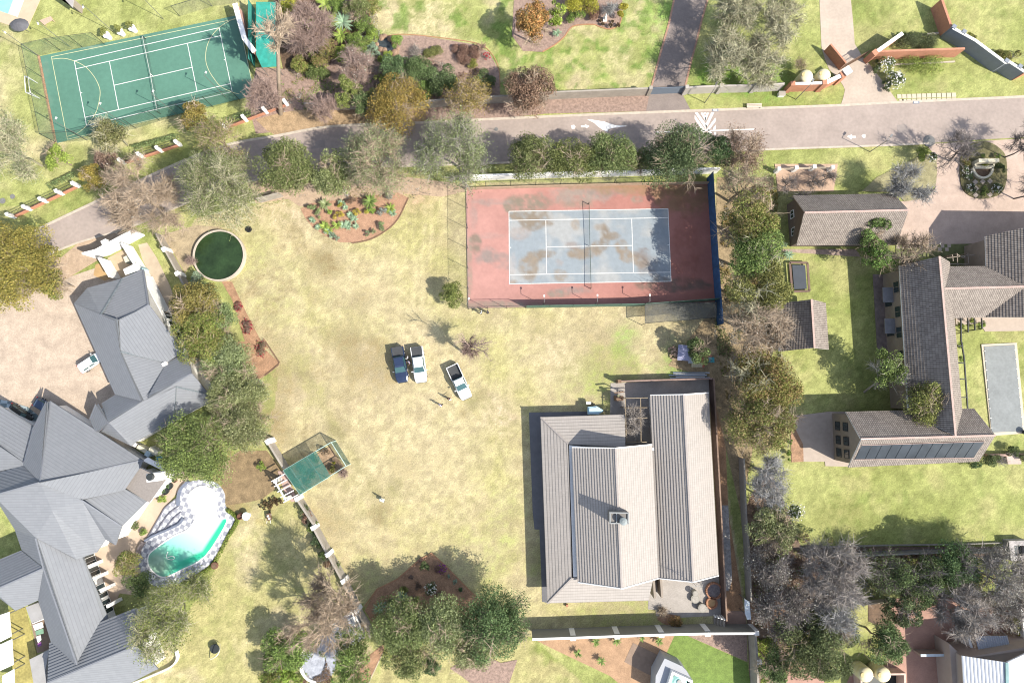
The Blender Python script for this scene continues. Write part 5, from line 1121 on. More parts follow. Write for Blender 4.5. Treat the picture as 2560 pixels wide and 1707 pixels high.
def rosette(px,py,rpx,h,kind,label,grp=None,n=34,name='succulent',cat='plant',w=.10,stalk=None,up=.35,arch=.5):
    """spiky plant: arching sword leaves round one stem"""
    SEED[0]+=1; rng=np.random.default_rng(SEED[0]); c=P(px,py,h*.5); r=rpx*.058; t=thing(name,label,cat,(c.x,c.y,0),grp)
    if h>.9: B=Br(); B.seg(np.array([c.x,c.y,0.]),np.array([c.x,c.y,h*.6]),.12,.1); B.mesh('stem',(.15,.12,.09),t,rng,6)
    a=rng.random(n)*2*math.pi; el=rng.random(n)*1.0+.1; L=r*(.75+.35*rng.random(n)); o=np.array([c.x,c.y,h*.6]); k=4; pts_=[]
    for j in range(k+1):
        u=j/k; hr=L*u*np.cos(el*(1-u*arch)); z=L*np.sin(el)*u*(1.3-u*arch*1.6)*.8; pts_.append(o+np.stack([np.cos(a)*hr,np.sin(a)*hr,z],1))
    side=np.stack([-np.sin(a),np.cos(a),np.zeros(n)],1); V=[];
    for j in range(k+1): ww=w*(1-(j/k)**1.6)*r**.5*.9+.01; V+= [pts_[j]-side*ww,pts_[j]+side*ww]
    V=np.stack(V,1).reshape(-1,3); m=2*(k+1); o2=np.arange(n)[:,None]*m; Fq=np.stack([np.hstack([o2+2*j,o2+2*j+1,o2+2*j+3,o2+2*j+2]) for j in range(k)],1).reshape(-1,4)
    P_=np.array(PAL[kind]); col=P_[rng.integers(0,len(P_),n)]*(.8+.4*rng.random(n))[:,None]; np_mesh('leaves',V,Fq,m_leaf,t,col=np.repeat(col,k,axis=0))
    return t
f=lambda x,y:(x*1.08844,y*1.08844)
def tf(x,y,r,h,kind,label,**k): return tree(x*1.08844,y*1.08844,r*1.08844,h,kind,label,**k)
# --- belt between road and plot
g='trees between the road and the dry lawn'
tf(325,455,82,9,'grey','wide leafless grey tree overhanging the road at the left bend',leaf=.04,twigs=1.7,tw='tan',grp=g,twl=1.3,rs=1.2,thick=1.2)
tf(505,440,82,10,'olive','half-bare olive-green tree just above the round pond',leaf=1.2,twigs=1.0,tw='straw',grp=g,rs=1.18)
tf(665,388,72,9,'olive','dense round olive-green tree above the grey wall fragment',leaf=1.2,size=.3,grp=g,nl=26)
tf(768,405,50,7,'sage','smaller yellowish green tree squeezed between two larger crowns above the aloe bed',leaf=1.2,grp=g,rs=1.15,nl=20)
tf(865,368,76,10,'sage','spreading grey-green tree with pale bare limbs above the aloe bed',leaf=1.3,twigs=1.1,tw='tan',grp=g,rs=1.15)
tf(1045,350,84,10,'sage','broad grey-green tree at the upper left corner of the red court',leaf=1.5,twigs=.6,tw='grey',grp=g,rs=1.12)
g='row of dense trees behind the red court'
for x,y,r,l,hh in((1222,368,50,'dense round tree at the left end of the row above the red court',7.5),(1318,372,47,'second dense tree from the left in the row above the red court',7.5),(1398,362,50,'dense tree in the middle of the row above the red court',7.5),(1470,372,26,'narrow tree squeezed into the row above the red court',6.5),(1548,362,64,'largest dense dark tree in the row above the red court',8.5)):
    tf(x,y,r,hh,'olive' if r<60 else 'dark',l,leaf=1.45,size=.26,grp=g,nl=26,rs=1.32,sy=.85)
tf(1640,350,42,7,'dark','dark green tree at the right end of the row above the red court',leaf=1.3,size=.26)
tf(1712,352,58,9,'rust','brown-leaved thin tree overhanging the road right of the dense row',leaf=.8,twigs=.8,tw='tan')
# --- band of trees right of the court
g='band of trees along the right side of the plot'
for x,y,r,h,k,lf,tg,tw,l in((1712,430,52,11,'sage',.5,.9,'tan','tan half-bare tree above the top right corner of the red court'),(1722,505,72,12.5,'mix',1.0,.28,'tan','brownish green tree beside the blue screen, uppermost of the green ones'),
  (1738,590,72,12.5,'ygreen',1.0,.28,'straw','yellow-green tree beside the middle of the blue screen'),(1735,665,76,12.5,'ygreen',1.0,.28,'straw','loose olive tree beside the lower end of the blue screen'),(1738,745,78,10,'grey',.15,1.4,'tan','leafless tan tree left of the small tiled shed'),
  (1722,848,50,6,'mix',.5,.9,'tan','thin brownish tree over the scrap heap'),(1755,880,84,9,'mix',1.0,.29,'straw','broad green-brown tree right of the dark brick wall'),(1752,965,80,8.5,'mix',1.0,.29,'tan','green-brown tree at the upper right of the long house'),
  (1735,1000,40,6,'mix',.9,.6,'tan','smaller brownish tree leaning over the orange earth strip')):
    tf(x,y,r,h,k,l,leaf=lf,twigs=tg,tw=tw,grp=g)
g='grey and dark trees in the lower right belt'
for x,y,r,h,k,lf,tg,tw,l in((1765,1085,50,7,'grey',.0,1.3,'silver','silvery leafless tree right of the shaded side wall'),(1762,1145,45,7,'grey',.2,1.3,'silver','second silvery leafless tree just above the dark round shrub tree'),
  (1772,1215,58,7,'sage',1.1,0,'grey','round grey-green tree below the white flowering bush'),(1762,1300,62,7,'grey',.35,1.3,'dark','dark tangled leafless tree below the round grey-green tree'),(1900,1320,92,9,'grey',.1,1.6,'grey','large leafless grey tree over the shaded belt'),
  (1795,1405,72,8,'grey',.3,1.4,'dark','leafless dark tree at the lower left of the shaded belt'),(1915,1405,70,8,'grey',.0,1.5,'silver','leafless silvery tree directly below the large leafless grey tree'),(2030,1310,52,6,'dark',.8,.5,'dark','dark open tree near the middle of the stacked stone wall'),
  (2105,1325,62,7,'dark',1.0,.3,'dark','dark green tree left of centre along the stone wall'),(2185,1295,58,7,'dark',1.1,0,'dark','brighter dark green tree close below the stone wall'),(2290,1330,80,8,'grey',.5,1.2,'grey','leafless grey tree near the stone basin'),
  (2200,1410,70,8,'grey',.0,1.3,'grey','leafless grey tree over the top of the corner yard'),(2070,1395,45,6,'dark',.9,0,'dark','small dark green tree above the red paving'),
  (2330,1405,60,7,'grey',.3,1.3,'grey','leafless tree over the corner yard at the right edge')):
    tf(x,y,r,h,k,l,leaf=lf,twigs=tg,tw=tw,grp=g)
tf(1880,1470,88,8,'dark','large dark green crown at the bottom beside the tank enclosure',leaf=1.15,size=.3,sx=1.1,sy=.9)
tf(2030,1468,56,7,'dark','grey-green feathery tree above the tank enclosure',leaf=1.1,size=.28)
tf(1770,1520,45,6,'dark','dark shrubby tree at the bottom edge left of the pink path',leaf=1,size=.28)
bush(1985,1278,26,2.4,'dark','white flowering bush at the left edge of the right lawn',dots=(.8,.8,.75))
bush(1950,1395,14,1.5,'lime','small bright green shrub behind the grey side wall')
# --- right garden
tf(2008,520,42,8,'green','green tree leaning over the garage roof',leaf=.9,twigs=.25,tw='tan',sy=1.25,base=f(1950,540)); 
tf(2020,590,44,7,'green','lower green tree by the corner of the brown tiled house',leaf=.85,twigs=.2,tw='tan')
tf(2085,585,52,7,'grey','leafless grey tree over the corner of the long tiled wing',leaf=.05,twigs=1.2,tw='tan')
tf(2038,845,46,8,'green','open green tree casting a round shadow on the side lawn',leaf=.75,twigs=.3,tw='pale',base=f(1985,900))
tf(2120,915,64,9,'ygreen','yellow-green tree spreading over the roof of the long tiled wing',leaf=.62,twigs=.2,tw='tan')
tf(2085,425,58,6,'grey','low leafless grey tree above the garage roof',leaf=.15,twigs=1.4,tw='silver')
tf(2195,340,50,7,'grey','thin leafless tree beside the road at the right entrance',leaf=0,twigs=.5,tw='dark',base=f(2180,370))
tf(2375,330,55,9,'grey','leafless tree at the right edge casting long twig shadows',leaf=0,twigs=.9,tw='dark',thick=.6)
tf(2400,430,60,9,'grey','leafless tree beyond the right edge beside the planted island',leaf=0,twigs=.9,tw='dark',thick=.6)
bush(2305,385,20,2.2,'lime','bright green clipped shrub beside the right entrance'); bush(2330,395,14,1.6,'dark','shrub with white blossom next to the bright green clipped one',dots=(.75,.75,.7))
g='leafless trained trees in the tan paved yard'
for x,y,l in((1975,455,'left leafless trained tree in the tan paved yard'),(2012,490,'leafless trained tree nearest the garage roof'),(2040,448,'right leafless trained tree in the tan paved yard'),(2075,440,'leafless climber at the right end of the tan paved yard')): tree(x,y,30,3.2,'grey',l,leaf=0,twigs=.35,tw='dark',zc=2.6,grp=g,rzf=.2,thick=1.3,twl=1.0,up=0)
# --- left
tf(42,615,92,9,'ochre','very large ochre tree at the left edge above the courtyard',leaf=1.3,size=.3,nl=26,sx=1.15,sy=1.2)
tf(130,650,40,6,'mix','small ochre and green tree at the edge of the big ochre crown',leaf=1,size=.26)
tf(30,350,66,9,'sage','half-bare grey-green tree at the left edge beside the green court',leaf=.6,twigs=1.2,tw='straw',sy=1.3)
tf(130,362,32,5,'lime','bright green round tree below the lower left corner of the green court',leaf=1.3,size=.24)
tf(215,408,36,5,'ochre','ochre round tree at the lower bend railing',leaf=1.3,size=.24); tf(240,370,28,5,'rust','brownish tree beside the ochre round one',leaf=.9,twigs=.3,tw='tan')
tf(258,312,44,6,'olive','thin olive tree overlapping the bottom edge of the green court',leaf=.75,twigs=.3,tw='straw')
tf(455,275,44,6.5,'ochre','bright ochre tree at the lower right of the green court',leaf=1.3,size=.26); tf(508,325,56,7,'mix','ochre and grey half-bare tree below the bright ochre one',leaf=1,twigs=.5,tw='tan')
tf(598,215,48,7,'rust','leafless reddish tree right of the green court',leaf=.05,twigs=1.5,tw='pink')
tf(700,72,76,8,'rust','large leafless brown tree behind the teal shade net',leaf=.1,twigs=1.6,tw='pink')
t=tree(706,180,44,14,'grey','tall pale dead tree with a bright straight trunk beside the teal shade net',leaf=0,twigs=.6,tw='tan',base=(702,286),hubf=.72,top=(692,50),zc=9,sy=1.6,thick=1.15)
tf(665,12,30,4,'yellow','bright yellow bush at the top edge beside the shade net',leaf=1.4,size=.22,cat='bush')
for x,y,r,l in((750,15,26,'bright green palm at the top edge nearest the yellow bush'),(768,52,22,'yellow-green palm below the top edge'),(790,55,28,'blue-green palm right of the yellow-green palm'),(785,85,22,'lower yellow-green palm in the upper garden')): rosette(x*1.088,y*1.088,r*1.088,3.0,'blue' if 'blue' in l else 'lime',l,n=46,name='palm',cat='palm',w=.13)
tf(820,25,34,4,'olive','olive shrub tree at the top edge left of the pale lawn',leaf=1.1,size=.24); tf(822,100,30,3,'green','fresh green shrub below the olive shrub tree',leaf=1.2,size=.2,cat='bush')
tf(745,120,36,3.5,'mix','brownish green shrub under the large leafless tree',leaf=1,size=.22,cat='bush')
tf(815,150,44,6,'grey','leafless grey-pink tree in the middle of the upper garden',leaf=.1,twigs=1.5,tw='pink')
tf(745,248,38,6,'rust','reddish leafless tree beside the far side of the road',leaf=.1,twigs=1.6,tw='pink')
tf(800,212,30,6,'ygreen','upright yellow-green tree behind the grey garden wall',leaf=1.3,size=.24,sy=1.5); tf(830,245,26,6,'dark','upright dark green tree behind the grey garden wall',leaf=1.3,size=.24,sy=1.5)
tf(912,240,62,7,'ochre','broad ochre-brown tree above the grey garden wall',leaf=1.1,twigs=.25,tw='tan',size=.28,nl=26,rs=1.15); tf(1073,228,56,7,'ochre','smaller ochre tree left of the reddish tree at the road',leaf=1.0,twigs=.35,tw='tan')
tf(1220,212,64,7,'rust','reddish brown tree overhanging the far kerb',leaf=1.35,nl=26,twigs=.25,tw='tan',size=.28)
for x,y,r,l in((900,160,36,'left end of the dark green shrubbery in the upper garden'),(955,165,42,'middle of the dark green shrubbery in the upper garden'),(1010,185,40,'right end of the dark green shrubbery in the upper garden')): tf(x,y,r,3,'dark',l,leaf=1.2,size=.24,cat='bush',grp='dark shrubs of the upper garden')
bush(*f(1107,188),34,1.6,'dark','low dark clipped mound beside the curved bed edge',leaf=1.6); bush(*f(912,98),20,1.8,'lime','bright green tuft shrub beside the small rock pool'); bush(*f(1068,130),0.1+42,.5,'rust','low reddish ground-cover mat in the upper bed',leaf=1.6,size=.12); bush(*f(992,122),30,.5,'ygreen','low yellowish ground-cover mat in the upper bed',leaf=1.6,size=.12,sx=1.3,sy=.6); bush(*f(1085,150),18,.6,'mix','low brownish mat next to the dark clipped mound',leaf=1.4,size=.12)
bush(*f(895,135),22,1,'lime','lime green low shrub left in the upper bed',sx=1.4); bush(*f(855,118),22,1,'blue','bluish green low shrub at the lawn corner'); bush(*f(955,120),24,1.2,'grey','grey leafless low shrub in the upper bed',leaf=.4,twigs=.8)
bush(*f(1118,131),11,1.0,'rust','small crimson bush at the edge of the upper bed',leaf=.1,dots=(.45,.02,.04)); rosette(*f(1105,110),16,1.5,'rust','spiky brown aloe above the crimson bush')
# --- orange conifer, yellow hedge and bed at the top
rng=np.random.default_rng(5)
tf(1222,55,40,8,'orange','tall orange-tipped conifer at the top centre',leaf=1.4,size=.3,sy=1.7,nl=30)
tf(1278,35,24,3.5,'lime','column of spiky green shrubs right of the orange conifer',leaf=.7,size=.4,sy=1.7)
bush(*f(1340,6),56,2.5,'yellow','bright yellow hedge along the top edge',leaf=1.6,sy=.45,cat='hedge'); bush(*f(1322,32),26,1.5,'green','green low shrub under the yellow hedge'); bush(*f(1358,30),24,1.3,'rust','brown rounded shrub under the yellow hedge',leaf=1.5)
bush(*f(1400,22),24,3,'grey','silvery leafless shrub at the right end of the yellow hedge',leaf=.3,twigs=1.2,tw='silver'); bush(*f(1425,20),18,2,'yellow','yellow-green shrub at the right end of the curved bed',sy=1.8)
rosette(*f(1280,78),14,.9,'blue','blue-green agave in the curved bed'); 
g='clipped brown balls at the end of the curved bed'
for x,y,r in((1380,47,5),(1385,55,6),(1402,60,7.5),(1421,58,6.5),(1408,48,4.5)):
    p=P(x*1.088,y*1.088,.5); rr=r*1.088*.06; SEED[0]+=1; rg=np.random.default_rng(SEED[0]); t=thing('clipped_ball',dict([(1380,'smallest upper left clipped ball in the curved bed'),(1385,'left clipped ball in the curved bed'),(1402,'largest clipped ball at the bottom of the curved bed'),(1421,'right clipped ball in the curved bed'),(1408,'small clipped ball beside the white statue')])[x],'bush',(p.x,p.y,0),g)
    crown_mesh('foliage',Vector((p.x,p.y,rr)),rr*.9,rr*.9,500,.12,[(.10,.08,.05),(.13,.10,.06)],rg,t,nl=10)
# --- yellow-green bare trees at the top right
g='pale leafless willows at the top right'
for x,y,r,h,l in((1690,25,66,8,'pale leafless willow at the top right of the dark driveway'),(1770,80,60,8,'pale leafless willow near the narrow brick line'),(1672,140,66,8,'pale leafless willow in front of the pale grey wall, left'),(1745,150,58,7,'pale leafless willow left of the two water tanks'),(1800,20,50,7,'pale leafless willow at the top edge')):
    tf(x,y,r,h,'sage',l,leaf=.15,twigs=1.5,tw='straw',grp=g,up=-.05)
bush(*f(1835,150),24,2.4,'mix','spiky dark shrub beside the low brick driveway wall',leaf=.8,twigs=.8,tw='tan')
bush(*f(2035,150),22,2.2,'dark','white blossoming hedge beside the cream driveway, upper part',dots=(.85,.85,.8),leaf=1); bush(*f(2055,185),26,2.2,'dark','white blossoming hedge beside the cream driveway, lower part',dots=(.85,.85,.8),leaf=1)
bush(*f(2010,155),14,1.2,'dark','dark green hedge base at the upper left of the white blossom',sy=1.6); bush(*f(2038,195),13,1.2,'dark','dark green hedge base at the lower left of the white blossom',sy=2)
bush(*f(2100,102),62,1.0,'dark','flat clipped grey-green hedge mass behind the brick wall',leaf=1.7,size=.14,sy=.33,cat='hedge'); bush(*f(2110,148),70,.7,'lime','green strap-leaved strip along the brick wall',leaf=1.5,size=.2,sy=.11,cat='hedge')
g='row of small box balls behind the brick wall'
for k in range(6):
    x=1982+0; X_=(1200+k*51 if k<4 else 1390+(k-4)*46); p=G(f'30:{X_},326',.4)[0]; SEED[0]+=1; t=thing('box_ball',['first','second','third','fourth','fifth','sixth'][k]+' small round box ball from the left in the row along the low stone edging','bush',(p.x,p.y,0),g); crown_mesh('foliage',Vector((p.x,p.y,.4)),.5,.45,450,.1,PAL['green'],np.random.default_rng(SEED[0]),t,nl=8)
bush(*f(2330,130),30,.8,'mix','ragged low planting along the stepped white wall',sx=2.2,sy=.5); bush(*f(2230,85),14,.8,'mix','small planting at the top end of the stepped white wall')
# --- lower left garden
g='dense hedge trees right of the left house'
for x,y,r,h,k,l in((452,705,52,7,'ochre','ochre crowned tree at the top of the dense hedge beside the left house'),(478,775,58,7.5,'mix','ochre-brown tree second from the top of the dense hedge'),(520,840,56,7,'sage','grey-green tree in the middle of the dense hedge'),(505,735,40,6,'sage','grey-green tree on the lawn side of the ochre crown'),(548,905,58,7,'sage','large grey-green tree low in the dense hedge'),(560,975,56,7,'sage','lowest grey-green tree of the dense hedge'),(455,1030,76,8,'green','big fresh green tree between the house and the net cage')):
    tf(x,y,r,h,k,l,leaf=1.35,size=.26,grp=g,nl=24,rs=1.2)
bush(*f(455,640),22,2.5,'blue','pale green succulent bush below the round pond',leaf=1); bush(*f(480,668),24,2,'sage','grey-green bush at the top of the red flower strip',leaf=1.1); bush(*f(440,600),17,2.2,'rust','dead brown reed clump left of the pond',leaf=0,twigs=1.6,tw='pink')
for x,y,r,l in((548,705,10,'upper crimson flower patch on the red earth strip'),(568,750,13,'middle crimson flower patch on the red earth strip'),(600,800,15,'lower crimson flower patch near the edged corner')): bush(*f(x,y),r*1.1,.5,'rust',l,leaf=.7,dots=(.28,.03,.05),sy=1.5,size=.14)
bush(*f(585,890),24,3,'blue','blue-grey bush at the foot of the dense hedge',leaf=1.1)
tf(410,1390,82,8,'ygreen','large loose yellow-green tree below the swimming pool',leaf=1.0,twigs=.4,tw='straw'); tf(360,1455,60,7,'ygreen','yellow-green tree against the bottom wing of the left house',leaf=.7,twigs=.5,tw='straw'); bush(*f(450,1345),30,1.8,'olive','low olive bush at the lower pool edge')
tf(295,1290,34,4,'mix','dark brown-green shrub tree beside the pool terrace',leaf=1.0,size=.24); tf(320,1335,36,3.5,'dark','dark ground shrub at the lower left of the pool',leaf=.8,size=.24,cat='bush')
tf(660,1490,58,5,'green','dense green shrub tree at the bottom left of the white pergola',leaf=1.2,size=.28); tf(655,1548,30,4,'lime','bright green palm-like shrubs at the bottom edge',leaf=.9,size=.4,cat='bush'); tf(635,1560,40,4,'mix','mixed shrub at the bottom edge left of the round terrace',leaf=1,size=.26,cat='bush')
tf(815,1528,52,7,'green','dark green tree covering the round blue-grey terrace',leaf=1.1,size=.28); tf(810,1470,40,6,'olive','olive tree just below the white pergola',leaf=1.0,size=.28)
tf(758,1398,62,13,'rust','leafless pinkish tree above the white pergola',leaf=0,twigs=2.0,tw='tan',base=f(805,1385),zc=8,top=f(742,1410),up=.5); tf(730,1445,46,11,'rust','lower leafless pinkish tree above the round terrace',leaf=0,twigs=1.6,tw='tan',base=f(775,1425),zc=7,top=f(712,1450),up=.5)
g='group of dense trees at the bottom centre'
for x,y,r,h,k,l in((925,1425,62,8,'olive','left dense olive tree of the bottom centre group'),(1030,1430,66,8,'sage','middle grey-green tree of the bottom centre group'),(1140,1425,74,9,'dark','right and largest dark tree of the bottom centre group'),(935,1490,52,7,'olive','lower left olive tree of the bottom centre group'),(1085,1490,52,7,'sage','lower right grey-green tree of the bottom centre group')):
    tf(x,y,r,h,k,l,leaf=1.3,size=.27,grp=g,nl=26,rs=1.12)
tf(992,1520,26,5,'dark','small very dark conifer at the bottom of the central group',leaf=1.6,size=.2)
bush(*f(990,1350),17,1.4,'dark','white flowering bush in the triangular orange bed',dots=(.8,.8,.72)); bush(*f(1012,1305),15,1.0,'rust','dark purple bush in the triangular orange bed',dots=(.22,.05,.22)); bush(*f(975,1300),14,1.2,'dark','dark green bush near the top of the triangular bed')
for k,(x,y,r,kd) in enumerate(((965,1285,7,'rust'),(945,1325,8,'rust'),(1030,1322,6,'blue'),(1045,1335,7,'blue'),(960,1345,10,'rust'),(985,1275,6,'rust'),(930,1355,14,'mix'),(1010,1365,14,'rust'),(1060,1355,9,'dark'),(900,1380,14,'dark'),(950,1375,12,'mix'))):
    bush(*f(x,y),r,.6,kd,['tiny purple-leaved plant near the apex of the triangular bed','reddish low plant on the left side of the triangular bed','small bluish tuft on the right side of the triangular bed','second bluish tuft on the right side of the triangular bed','reddish plant left of the white flowering bush','purplish plant right at the tip of the triangular bed','brown-green plant on the shaded left of the triangular bed','reddish plant below the white flowering bush','dark plant on the far right of the triangular bed','dark plant at the shaded left corner of the bed','brownish plant low in the shaded bed'][k],cat='plant',name='bed_plant',nl=5)
for x,y,l in((925,1372,'green aloe in the shade at the left corner of the orange bed'),(875,1395,'blue-green agave beside the boundary wall'),(905,1400,'second blue-green agave beside the boundary wall')): rosette(x*1.088,y*1.088,22,1.4,'blue',l,n=40)
for x,y,l in((690,1540,'yellow-green spiky plant at the bottom edge'),(660,1555,'second yellow-green spiky plant at the bottom edge'),(645,1520,'spiky plant below the dense green shrub tree')): rosette(x*1.088-25,y*1.088,20,1.2,'lime',l,n=40)
tf(700,1170,14,1.6,'dark','dark shrub at the head of the hedge strip along the boundary wall',leaf=1.2,size=.18,cat='bush'); 
for x,y,l,k in((705,1185,'upper red-tipped shrub along the boundary wall','rust'),(718,1210,'green shrub along the boundary wall','green'),(725,1235,'dark shrub along the boundary wall above the twig shadow','dark'),(740,1265,'dark green shrub along the middle of the boundary wall','dark'),(752,1290,'red-brown shrub along the lower boundary wall','rust'),(768,1300,'dark shrub at the lower end of the boundary wall hedge','dark')): bush(*f(x,y),17,1.6,k,l,sy=1.3,leaf=1.1)
# young palms on the orange bed at the bottom
g='young palms in the orange bed'
for s,l in(('23:765,1185','young palm below the second buttress of the high wall'),('23:958,1175','young palm below the third buttress of the high wall'),('23:1195,1160','smallest young palm right of the third buttress'),('23:1350,1175','young palm beside the green strip'),('23:605,1290','left young palm with a sharp shadow on the orange bed'),('23:820,1360','lowest young palm on the orange bed')):
    x,y=pts(s)[0]; rosette(x,y,13 if 'smallest' not in l else 8,1.0,'green',l,g,n=30,name='young_palm',cat='palm')
# plants of the curved aloe bed
g='aloes in the curved bed below the trees'
al=[('11:520,460',9),('11:575,520',8),('11:630,510',13),('11:670,545',12),('11:745,500',12),('11:800,500',10),('11:845,490',10),('11:865,405',8),('11:905,445',10),('11:850,520',8),('11:700,590',8),('11:655,560',9),('11:1235,345',13),('11:1260,385',10),('11:920,510',8),('11:790,300',10),('11:820,340',7)]
nm_=['at the far left tip','beside the far left tip','in the left of the front row','in the front row beside a larger one','near the middle of the front row','right of the middle of the front row','toward the right of the front row','above the right of the front row','at the upper right of the front row','low in the front row','at the lower edge of the bed','just above the lower edge of the bed','upper one of the pair at the bed right end','lower one of the pair at the bed right end','at the right end of the front row','at the top centre of the bed','just under the top centre aloe']
for (s,r),l in zip(al,nm_): x,y=pts(s)[0]; rosette(x,y,r*1.3,.7,'blue' if r<11 else 'lime','pale green aloe '+l,g,n=30,name='aloe',cat='aloe',w=.13)
rosette(*pts('11:1050,290')[0],24,1.8,'green','large dark green cycad with two pale cones',n=60,name='cycad',cat='cycad'); p=P(*pts('11:1050,290')[0],1.3)
rosette(*pts('11:640,310')[0],22,1.3,'sage','grey-green spreading agave left in the curved bed',n=22,name='agave',w=.2); rosette(*pts('11:830,200')[0],16,1.6,'grey','grey spiky plant in the dark gap above the curved bed',n=30)
for s,r,k,l in(('11:670,385',10,'lime','yellow-green shrub left of the bright yellow one'),('11:755,405',14,'yellow','bright yellow shrub in the curved bed'),('11:930,380',11,'yellow','yellow-green shrub in the middle of the curved bed'),('11:1015,380',9,'yellow','small yellow shrub under the cycad'),('11:1065,365',12,'lime','yellow-green shrub at the foot of the cycad'),('11:780,320',10,'yellow','small yellow shrub at the top of the curved bed'),('11:580,390',13,'sage','grey-green shrub at the upper left of the curved bed'),('11:510,330',14,'sage','pale shrub at the top left of the curved bed'),('11:1150,370',14,'grey','grey shrub right of the cycad'),('11:1145,510',13,'sage','grey-green low shrub by the curved edging'),('11:1080,555',8,'sage','small grey tuft by the curved edging'),('11:1025,578',8,'sage','smaller grey tuft further along the curved edging'),('11:745,612',9,'blue','round grey-blue tuft at the bottom of the bed'),('11:700,595',6,'blue','small grey-blue tuft beside the round one'),('11:860,270',15,'rust','brown-green shrub in the upper middle of the bed'),('11:1215,240',16,'grey','grey leafless shrub at the upper right of the bed')):
    x,y=pts(s)[0]; bush(x,y,r,1.1,k,l,nl=6)
bush(*pts('11:1820,1140')[0],34,4,'ygreen','round yellow-green bush at the lower left corner of the red court fence',leaf=1.5,size=.22,nl=16,cat='bush')
tree(*pts('12:1950,70')[0],26,8.3,'grey','small leafless purple-grey tree on the dry lawn behind the white pickup',leaf=0,twigs=3.0,tw='pink',twl=1.1,base=(1162,884),zc=5,top=(1172,858),hubf=.38,thick=1.2,up=.6)
tree(*pts('12:800,1200')[0],18,2,'grey','small leafless bush at the corner of the net cage',leaf=0,twigs=1.6,tw='pink',twl=.6,cat='bush',name='bush')
tree(*pts('22:1720,90')[0],36,5,'dark','dark glossy tree over the scrap heap beside the shade',leaf=1.3,size=.26)
bush(*pts('12:50,1140')[0],13,1.0,'lime','small lime shrub in the compost corner'); bush(*pts('23:1385,905')[0],17,1.0,'grey','dry straw-coloured grass clump at the terrace corner',leaf=.5,twigs=1.6,tw='tan'); bush(*pts('23:1500,1000')[0],24,1.2,'orange','low rusty shrub against the high wall',leaf=1.2,size=.12,sy=.55)
for s,l in (('33:2300,1130','yellow-green shrub at the right edge beside the corner house'),): bush(*pts(s)[0],30,2.5,'yellow',l,sy=1.6,leaf=1.2,size=.22)
for k,(s,r,kd) in enumerate((('32:1880,1115',17,'dark'),('32:2040,1080',22,'dark'),('32:2130,1085',18,'grey'),('32:2250,1010',18,'dark'),('32:2330,1060',14,'dark'))): bush(*pts(s)[0],r,1.8,kd,['round dark bush under the solar roof corner','dark bush left of the stone steps','grey leafless round bush touching the stone steps','dark bush above the stone steps','dark bush right of the stone steps'][k],leaf=1.2 if kd!='grey' else .3,twigs=0 if kd!='grey' else 1)
for k,(s,r) in enumerate((('31:1760,1420',12),('31:1850,1380',9),('31:1970,1400',9),('31:1930,1430',8),('32:1760,40',9),('32:1770,160',8))): bush(*pts(s)[0],r,1.6,'lime',['largest lime climber at the corner of the black pergola','second lime climber under the black pergola','third lime climber under the black pergola','small lime climber at the outer pergola beam','green climber further down the black pergola','lowest green climber on the black pergola'][k])
rosette(*pts('31:190,775')[0],16,1,'blue','pale succulent tuft at the top of the side lawn'); bush(*pts('31:100,675')[0],16,.8,'blue','blue-green low planting beneath the garage wall',sx=1.6,sy=.6)
bush(*pts('32:190,960')[0],10,1,'lime','narrow lime hedge beside the cream stone terrace',sy=4.6,cat='hedge'); bush(*f(1812,1040),8,.9,'lime','small lime shrub at the left edge of the right lawn')
# clipped hedge masses beside the white railings
for s,n_,l in (('01:480,160 700,50',5,'low dark hedge behind the lower white-piered railing'),('00:1240,1380 1640,1275',5,'low dark hedge behind the middle white-piered railing'),('00:2100,1130 2350,1040',4,'low dark hedge behind the upper white-piered railing')):
    a,b=G(s,.5); m_=(a+b)/2; SEED[0]+=1; t=thing('hedge',l,'hedge',(m_.x,m_.y,0)); L=(b-a).length; rg=np.random.default_rng(SEED[0]); n=int(L*170); u=rg.random(n); d=(b-a).normalized(); nn=Vector((-d.y,d.x,0)); an=unit(n,rg,-.1)
    pos=np.array(a)[None]+np.array(b-a)[None]*u[:,None]+np.array([0,0,.1])+an*np.array([.42,.42,.6])+np.array(nn)[None]*.3; V,Fq=leaf_quads(pos,an,np.full(n,.16),rg,.5,.8); np_mesh('foliage',V,Fq,m_leaf,t,col=np.array(PAL['dark'])[rg.integers(0,3,n)]*(.8+.5*rg.random(n))[:,None]*1.2)

# extra greenery of the upper garden
for x,y,r,h,k,l in((720,105,34,2.5,'ygreen','olive shrub under the left of the large leafless brown tree'),(840,60,26,2.5,'green','leafy green shrub above the rock pool'),(858,78,20,1.6,'lime','fresh lime shrub at the curved lawn edge'),(855,20,24,2.2,'mix','mixed shrub at the top of the curved lawn edge'),(770,15,24,2.4,'green','green shrub between the palms at the top edge'),
  (715,50,26,2,'lime','yellow-green shrub beside the bright yellow bush'),(790,125,26,1.8,'lime','lime shrub below the palms'),(880,190,24,2,'mix','mixed shrub left of the broad ochre tree'),(690,150,26,1.6,'mix','low brown-green shrub beside the dead tree trunk'),(730,165,28,1.4,'olive','low olive shrub on the leaf mulch'),(1030,190,26,2.2,'dark','dark shrub above the smaller ochre tree'),(980,205,26,2,'green','green shrub behind the ochre trees'),(860,230,28,4,'ygreen','olive shrub tree left of the broad ochre tree')):
    tf(x,y,r,h,k,l,leaf=1.1,size=.24,cat='bush')
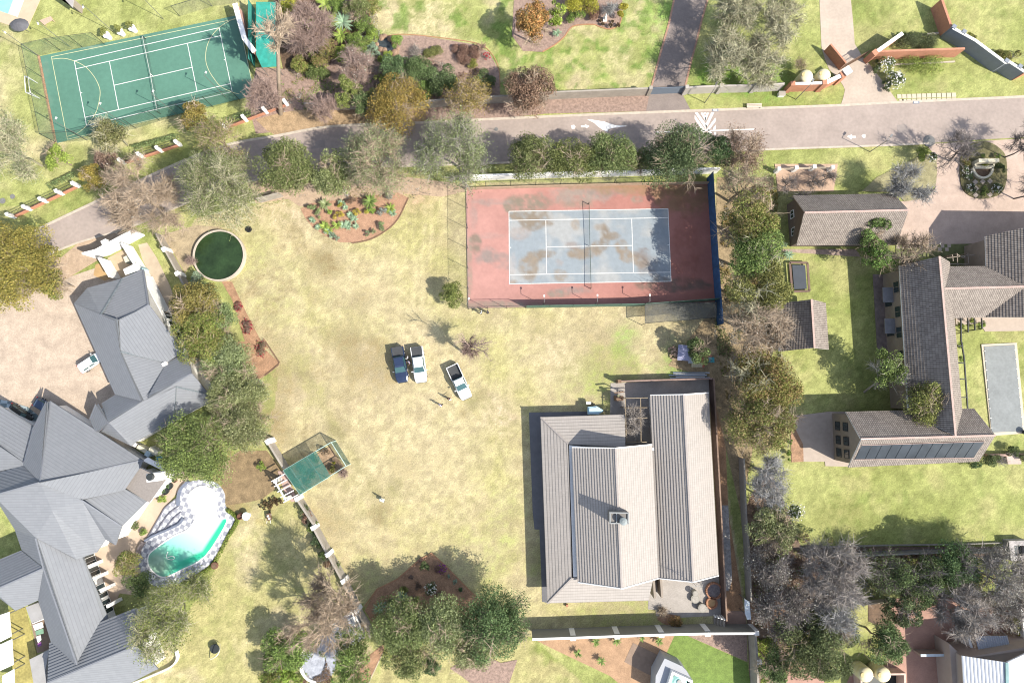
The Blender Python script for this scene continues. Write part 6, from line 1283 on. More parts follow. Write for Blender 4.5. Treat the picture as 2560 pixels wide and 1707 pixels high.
# leaf litter shrubs too dense to count
def scatter(name,s,n,pals,hmax,size,label,seed):
    rg=np.random.default_rng(seed); poly=onG(s); xs=[q[0] for q in poly]; ys=[q[1] for q in poly]; X=rg.uniform(min(xs),max(xs),n*3); Y=rg.uniform(min(ys),max(ys),n*3); k=inpoly(X,Y,poly); X,Y=X[k],Y[k]
    den=fbm(X,Y,2.2,seed,4); k=den>.47; X,Y,den=X[k][:n],Y[k][:n],den[k][:n]; Z=(den-.45)*hmax*4*rg.random(len(X))+.05
    V,Fq=leaf_quads(np.stack([X,Y,Z],1),unit(len(X),rg,.0),np.full(len(X),size),rg,.5,.7); P_=np.array(sum((PAL[p] for p in pals),[])); hue=(fbm(X,Y,3,seed+5,2)*len(P_)*1.6).astype(int)%len(P_); col=P_[hue]*(.6+.7*rg.random(len(X)))[:,None]
    tag(np_mesh(name,V,Fq,m_leaf,col=col),label,'undergrowth',kind='stuff')
scatter('undergrowth','f:1665,430 1790,430 1800,1040 1690,1000 1660,880 1640,760',15000,['mix','olive','grey','ochre'],.5,.2,'loose low undergrowth beneath the band of trees right of the plot',51)
scatter('undergrowth','f:1715,1040 1830,1200 2000,1260 2350,1270 2350,1370 1900,1380 1830,1560 1740,1560',20000,['dark','grey','mix','rust'],.6,.2,'dark low undergrowth across the shaded belt at the lower right',52)
scatter('undergrowth','f:640,0 860,0 875,90 860,120 1120,160 1140,200 640,260',14000,['mix','green','rust','grey'],.4,.18,'mixed low undergrowth of the upper garden',53)
scatter('undergrowth','f:560,480 720,440 1120,390 1130,420 930,460 700,450 600,480',1500,['sage','grey','mix'],.3,.18,'sparse undergrowth beneath the roadside trees',54)
scatter('undergrowth','f:400,660 480,650 575,900 590,1020 400,1090',5000,['olive','mix','dark'],.5,.2,'dark undergrowth between the dense hedge trees',55)
scatter('undergrowth','f:630,1450 730,1450 770,1568 600,1568',5000,['green','lime','rust'],.6,.2,'mixed undergrowth beside the round terrace',56)
scatter('undergrowth','f:1720,1440 1780,1440 1800,1568 1735,1568',3000,['green','dark','lime'],.4,.18,'green undergrowth beside the lower grey boundary wall',57)
# ================================================================ VEHICLES
def sect(hw,zb,zt):
    return [(-hw*.92,zb),(-hw,zb+.22),(-hw,zt-.22),(-hw*.95,zt-.06),(-hw*.8,zt),(0,zt+.03),(hw*.8,zt),(hw*.95,zt-.06),(hw,zt-.22),(hw,zb+.22),(hw*.92,zb)]
def loftx(st,name,m,parent,smooth=True):
    B=MB(); vs=[];fs=[];n=11
    for x,hw,zb,zt in st: vs+=[(x,y,z) for y,z in sect(hw,zb,zt)]
    for i in range(len(st)-1):
        for k in range(n): fs.append((i*n+k,(i+1)*n+k,(i+1)*n+(k+1)%n,i*n+(k+1)%n))
    fs.append(tuple(range(n))); fs.append(tuple(range(len(st)*n-1,(len(st)-1)*n-1,-1))); B.add(vs,fs); return B.build(name,m,parent,smooth=False)
m_tyre=mat('tyre_rubber',(.02,.02,.02),amp=.1,rough=.9); m_rim=mat('alloy',(.35,.35,.36),metal=.7,rough=.35,amp=.05); m_lens=mat('headlamp_glass',(.6,.62,.62),rough=.1,amp=.02,spec=.6); m_red=mat('tail_lamp',(.3,.02,.02),rough=.3,amp=.05)
m_wsg=mat('windscreen_glass',(.035,.085,.09),rough=.06,spec=.7,amp=.1); m_bed=mat('bed_liner',(.05,.052,.055),rough=.6,amp=.15)
def vehicle(kind,label,pn,ang,paint,cat,name,L=5.3):
    """kind: double (double cab, covered bed) / single (open bed) / car"""
    t=thing(name,label,cat,(0,0,0)); s=L/5.3; hwid=.93
    if kind=='car':
        st=[(-2.3,.66,.5,.85),(-2.2,.82,.35,.98),(-1.6,.88,.28,1.05),(0,.9,.26,1.02),(1.0,.89,.28,1.0),(1.8,.86,.3,.9),(2.2,.75,.35,.75),(2.3,.6,.4,.62)]
        cab=[(1.0,-2.05,1.35,.82),(1.45,-1.75,.55,.66),(1.52,-1.5,.35,.58)]; ws=((1.28,.70,1.03),(.56,.60,1.44)); rw=((-2.02,.68,1.04),(-1.75,.58,1.43)); sx=(-1.7,.95,-1.45,.45,1.08,1.40,.80,.68)
        wheels=(-1.4,1.4)
    else:
        back=-2.62 if kind=='double' else -.62
        st=[(back,.80,.5,1.02),(back+.08,.90,.42,1.1),(-.3,hwid,.4,1.12),(.95,hwid,.4,1.12),(1.9,.91,.4,1.10),(2.4,.84,.42,1.0),(2.62,.70,.45,.85)]
        cb=-1.2 if kind=='double' else -.62
        cab=[(1.08,cb,1.2,.86),(1.68,cb+.14,.38,.70),(1.78,cb+.25,.2,.62)]; ws=((1.14,.76,1.13),(.42,.66,1.66)); rw=((cb+.0,.72,1.16),(cb+.13,.62,1.64)); sx=(cb+.25,.85,cb+.3,.3,1.16,1.62,.86,.74)
        wheels=(-1.62,1.62)
    loftx(st,'body',paint,t)
    B=MB(); vs=[]
    for z,x0,x1,hw in cab: vs+=[(x0,-hw,z),(x1,-hw*.96,z),(x1,hw*.96,z),(x0,hw,z)]
    fs=[]
    for i in range(2):
        for k in range(4): fs.append((i*4+k,i*4+(k+1)%4,i*4+4+(k+1)%4,i*4+4+k))
    fs.append((8,9,10,11)); cb_=B.add(vs,fs).build('cabin',paint,t)
    def quad(q,name,m,par):
        q=[Vector(v) for v in q]; n=(q[1]-q[0]).cross(q[2]-q[0]).normalized(); S=MB(); S.add([v-n*.02 for v in q]+[v+n*.015 for v in q],[(3,2,1,0),(4,5,6,7),(0,1,5,4),(1,2,6,5),(2,3,7,6),(3,0,4,7)]); return S.build(name,m,par)
    (xa,wa,za),(xb,wb,zb_)=ws; quad([(xa+.02,-wa,za),(xa+.02,wa,za),(xb,wb,zb_),(xb,-wb,zb_)],'windscreen',m_wsg,cb_)
    (xa,wa,za),(xb,wb,zb_)=rw; quad([(xa-.02,wa,za),(xa-.02,-wa,za),(xb-.02,-wb,zb_),(xb-.02,wb,zb_)],'rear_window',m_wsg,cb_)
    a,b,c,d,z0,z1,w0,w1=sx
    for sg in(-1,1):
        for (f0,f1) in ((0,.47),(.53,1)) if kind!='single' else ((0,1),):
            xx=lambda u,v:(a+(b-a)*u)*(1-v)+(c+(d-c)*u)*v
            q=[(xx(f0,0),sg*(w0-.01),z0),(xx(f1,0),sg*(w0-.02),z0),(xx(f1,1),sg*(w1+.01),z1),(xx(f0,1),sg*(w1+.01),z1)]
            quad(q if sg<0 else q[::-1],'side_window',m_wsg,cb_)
        mr=MB().box((.95,sg*1.03,1.15),(.14,.24,.16)).build('mirror',paint if kind!='double' or paint!=m_navy else m_rim,t)
        xw=st[-1][0]
        MB().box((xw-.2,sg*.62,st[-1][3]-.06),(.34,.3,.12),rz=-sg*.45).build('headlight',m_lens,t)
        MB().box(((-2.6 if kind!='car' else -2.24),sg*.78,.92),(.08,.14,.26)).build('tail_light',m_red,t)
        for xw_ in wheels:
            tt=MB(); R_=.37 if kind!='car' else .33
            tt.tube([(xw_,sg*.70,R_),(xw_,sg*.93,R_)],[R_,R_],18); ty=tt.build('wheel',m_tyre,t); MB().tube([(xw_,sg*.9,R_),(xw_,sg*.945,R_)],[R_*.62,R_*.55],12).build('rim',m_rim,ty)
            
    if kind=='double':
        MB().box((-1.92,0,1.135),(1.34,1.56,.05)).build('bed_cover',m_bed,t)
        for sg in(-1,1): MB().box((-1.92,sg*.83,1.15),(1.36,.08,.05)).build('bed_rail',paint,t)
        MB().box((-1.24,0,1.16),(.1,1.5,.08)).build('sports_bar',m_dark,t)
    if kind=='single':
        MB().box((-1.62,0,.62),(2.0,1.6,.08)).build('bed_floor',m_bed,t)
        for sg in(-1,1): MB().box((-1.62,sg*.88,.80),(2.02,.09,.66)).build('bed_side',paint,t)
        MB().box((-2.62,0,.80),(.08,1.7,.66)).build('tailgate',paint,t)
        MB().box((-.70,0,.85),(.06,1.64,.5)).build('bed_front',m_bed,t)
        
    if kind=='car':
        MB().box((0.0,0,1.0),(.01,.01,.01)) 
    MB().box((st[-1][0]+.0,0,.5),(.14,1.4,.2)).build('bumper',m_dark if kind!='car' else paint,t)
    p=P(*pn,.9); t.location=(p.x,p.y,0.0); t.rotation_euler=(0,0,ang); t.scale=(s,s,s); ORG[t.name]=t.location.copy(); return t
m_navy=mat('navy_paint',(.02,.032,.07),rough=.22,spec=.6,amp=.08,scale=.5); m_cwhite=mat('car_white',(.72,.73,.74),rough=.25,spec=.5,amp=.06,scale=3,fine=.03)
m_cblue=mat('blue_paint',(.05,.075,.13),rough=.25,spec=.5,amp=.05); m_cblk=mat('black_paint',(.015,.02,.02),rough=.2,spec=.5,amp=.05)
a_=lambda s:(lambda q:math.atan2(P(*q[1]).y-P(*q[0]).y,P(*q[1]).x-P(*q[0]).x))(pts(s))
vehicle('double','dark blue double-cab pickup with covered bed beside the white one','n' and (999.5,911),a_('n:993,870 1007,958'),m_navy,'pickup','pickup_truck',5.35)
vehicle('double','white double-cab pickup with dark bed cover beside the dark blue one',(1047,911),a_('n:1041,872 1053,960'),m_cwhite,'pickup','pickup_truck',5.35)
vehicle('single','white single-cab pickup with an empty dark open bed parked at an angle',(1148.5,955),a_('n:1130,916 1165,992'),m_cwhite,'pickup','pickup_truck',5.35)
vehicle('car','white car parked on the courtyard paving half under the roof edge',(224,905),a_('n:195,925 262,880'),m_cwhite,'car','parked_car',4.5)
vehicle('car','blue car in the shade at the tip of the large hip roof',(112,1018),a_('n:90,1000 140,1030'),m_cblue,'car','parked_car',4.4)
vehicle('car','black car in the shade on the checkered paving',(46,1034),a_('n:20,1015 70,1050'),m_cblk,'car','parked_car',4.3)
# covered trailer
c=P(*pts('22:765,635')[0],1.6); t=thing('covered_trailer','light blue canvas-covered trailer against the wall of the centre house','trailer',(c.x,c.y,0))
q=G('22:700,600 780,592 838,628 838,640 795,668 700,668',1.9); MB().prism([(p.x,p.y) for p in q],.5,1.75).build('canvas_cover',mat('ice_blue_canvas',(.36,.52,.60),amp=.05,rough=.6),t)
q2=inset([(p.x,p.y) for p in q],.15); MB().prism(q2,1.75,1.9).build('cover_top',MATS['ice_blue_canvas'],t)
MB().bar((q[3].x,q[3].y,.5),(q[3].x+1.1,q[3].y-.05,.45),.08).build('drawbar',m_dark,t)
for dy in(-.95,.95): MB().tube([(c.x-.2,c.y+dy-.08,.33),(c.x-.2,c.y+dy+.08,.33)],[.33,.33],14).build('wheel',m_tyre,t)
MB().box((c.x-.9,c.y+1.15,.9),(.7,.35,.4)).build('box',m_white,t)
# ================================================================ PEOPLE
def skinmesh(name,vs,es,rad,m,parent,sub=1):
    me=bpy.data.meshes.new(name); me.from_pydata(vs,es,[]); o=bpy.data.objects.new(name,me); COL.objects.link(o); o.parent=parent
    md=o.modifiers.new('skin','SKIN'); sv=me.skin_vertices[0].data
    for i,r in enumerate(rad): sv[i].radius=(r,r) if not isinstance(r,tuple) else r
    sv[0].use_root=True; md.use_smooth_shade=True
    s=o.modifiers.new('sub','SUBSURF'); s.levels=sub; s.render_levels=sub; me.materials.append(m); return o
SK=mat('skin_tone',(.36,.22,.15),amp=.04,rough=.6); SK2=mat('skin_dark',(.13,.07,.045),amp=.04,rough=.6)
def person(pn,ang,label,top,legs,hair,skin=SK,stride=.0,armf=(.15,.15),lean=0,sit=0):
    t=thing('person',label,'person',(0,0,0)); Y=lambda x,y,z:(x,y,z)
    hip=.92; sh=1.42
    V=[(0,0,hip),(0,0,1.15),(lean*.06,0,1.36),(lean*.09,0,1.50),(lean*.1,0,1.60),(lean*.1+.02,0,1.70)]; E=[(0,1),(1,2),(2,3),(3,4),(4,5)]; Rr=[(.15,.11),(.14,.10),(.17,.10),(.055,.055),(.085,.095),(.075,.085)]
    hand=[]
    for s,af in((-1,armf[0]),(1,armf[1])):
        i=len(V); V+=[(lean*.06,s*.19,1.38),(af*.5,s*.26,1.12),(af*1.4,s*.25,.90),(af*1.55,s*.25,.84)]; E+=[(2,i),(i,i+1),(i+1,i+2),(i+2,i+3)]; Rr+=[.06,.045,.03,.035]; hand.append(i+3)
        base=len(V); hx,hy,hz=V[i+3]
        for k,(dx,dl) in enumerate(((.03,.07),(.01,.085),(-.01,.08),(-.03,.065))):
            V+=[(hx+dx,hy,hz-.03),(hx+dx+.01,hy-s*.01,hz-dl)]; j=len(V)-2; E+=[(i+3,j),(j,j+1)]; Rr+=[.010,.008]
        V+=[(hx+.05,hy-s*.02,hz-.01),(hx+.06,hy-s*.03,hz-.045)]; j=len(V)-2; E+=[(i+3,j),(j,j+1)]; Rr+=[.011,.009]
    for s,st in((-1,stride),(1,-stride)):
        i=len(V); V+=[(0,s*.10,.86),(st*.5+.02,s*.11,.48),(st*.9,s*.11,.09),(st*.9+.16,s*.12,.035)]; E+=[(0,i),(i,i+1),(i+1,i+2),(i+2,i+3)]; Rr+=[.09,.06,.045,.035]
    skinmesh('body',V,E,Rr,skin,t)
    # clothes follow the body
    VT_=[(0,0,.95),(0,0,1.15),(lean*.06,0,1.37),(lean*.08,0,1.46)]; ET=[(0,1),(1,2),(2,3)]; RT=[(.17,.125),(.16,.12),(.19,.12),(.08,.08)]
    for s,af in((-1,armf[0]),(1,armf[1])): i=len(VT_); VT_+=[(lean*.06,s*.19,1.385),(af*.35,s*.245,1.2)]; ET+=[(2,i),(i,i+1)]; RT+=[.08,.07]
    skinmesh('shirt',VT_,ET,RT,top,t)
    VL=[(0,0,.95)]; EL=[]; RL=[(.165,.125)]
    for s,st in((-1,stride),(1,-stride)): i=len(VL); VL+=[(0,s*.10,.84),(st*.5+.02,s*.11,.48),(st*.88,s*.11,.12)]; EL+=[(0,i),(i,i+1),(i+1,i+2)]; RL+=[.105,.08,.065]
    skinmesh('trousers',VL,EL,RL,legs,t)
    hx=lean*.1; MB().lathe((hx-.012,0,1.60),[(.085,0),(.098,.05),(.096,.11),(.07,.16),(.02,.18)],14).build('hair',hair,t,smooth=True)
    fc=MB(); fc.box((hx+.105,0,1.63),(.035,.03,.04)); fc.build('nose',skin,t)
    for s in(-1,1): MB().box((hx+.096,s*.032,1.655),(.012,.02,.012)).build('eye',m_dark,t); MB().box((hx+.005,s*.098,1.635),(.035,.018,.06)).build('ear',skin,t)
    MB().box((hx+.1,0,1.59),(.012,.05,.012)).build('mouth',m_red,t)
    for s,st in((-1,stride),(1,-stride)): MB().box((st*.9+.05,s*.115,.045),(.28,.10,.09)).build('shoe',m_dark,t)
    p=P(*pn,.9); t.location=(p.x,p.y,0); t.rotation_euler=(0,0,ang); return t
c_=lambda n,c:mat(n,c,amp=.08,scale=5)
person((1018.5,894.5),2.4,'person in a white top standing between the two parked pickups',c_('white_cloth',(.65,.65,.63)),c_('denim',(.06,.08,.14)),c_('black_hair',(.01,.01,.01)),armf=(.3,.2))
person((1023,905),-2.3,'person in a lilac top facing the one in white between the pickups',c_('lilac_cloth',(.30,.27,.42)),c_('dark_cloth',(.04,.04,.05)),c_('grey_hair',(.25,.22,.22)),armf=(.2,.3))
person((1121,997),1.2,'person in dark clothes with a pale bag standing by the angled white pickup',c_('maroon_cloth',(.05,.02,.025)),c_('dark_cloth',(.04,.04,.05)),c_('brown_hair',(.05,.03,.02)),skin=SK,armf=(.45,.1),lean=.6)
person((1101,1013),.9,'person in a pale lavender top with dark trousers on the open lawn',c_('lavender_cloth',(.50,.48,.68)),c_('dark_cloth',(.04,.04,.05)),c_('blond_hair',(.42,.36,.3)),armf=(.1,.2),stride=.15)
person((1203,781),2.8,'person in white and black at the lower left corner of the red court fence',c_('white_cloth',(.65,.65,.63)),c_('black_cloth',(.02,.02,.02)),c_('black_hair',(.01,.01,.01)),skin=SK2,armf=(.2,.35))
person((1219,780),.2,'person in a charcoal jacket near the lower left corner of the red court fence',c_('charcoal_cloth',(.07,.07,.08)),c_('black_cloth',(.02,.02,.02)),c_('charcoal_hair',(.06,.06,.07)),skin=SK2,armf=(.3,.1))
p=P(1126,999,.8); tag(MB().box((p.x,p.y,.85),(.3,.14,.32),rz=.4).build('bag',c_('pale_bag',(.6,.6,.6))),'pale bag carried by the dark-clothed person near the angled pickup','bag')
# ================================================================ WATER
def grid_poly(name,poly,z,colfn,st,m,parent=None):
    xs=[p[0] for p in poly]; ys=[p[1] for p in poly]; X,Y=np.meshgrid(np.arange(min(xs),max(xs),st),np.arange(min(ys),max(ys),st)); ny,nx=X.shape
    V=np.stack([X.ravel(),Y.ravel(),np.full(X.size,z)],1); i=np.arange(nx*ny).reshape(ny,nx)
    Fq=np.stack([i[:-1,:-1].ravel(),i[:-1,1:].ravel(),i[1:,1:].ravel(),i[1:,:-1].ravel()],1); cx=V[Fq].mean(1); Fq=Fq[inpoly(cx[:,0],cx[:,1],poly)]
    return np_mesh(name,V,Fq,m,parent,col=colfn(V[:,0],V[:,1]),percol='vert')
c=P(*pts('01:2015,780')[0],.4); t=thing('round_pond','round reservoir of dark green water with a pale concrete rim','pond',(c.x,c.y,0)); r=228*ZS*(H-.7)/F
MB().lathe((c.x,c.y,0),[(r+.22,0),(r+.22,.7),(r-.02,.7),(r-.02,.45)],56).build('rim',m_kerb,t); MB().lathe((c.x,c.y,0),[(r,.3),(r,.55)],56).build('water',mat('green_water',(.02,.04,.014),rough=.1,spec=.5,amp=.45,scale=.35,fine=.12,bump=.2),t)
t.children[0].data.materials[0]=m_kerb
Rg=MB(); n=56
for k in range(n):
    a,b=2*math.pi*k/n,2*math.pi*(k+1)/n; Rg.add([(c.x+math.cos(x)*q,c.y+math.sin(x)*q,.72) for x,q in((a,r-.05),(b,r-.05),(b,r+.22),(a,r+.22))],[(0,1,2,3)])
Rg.build('coping',m_kerb,t); t.children[0].location.z=-.2
w5=lambda l:[P(340+x*.1913,1180+y*.1913) for x,y in l]
dk=smoothpath(w5([(760,105),(1000,115),(1100,180),(1165,290),(1175,440),(1290,590),(1290,640),(1200,800),(1000,1160),(830,1300),(560,1450),(370,1500),(220,1470),(80,1330),(35,1150),(60,980),(150,870),(330,560),(400,450),(550,330),(620,200)]),4,True)
sheet('terrace',onG('02:1560,1190 1730,1260 03:1480,0 1350,260 1280,330 1300,640 1250,760 1100,740 1000,990 960,860 860,370 880,370 960,250 1060,300 1110,130 1240,0'),.05,mat('warm_screed',(.42,.33,.25),amp=.1,scale=.8))
sheet('pool_deck',[(p.x,p.y) for p in dk],.10,checker_mat('checker_tile',(.50,.51,.53),(.25,.26,.30),.62,.35))
wt=smoothpath(w5([(860,180),(1000,220),(1075,330),(1050,490),(1090,600),(1200,635),(920,1085),(600,1270),(400,1360),(280,1330),(180,1220),(170,1100),(240,1010),(500,830),(690,740),(790,560),(690,400),(720,260)]),4,True)
def pcol(x,y):
    wh=w5([(900,300),(1000,640)]); d=(wh[1]-wh[0]); top=w5([(900,560)])[0]; bot=w5([(480,1250)])[0]; ax=bot-top; u=((x-top.x)*ax.x+(y-top.y)*ax.y)/ax.length_squared
    u=np.clip(u,0,1)[:,None]; C=A([.62,.70,.68])*(1-u)+A([.06,.52,.36])*u
    # darker green strip along the far pool wall
    l1=w5([(1170,640),(905,1060),(480,1250)]); 
    dm=np.full(x.shape,9.)
    for a,b in((l1[0],l1[1]),(l1[1],l1[2])):
        ab=b-a; tt=np.clip(((x-a.x)*ab.x+(y-a.y)*ab.y)/ab.length_squared,0,1); dm=np.minimum(dm,np.hypot(x-a.x-ab.x*tt,y-a.y-ab.y*tt))
    s=np.clip(1.6-dm/.45,0,1)[:,None]; C=C*(1-s)+A([.03,.42,.25])*s
    e=w5([(450,1180)])[0]; dd=np.clip(1.4-np.hypot(x-e.x,y-e.y)/1.9,0,1)[:,None]*.8; C=C*(1-dd)+A([.05,.50,.30])*dd
    e=w5([(280,1200)])[0]; n=fbm(x,y,.9,77,3); dd=np.clip(1.5-np.hypot(x-e.x,y-e.y)/2.1,0,1)[:,None]*.8; cc=A([.28,.36,.28])[None]*(.7+.8*n)[:,None]; C=C*(1-dd)+cc*dd
    return C
t=thing('swimming_pool','turquoise free-form swimming pool set in a blue and white checkered deck','pool',(wt[0].x,wt[0].y,0))
grid_poly('pool_water',[(p.x,p.y) for p in wt],.22,pcol,.14,attr_mat('pool_water_surface',fine=0,rough=.12,spec=.5),t)
strip(wt+[wt[0]],.16,.1,.24).build('pool_coping',m_white,t)
stp=MB()
for l in([(150,870),(330,560),(400,450),(550,330)],[(245,820),(420,560),(565,440)],[(370,770),(480,620),(600,515)]): strip(smoothpath(w5(l),3),.12,.1,.3).build('step_edge',mat('slate_edge',(.13,.13,.16)),t)
for l in([(370,770),(560,680),(635,595)],[(130,890),(240,825),(370,770)]): strip(smoothpath(w5(l),3),.3,.1,.45).build('curved_kerb',mat('blue_slate',(.13,.15,.20)),t)
p=smoothpath(w5([(120,900),(60,1000),(40,1120)]),4); strip(p,.5,.05,.55).build('curved_kerb',mat('brown_slate',(.14,.12,.12)),t)
p=smoothpath(w5([(700,110),(610,200),(570,300),(565,430)]),4); strip(p,.35,.05,.5).build('curved_kerb',MATS['blue_slate'],t)
hp=smoothpath(w5([(430,1030),(410,1110),(480,1135),(520,1110),(480,1090),(420,1110)]),5); tag(MB().tube([(p.x,p.y,.27) for p in hp],.04,5).build('pool_hose',m_white),'thin white cleaning hose looped on the green pool water','hose')
# low hedge along the pool rim
hd=w5([(1180,480),(1300,580),(1290,660),(1190,830),(1000,1180),(820,1320),(600,1440)]); SEED[0]+=1; rg=np.random.default_rng(3); c=hd[2]; t=thing('hedge','low bright green hedge running round the lawn side of the pool deck','hedge',(c.x,c.y,0))
hs=smoothpath(hd,6); pa=np.array([tuple(p) for p in hs]); n=3600; i=rg.integers(0,len(pa)-1,n); u=rg.random(n)[:,None]; pos=pa[i]*(1-u)+pa[i+1]*u; an=unit(n,rg,-.1); pos=pos+np.array([.25,-.1,.1])+an*np.array([.3,.3,.3]); V,Fq=leaf_quads(pos,an,np.full(n,.15),rg,.5,.8); np_mesh('foliage',V,Fq,m_leaf,t,col=np.array(PAL['lime'])[rg.integers(0,3,n)]*(.5+.6*rg.random(n))[:,None])
# right covered pool
c=P(*pts('32:2130,400')[0]); t=thing('covered_pool','long rectangular pool under a taut grey cover at the right edge','pool',(c.x,c.y,0))
MB().prism(onG('32:1953,25 2278,10 2358,840 2070,862 2040,830'),-.02,.14).build('coping',mat('cream_coping',(.48,.42,.33),amp=.06),t)
q=G('32:1975,45 2255,30 2332,820 2045,832'); MB().prism([(p.x,p.y) for p in q],.14,.19).build('pool_cover',mat('pool_cover_fabric',(.20,.215,.215),amp=.16,scale=.35,fine=.08,bump=.3),t)
for k in range(9):
    a=q[0].lerp(q[3],(k+.5)/9); MB().box((a.x,a.y,.2),(.25,.06,.05)).build('strap',m_white,t)
for k in range(9):
    a=q[1].lerp(q[2],(k+.5)/9); MB().box((a.x,a.y,.2),(.25,.06,.05)).build('strap',m_white,t)
c=P(*pts('32:2340,830')[0]); tag(MB().lathe((c.x,c.y,.1),[(.25,0),(.4,.5),(.5,.8),(.4,.9)],14).build('plant_pot',m_dark),'dark round pot at the corner of the covered pool','pot')
# top-left pool, lounge canopy
sheet('pool_deck',onG('00:-80,-60 400,-60 250,270 215,285 100,240 -80,180'),.06,mat('sandstone_deck',(.44,.35,.25),amp=.08,scale=1))
t=thing('swimming_pool','corner of a cyan swimming pool at the top left edge','pool',(P(10,10).x,P(10,10).y,0)); MB().prism(onG('00:-80,-60 150,-60 80,132 0,105 -80,80'),.02,.12).build('pool_water',mat('cyan_water',(.22,.62,.62),rough=.1,amp=.1),t); MB().prism(onG('00:150,-60 250,-60 165,160 80,132'),.02,.13).build('pool_step',mat('pale_aqua',(.45,.70,.68),rough=.2,amp=.05),t)
c=P(*pts('00:165,220')[0],2.2); t=thing('parasol','dark grey parasol canopy near the cyan pool corner','parasol',(c.x,c.y,0)); MB().lathe((c.x,c.y,1.9),[(1.45,0),(1.3,.12),(.7,.4),(.05,.55)],12,sx=1,sy=.72).build('canopy',mat('charcoal_canvas',(.10,.10,.11),amp=.15),t); MB().tube([(c.x,c.y,0),(c.x,c.y,2)],.04).build('pole',m_steel,t)
def slat_bench(s,label,n=5,col=(.45,.33,.25),name='garden_bench'):
    q=G(s,.45); c=sum(q,Vector())/4; t=thing(name,label,'bench',(c.x,c.y,0)); m=mat('bench_wood_%d'%(col[0]*100),col,amp=.1,scale=4)
    for k in range(n):
        a=q[0].lerp(q[3],(k+.1)/n);b=q[1].lerp(q[2],(k+.1)/n);c1=q[1].lerp(q[2],(k+.85)/n);d=q[0].lerp(q[3],(k+.85)/n); S=MB(); S.prism([(v.x,v.y) for v in(a,b,c1,d)],.4,.46); S.build('slat',m,t)
    for v in q: v2=v.lerp(c,.12); MB().box((v2.x,v2.y,.2),(.08,.08,.4)).build('leg',m,t)
    return t
slat_bench('00:360,190 465,150 488,185 405,232','wooden slatted bench on the top left lawn')
slat_bench('20:2155,952 2292,948 2295,985 2157,988','pale concrete bench on the verge by the far kerb',3,(.50,.44,.36))
q=G('00:500,-40 680,-40 665,72',2.5); t=thing('garden_shed','corner of a pale roofed garden shed at the top edge','shed',(q[0].x,q[0].y,0)); B=MB(); B.prism([(p.x,p.y) for p in q]+[(q[0].x,q[0].y+1)],2.35,2.5); B.build('roof',mat('pale_sheet_roof',(.32,.30,.29)),t); MB().prism(inset([(p.x,p.y) for p in q],.3),0,2.35).build('wall',m_greyw,t)
g='potted topiary balls beside the green court'
for s,l in(('00:965,312','left potted topiary ball above the green court'),('00:1088,280','middle potted topiary ball above the green court'),('00:1200,248','right potted topiary ball above the green court')):
    p=P(*pts(s)[0],1.2); SEED[0]+=1; rg=np.random.default_rng(SEED[0]); t=thing('potted_topiary',l,'potted plant',(p.x,p.y,0),g); MB().lathe((p.x,p.y,0),[(.35,0),(.5,.9),(.55,.95),(.45,.95)],14).build('pot',m_white,t); MB().tube([(p.x,p.y,.9),(p.x,p.y,1.3)],.06).build('stem',m_wood,t); crown_mesh('foliage',Vector((p.x,p.y,1.6)),.75,.65,900,.13,PAL['ygreen'],rg,t,nl=12)
# ================================================================ NET CAGE, PERGOLAS
z_=2.5; q=G('12:250,1180 690,922 828,1140 405,1402',z_); t=thing('net_cage','green netted plant cage with pale frame on the dry lawn','cage',(q[0].x,q[0].y,0))
m_cf=mat('pale_green_frame',(.36,.46,.42)); m_gn=net_mat('green_net',(.03,.15,.12),.42); m_gn2=net_mat('green_side_net',(.05,.16,.13),.3)
fr=lambda a,b,n='rail':each(n,m_cf,t,[(a,b)],.09,.09)
for i in range(4): fr(q[i],q[(i+1)%4]); a=q[i]; fr((a.x,a.y,0),a,'post')
for u in(.13,.49): fr(q[0].lerp(q[1],u),q[3].lerp(q[2],u)); 
for u in(.13,.49):
    for a in(q[0].lerp(q[1],u),q[3].lerp(q[2],u)): fr((a.x,a.y,0),a,'post')
q1=q[0].lerp(q[1],.68); q2=q[3].lerp(q[2],.66)
S=MB(); S.prism([(p.x,p.y) for p in(q[0],q1,q2,q[3])],z_+.05,z_+.07); S.build('roof_net',m_gn,t)
for a,b in((q[3],q[0]),(q[0],q[1]),(q[2],q[3]),(q[1],q[2])):
    d=(b-a).normalized(); nn=Vector((-d.y,d.x,0))*.01; S=MB(); S.add([tuple(a-nn),tuple(b-nn),(b.x-nn.x,b.y-nn.y,.1),(a.x-nn.x,a.y-nn.y,.1),tuple(a+nn),tuple(b+nn),(b.x+nn.x,b.y+nn.y,.1),(a.x+nn.x,a.y+nn.y,.1)],[(0,1,2,3),(7,6,5,4)]); S.build('side_net',m_gn2,t)
sheet('cage_soil',[(p.x,p.y) for p in G('12:300,1180 680,960 800,1140 430,1370')],.05,mat('cage_litter',(.28,.20,.13),amp=.4,scale=1.5,fine=.3))
for s,r,k,l in(('12:640,1010',14,'rust','reddish dry shrub in the open end of the net cage'),('12:715,1105',6,'yellow','small bright yellow flower clump in the net cage'),('12:560,1080',14,'mix','mixed shrub under the middle of the green net'),('12:430,1180',14,'mix','shrub at the left under the green net'),('12:520,1220',13,'green','green shrub under the middle bay of the net cage'),('12:690,1160',12,'mix','dry shrub near the right corner of the net cage'),('12:480,1290',10,'mix','pale shrub at the lower edge of the net cage')): bush(*pts(s)[0],r,1.3,k,l,leaf=1,nl=6)
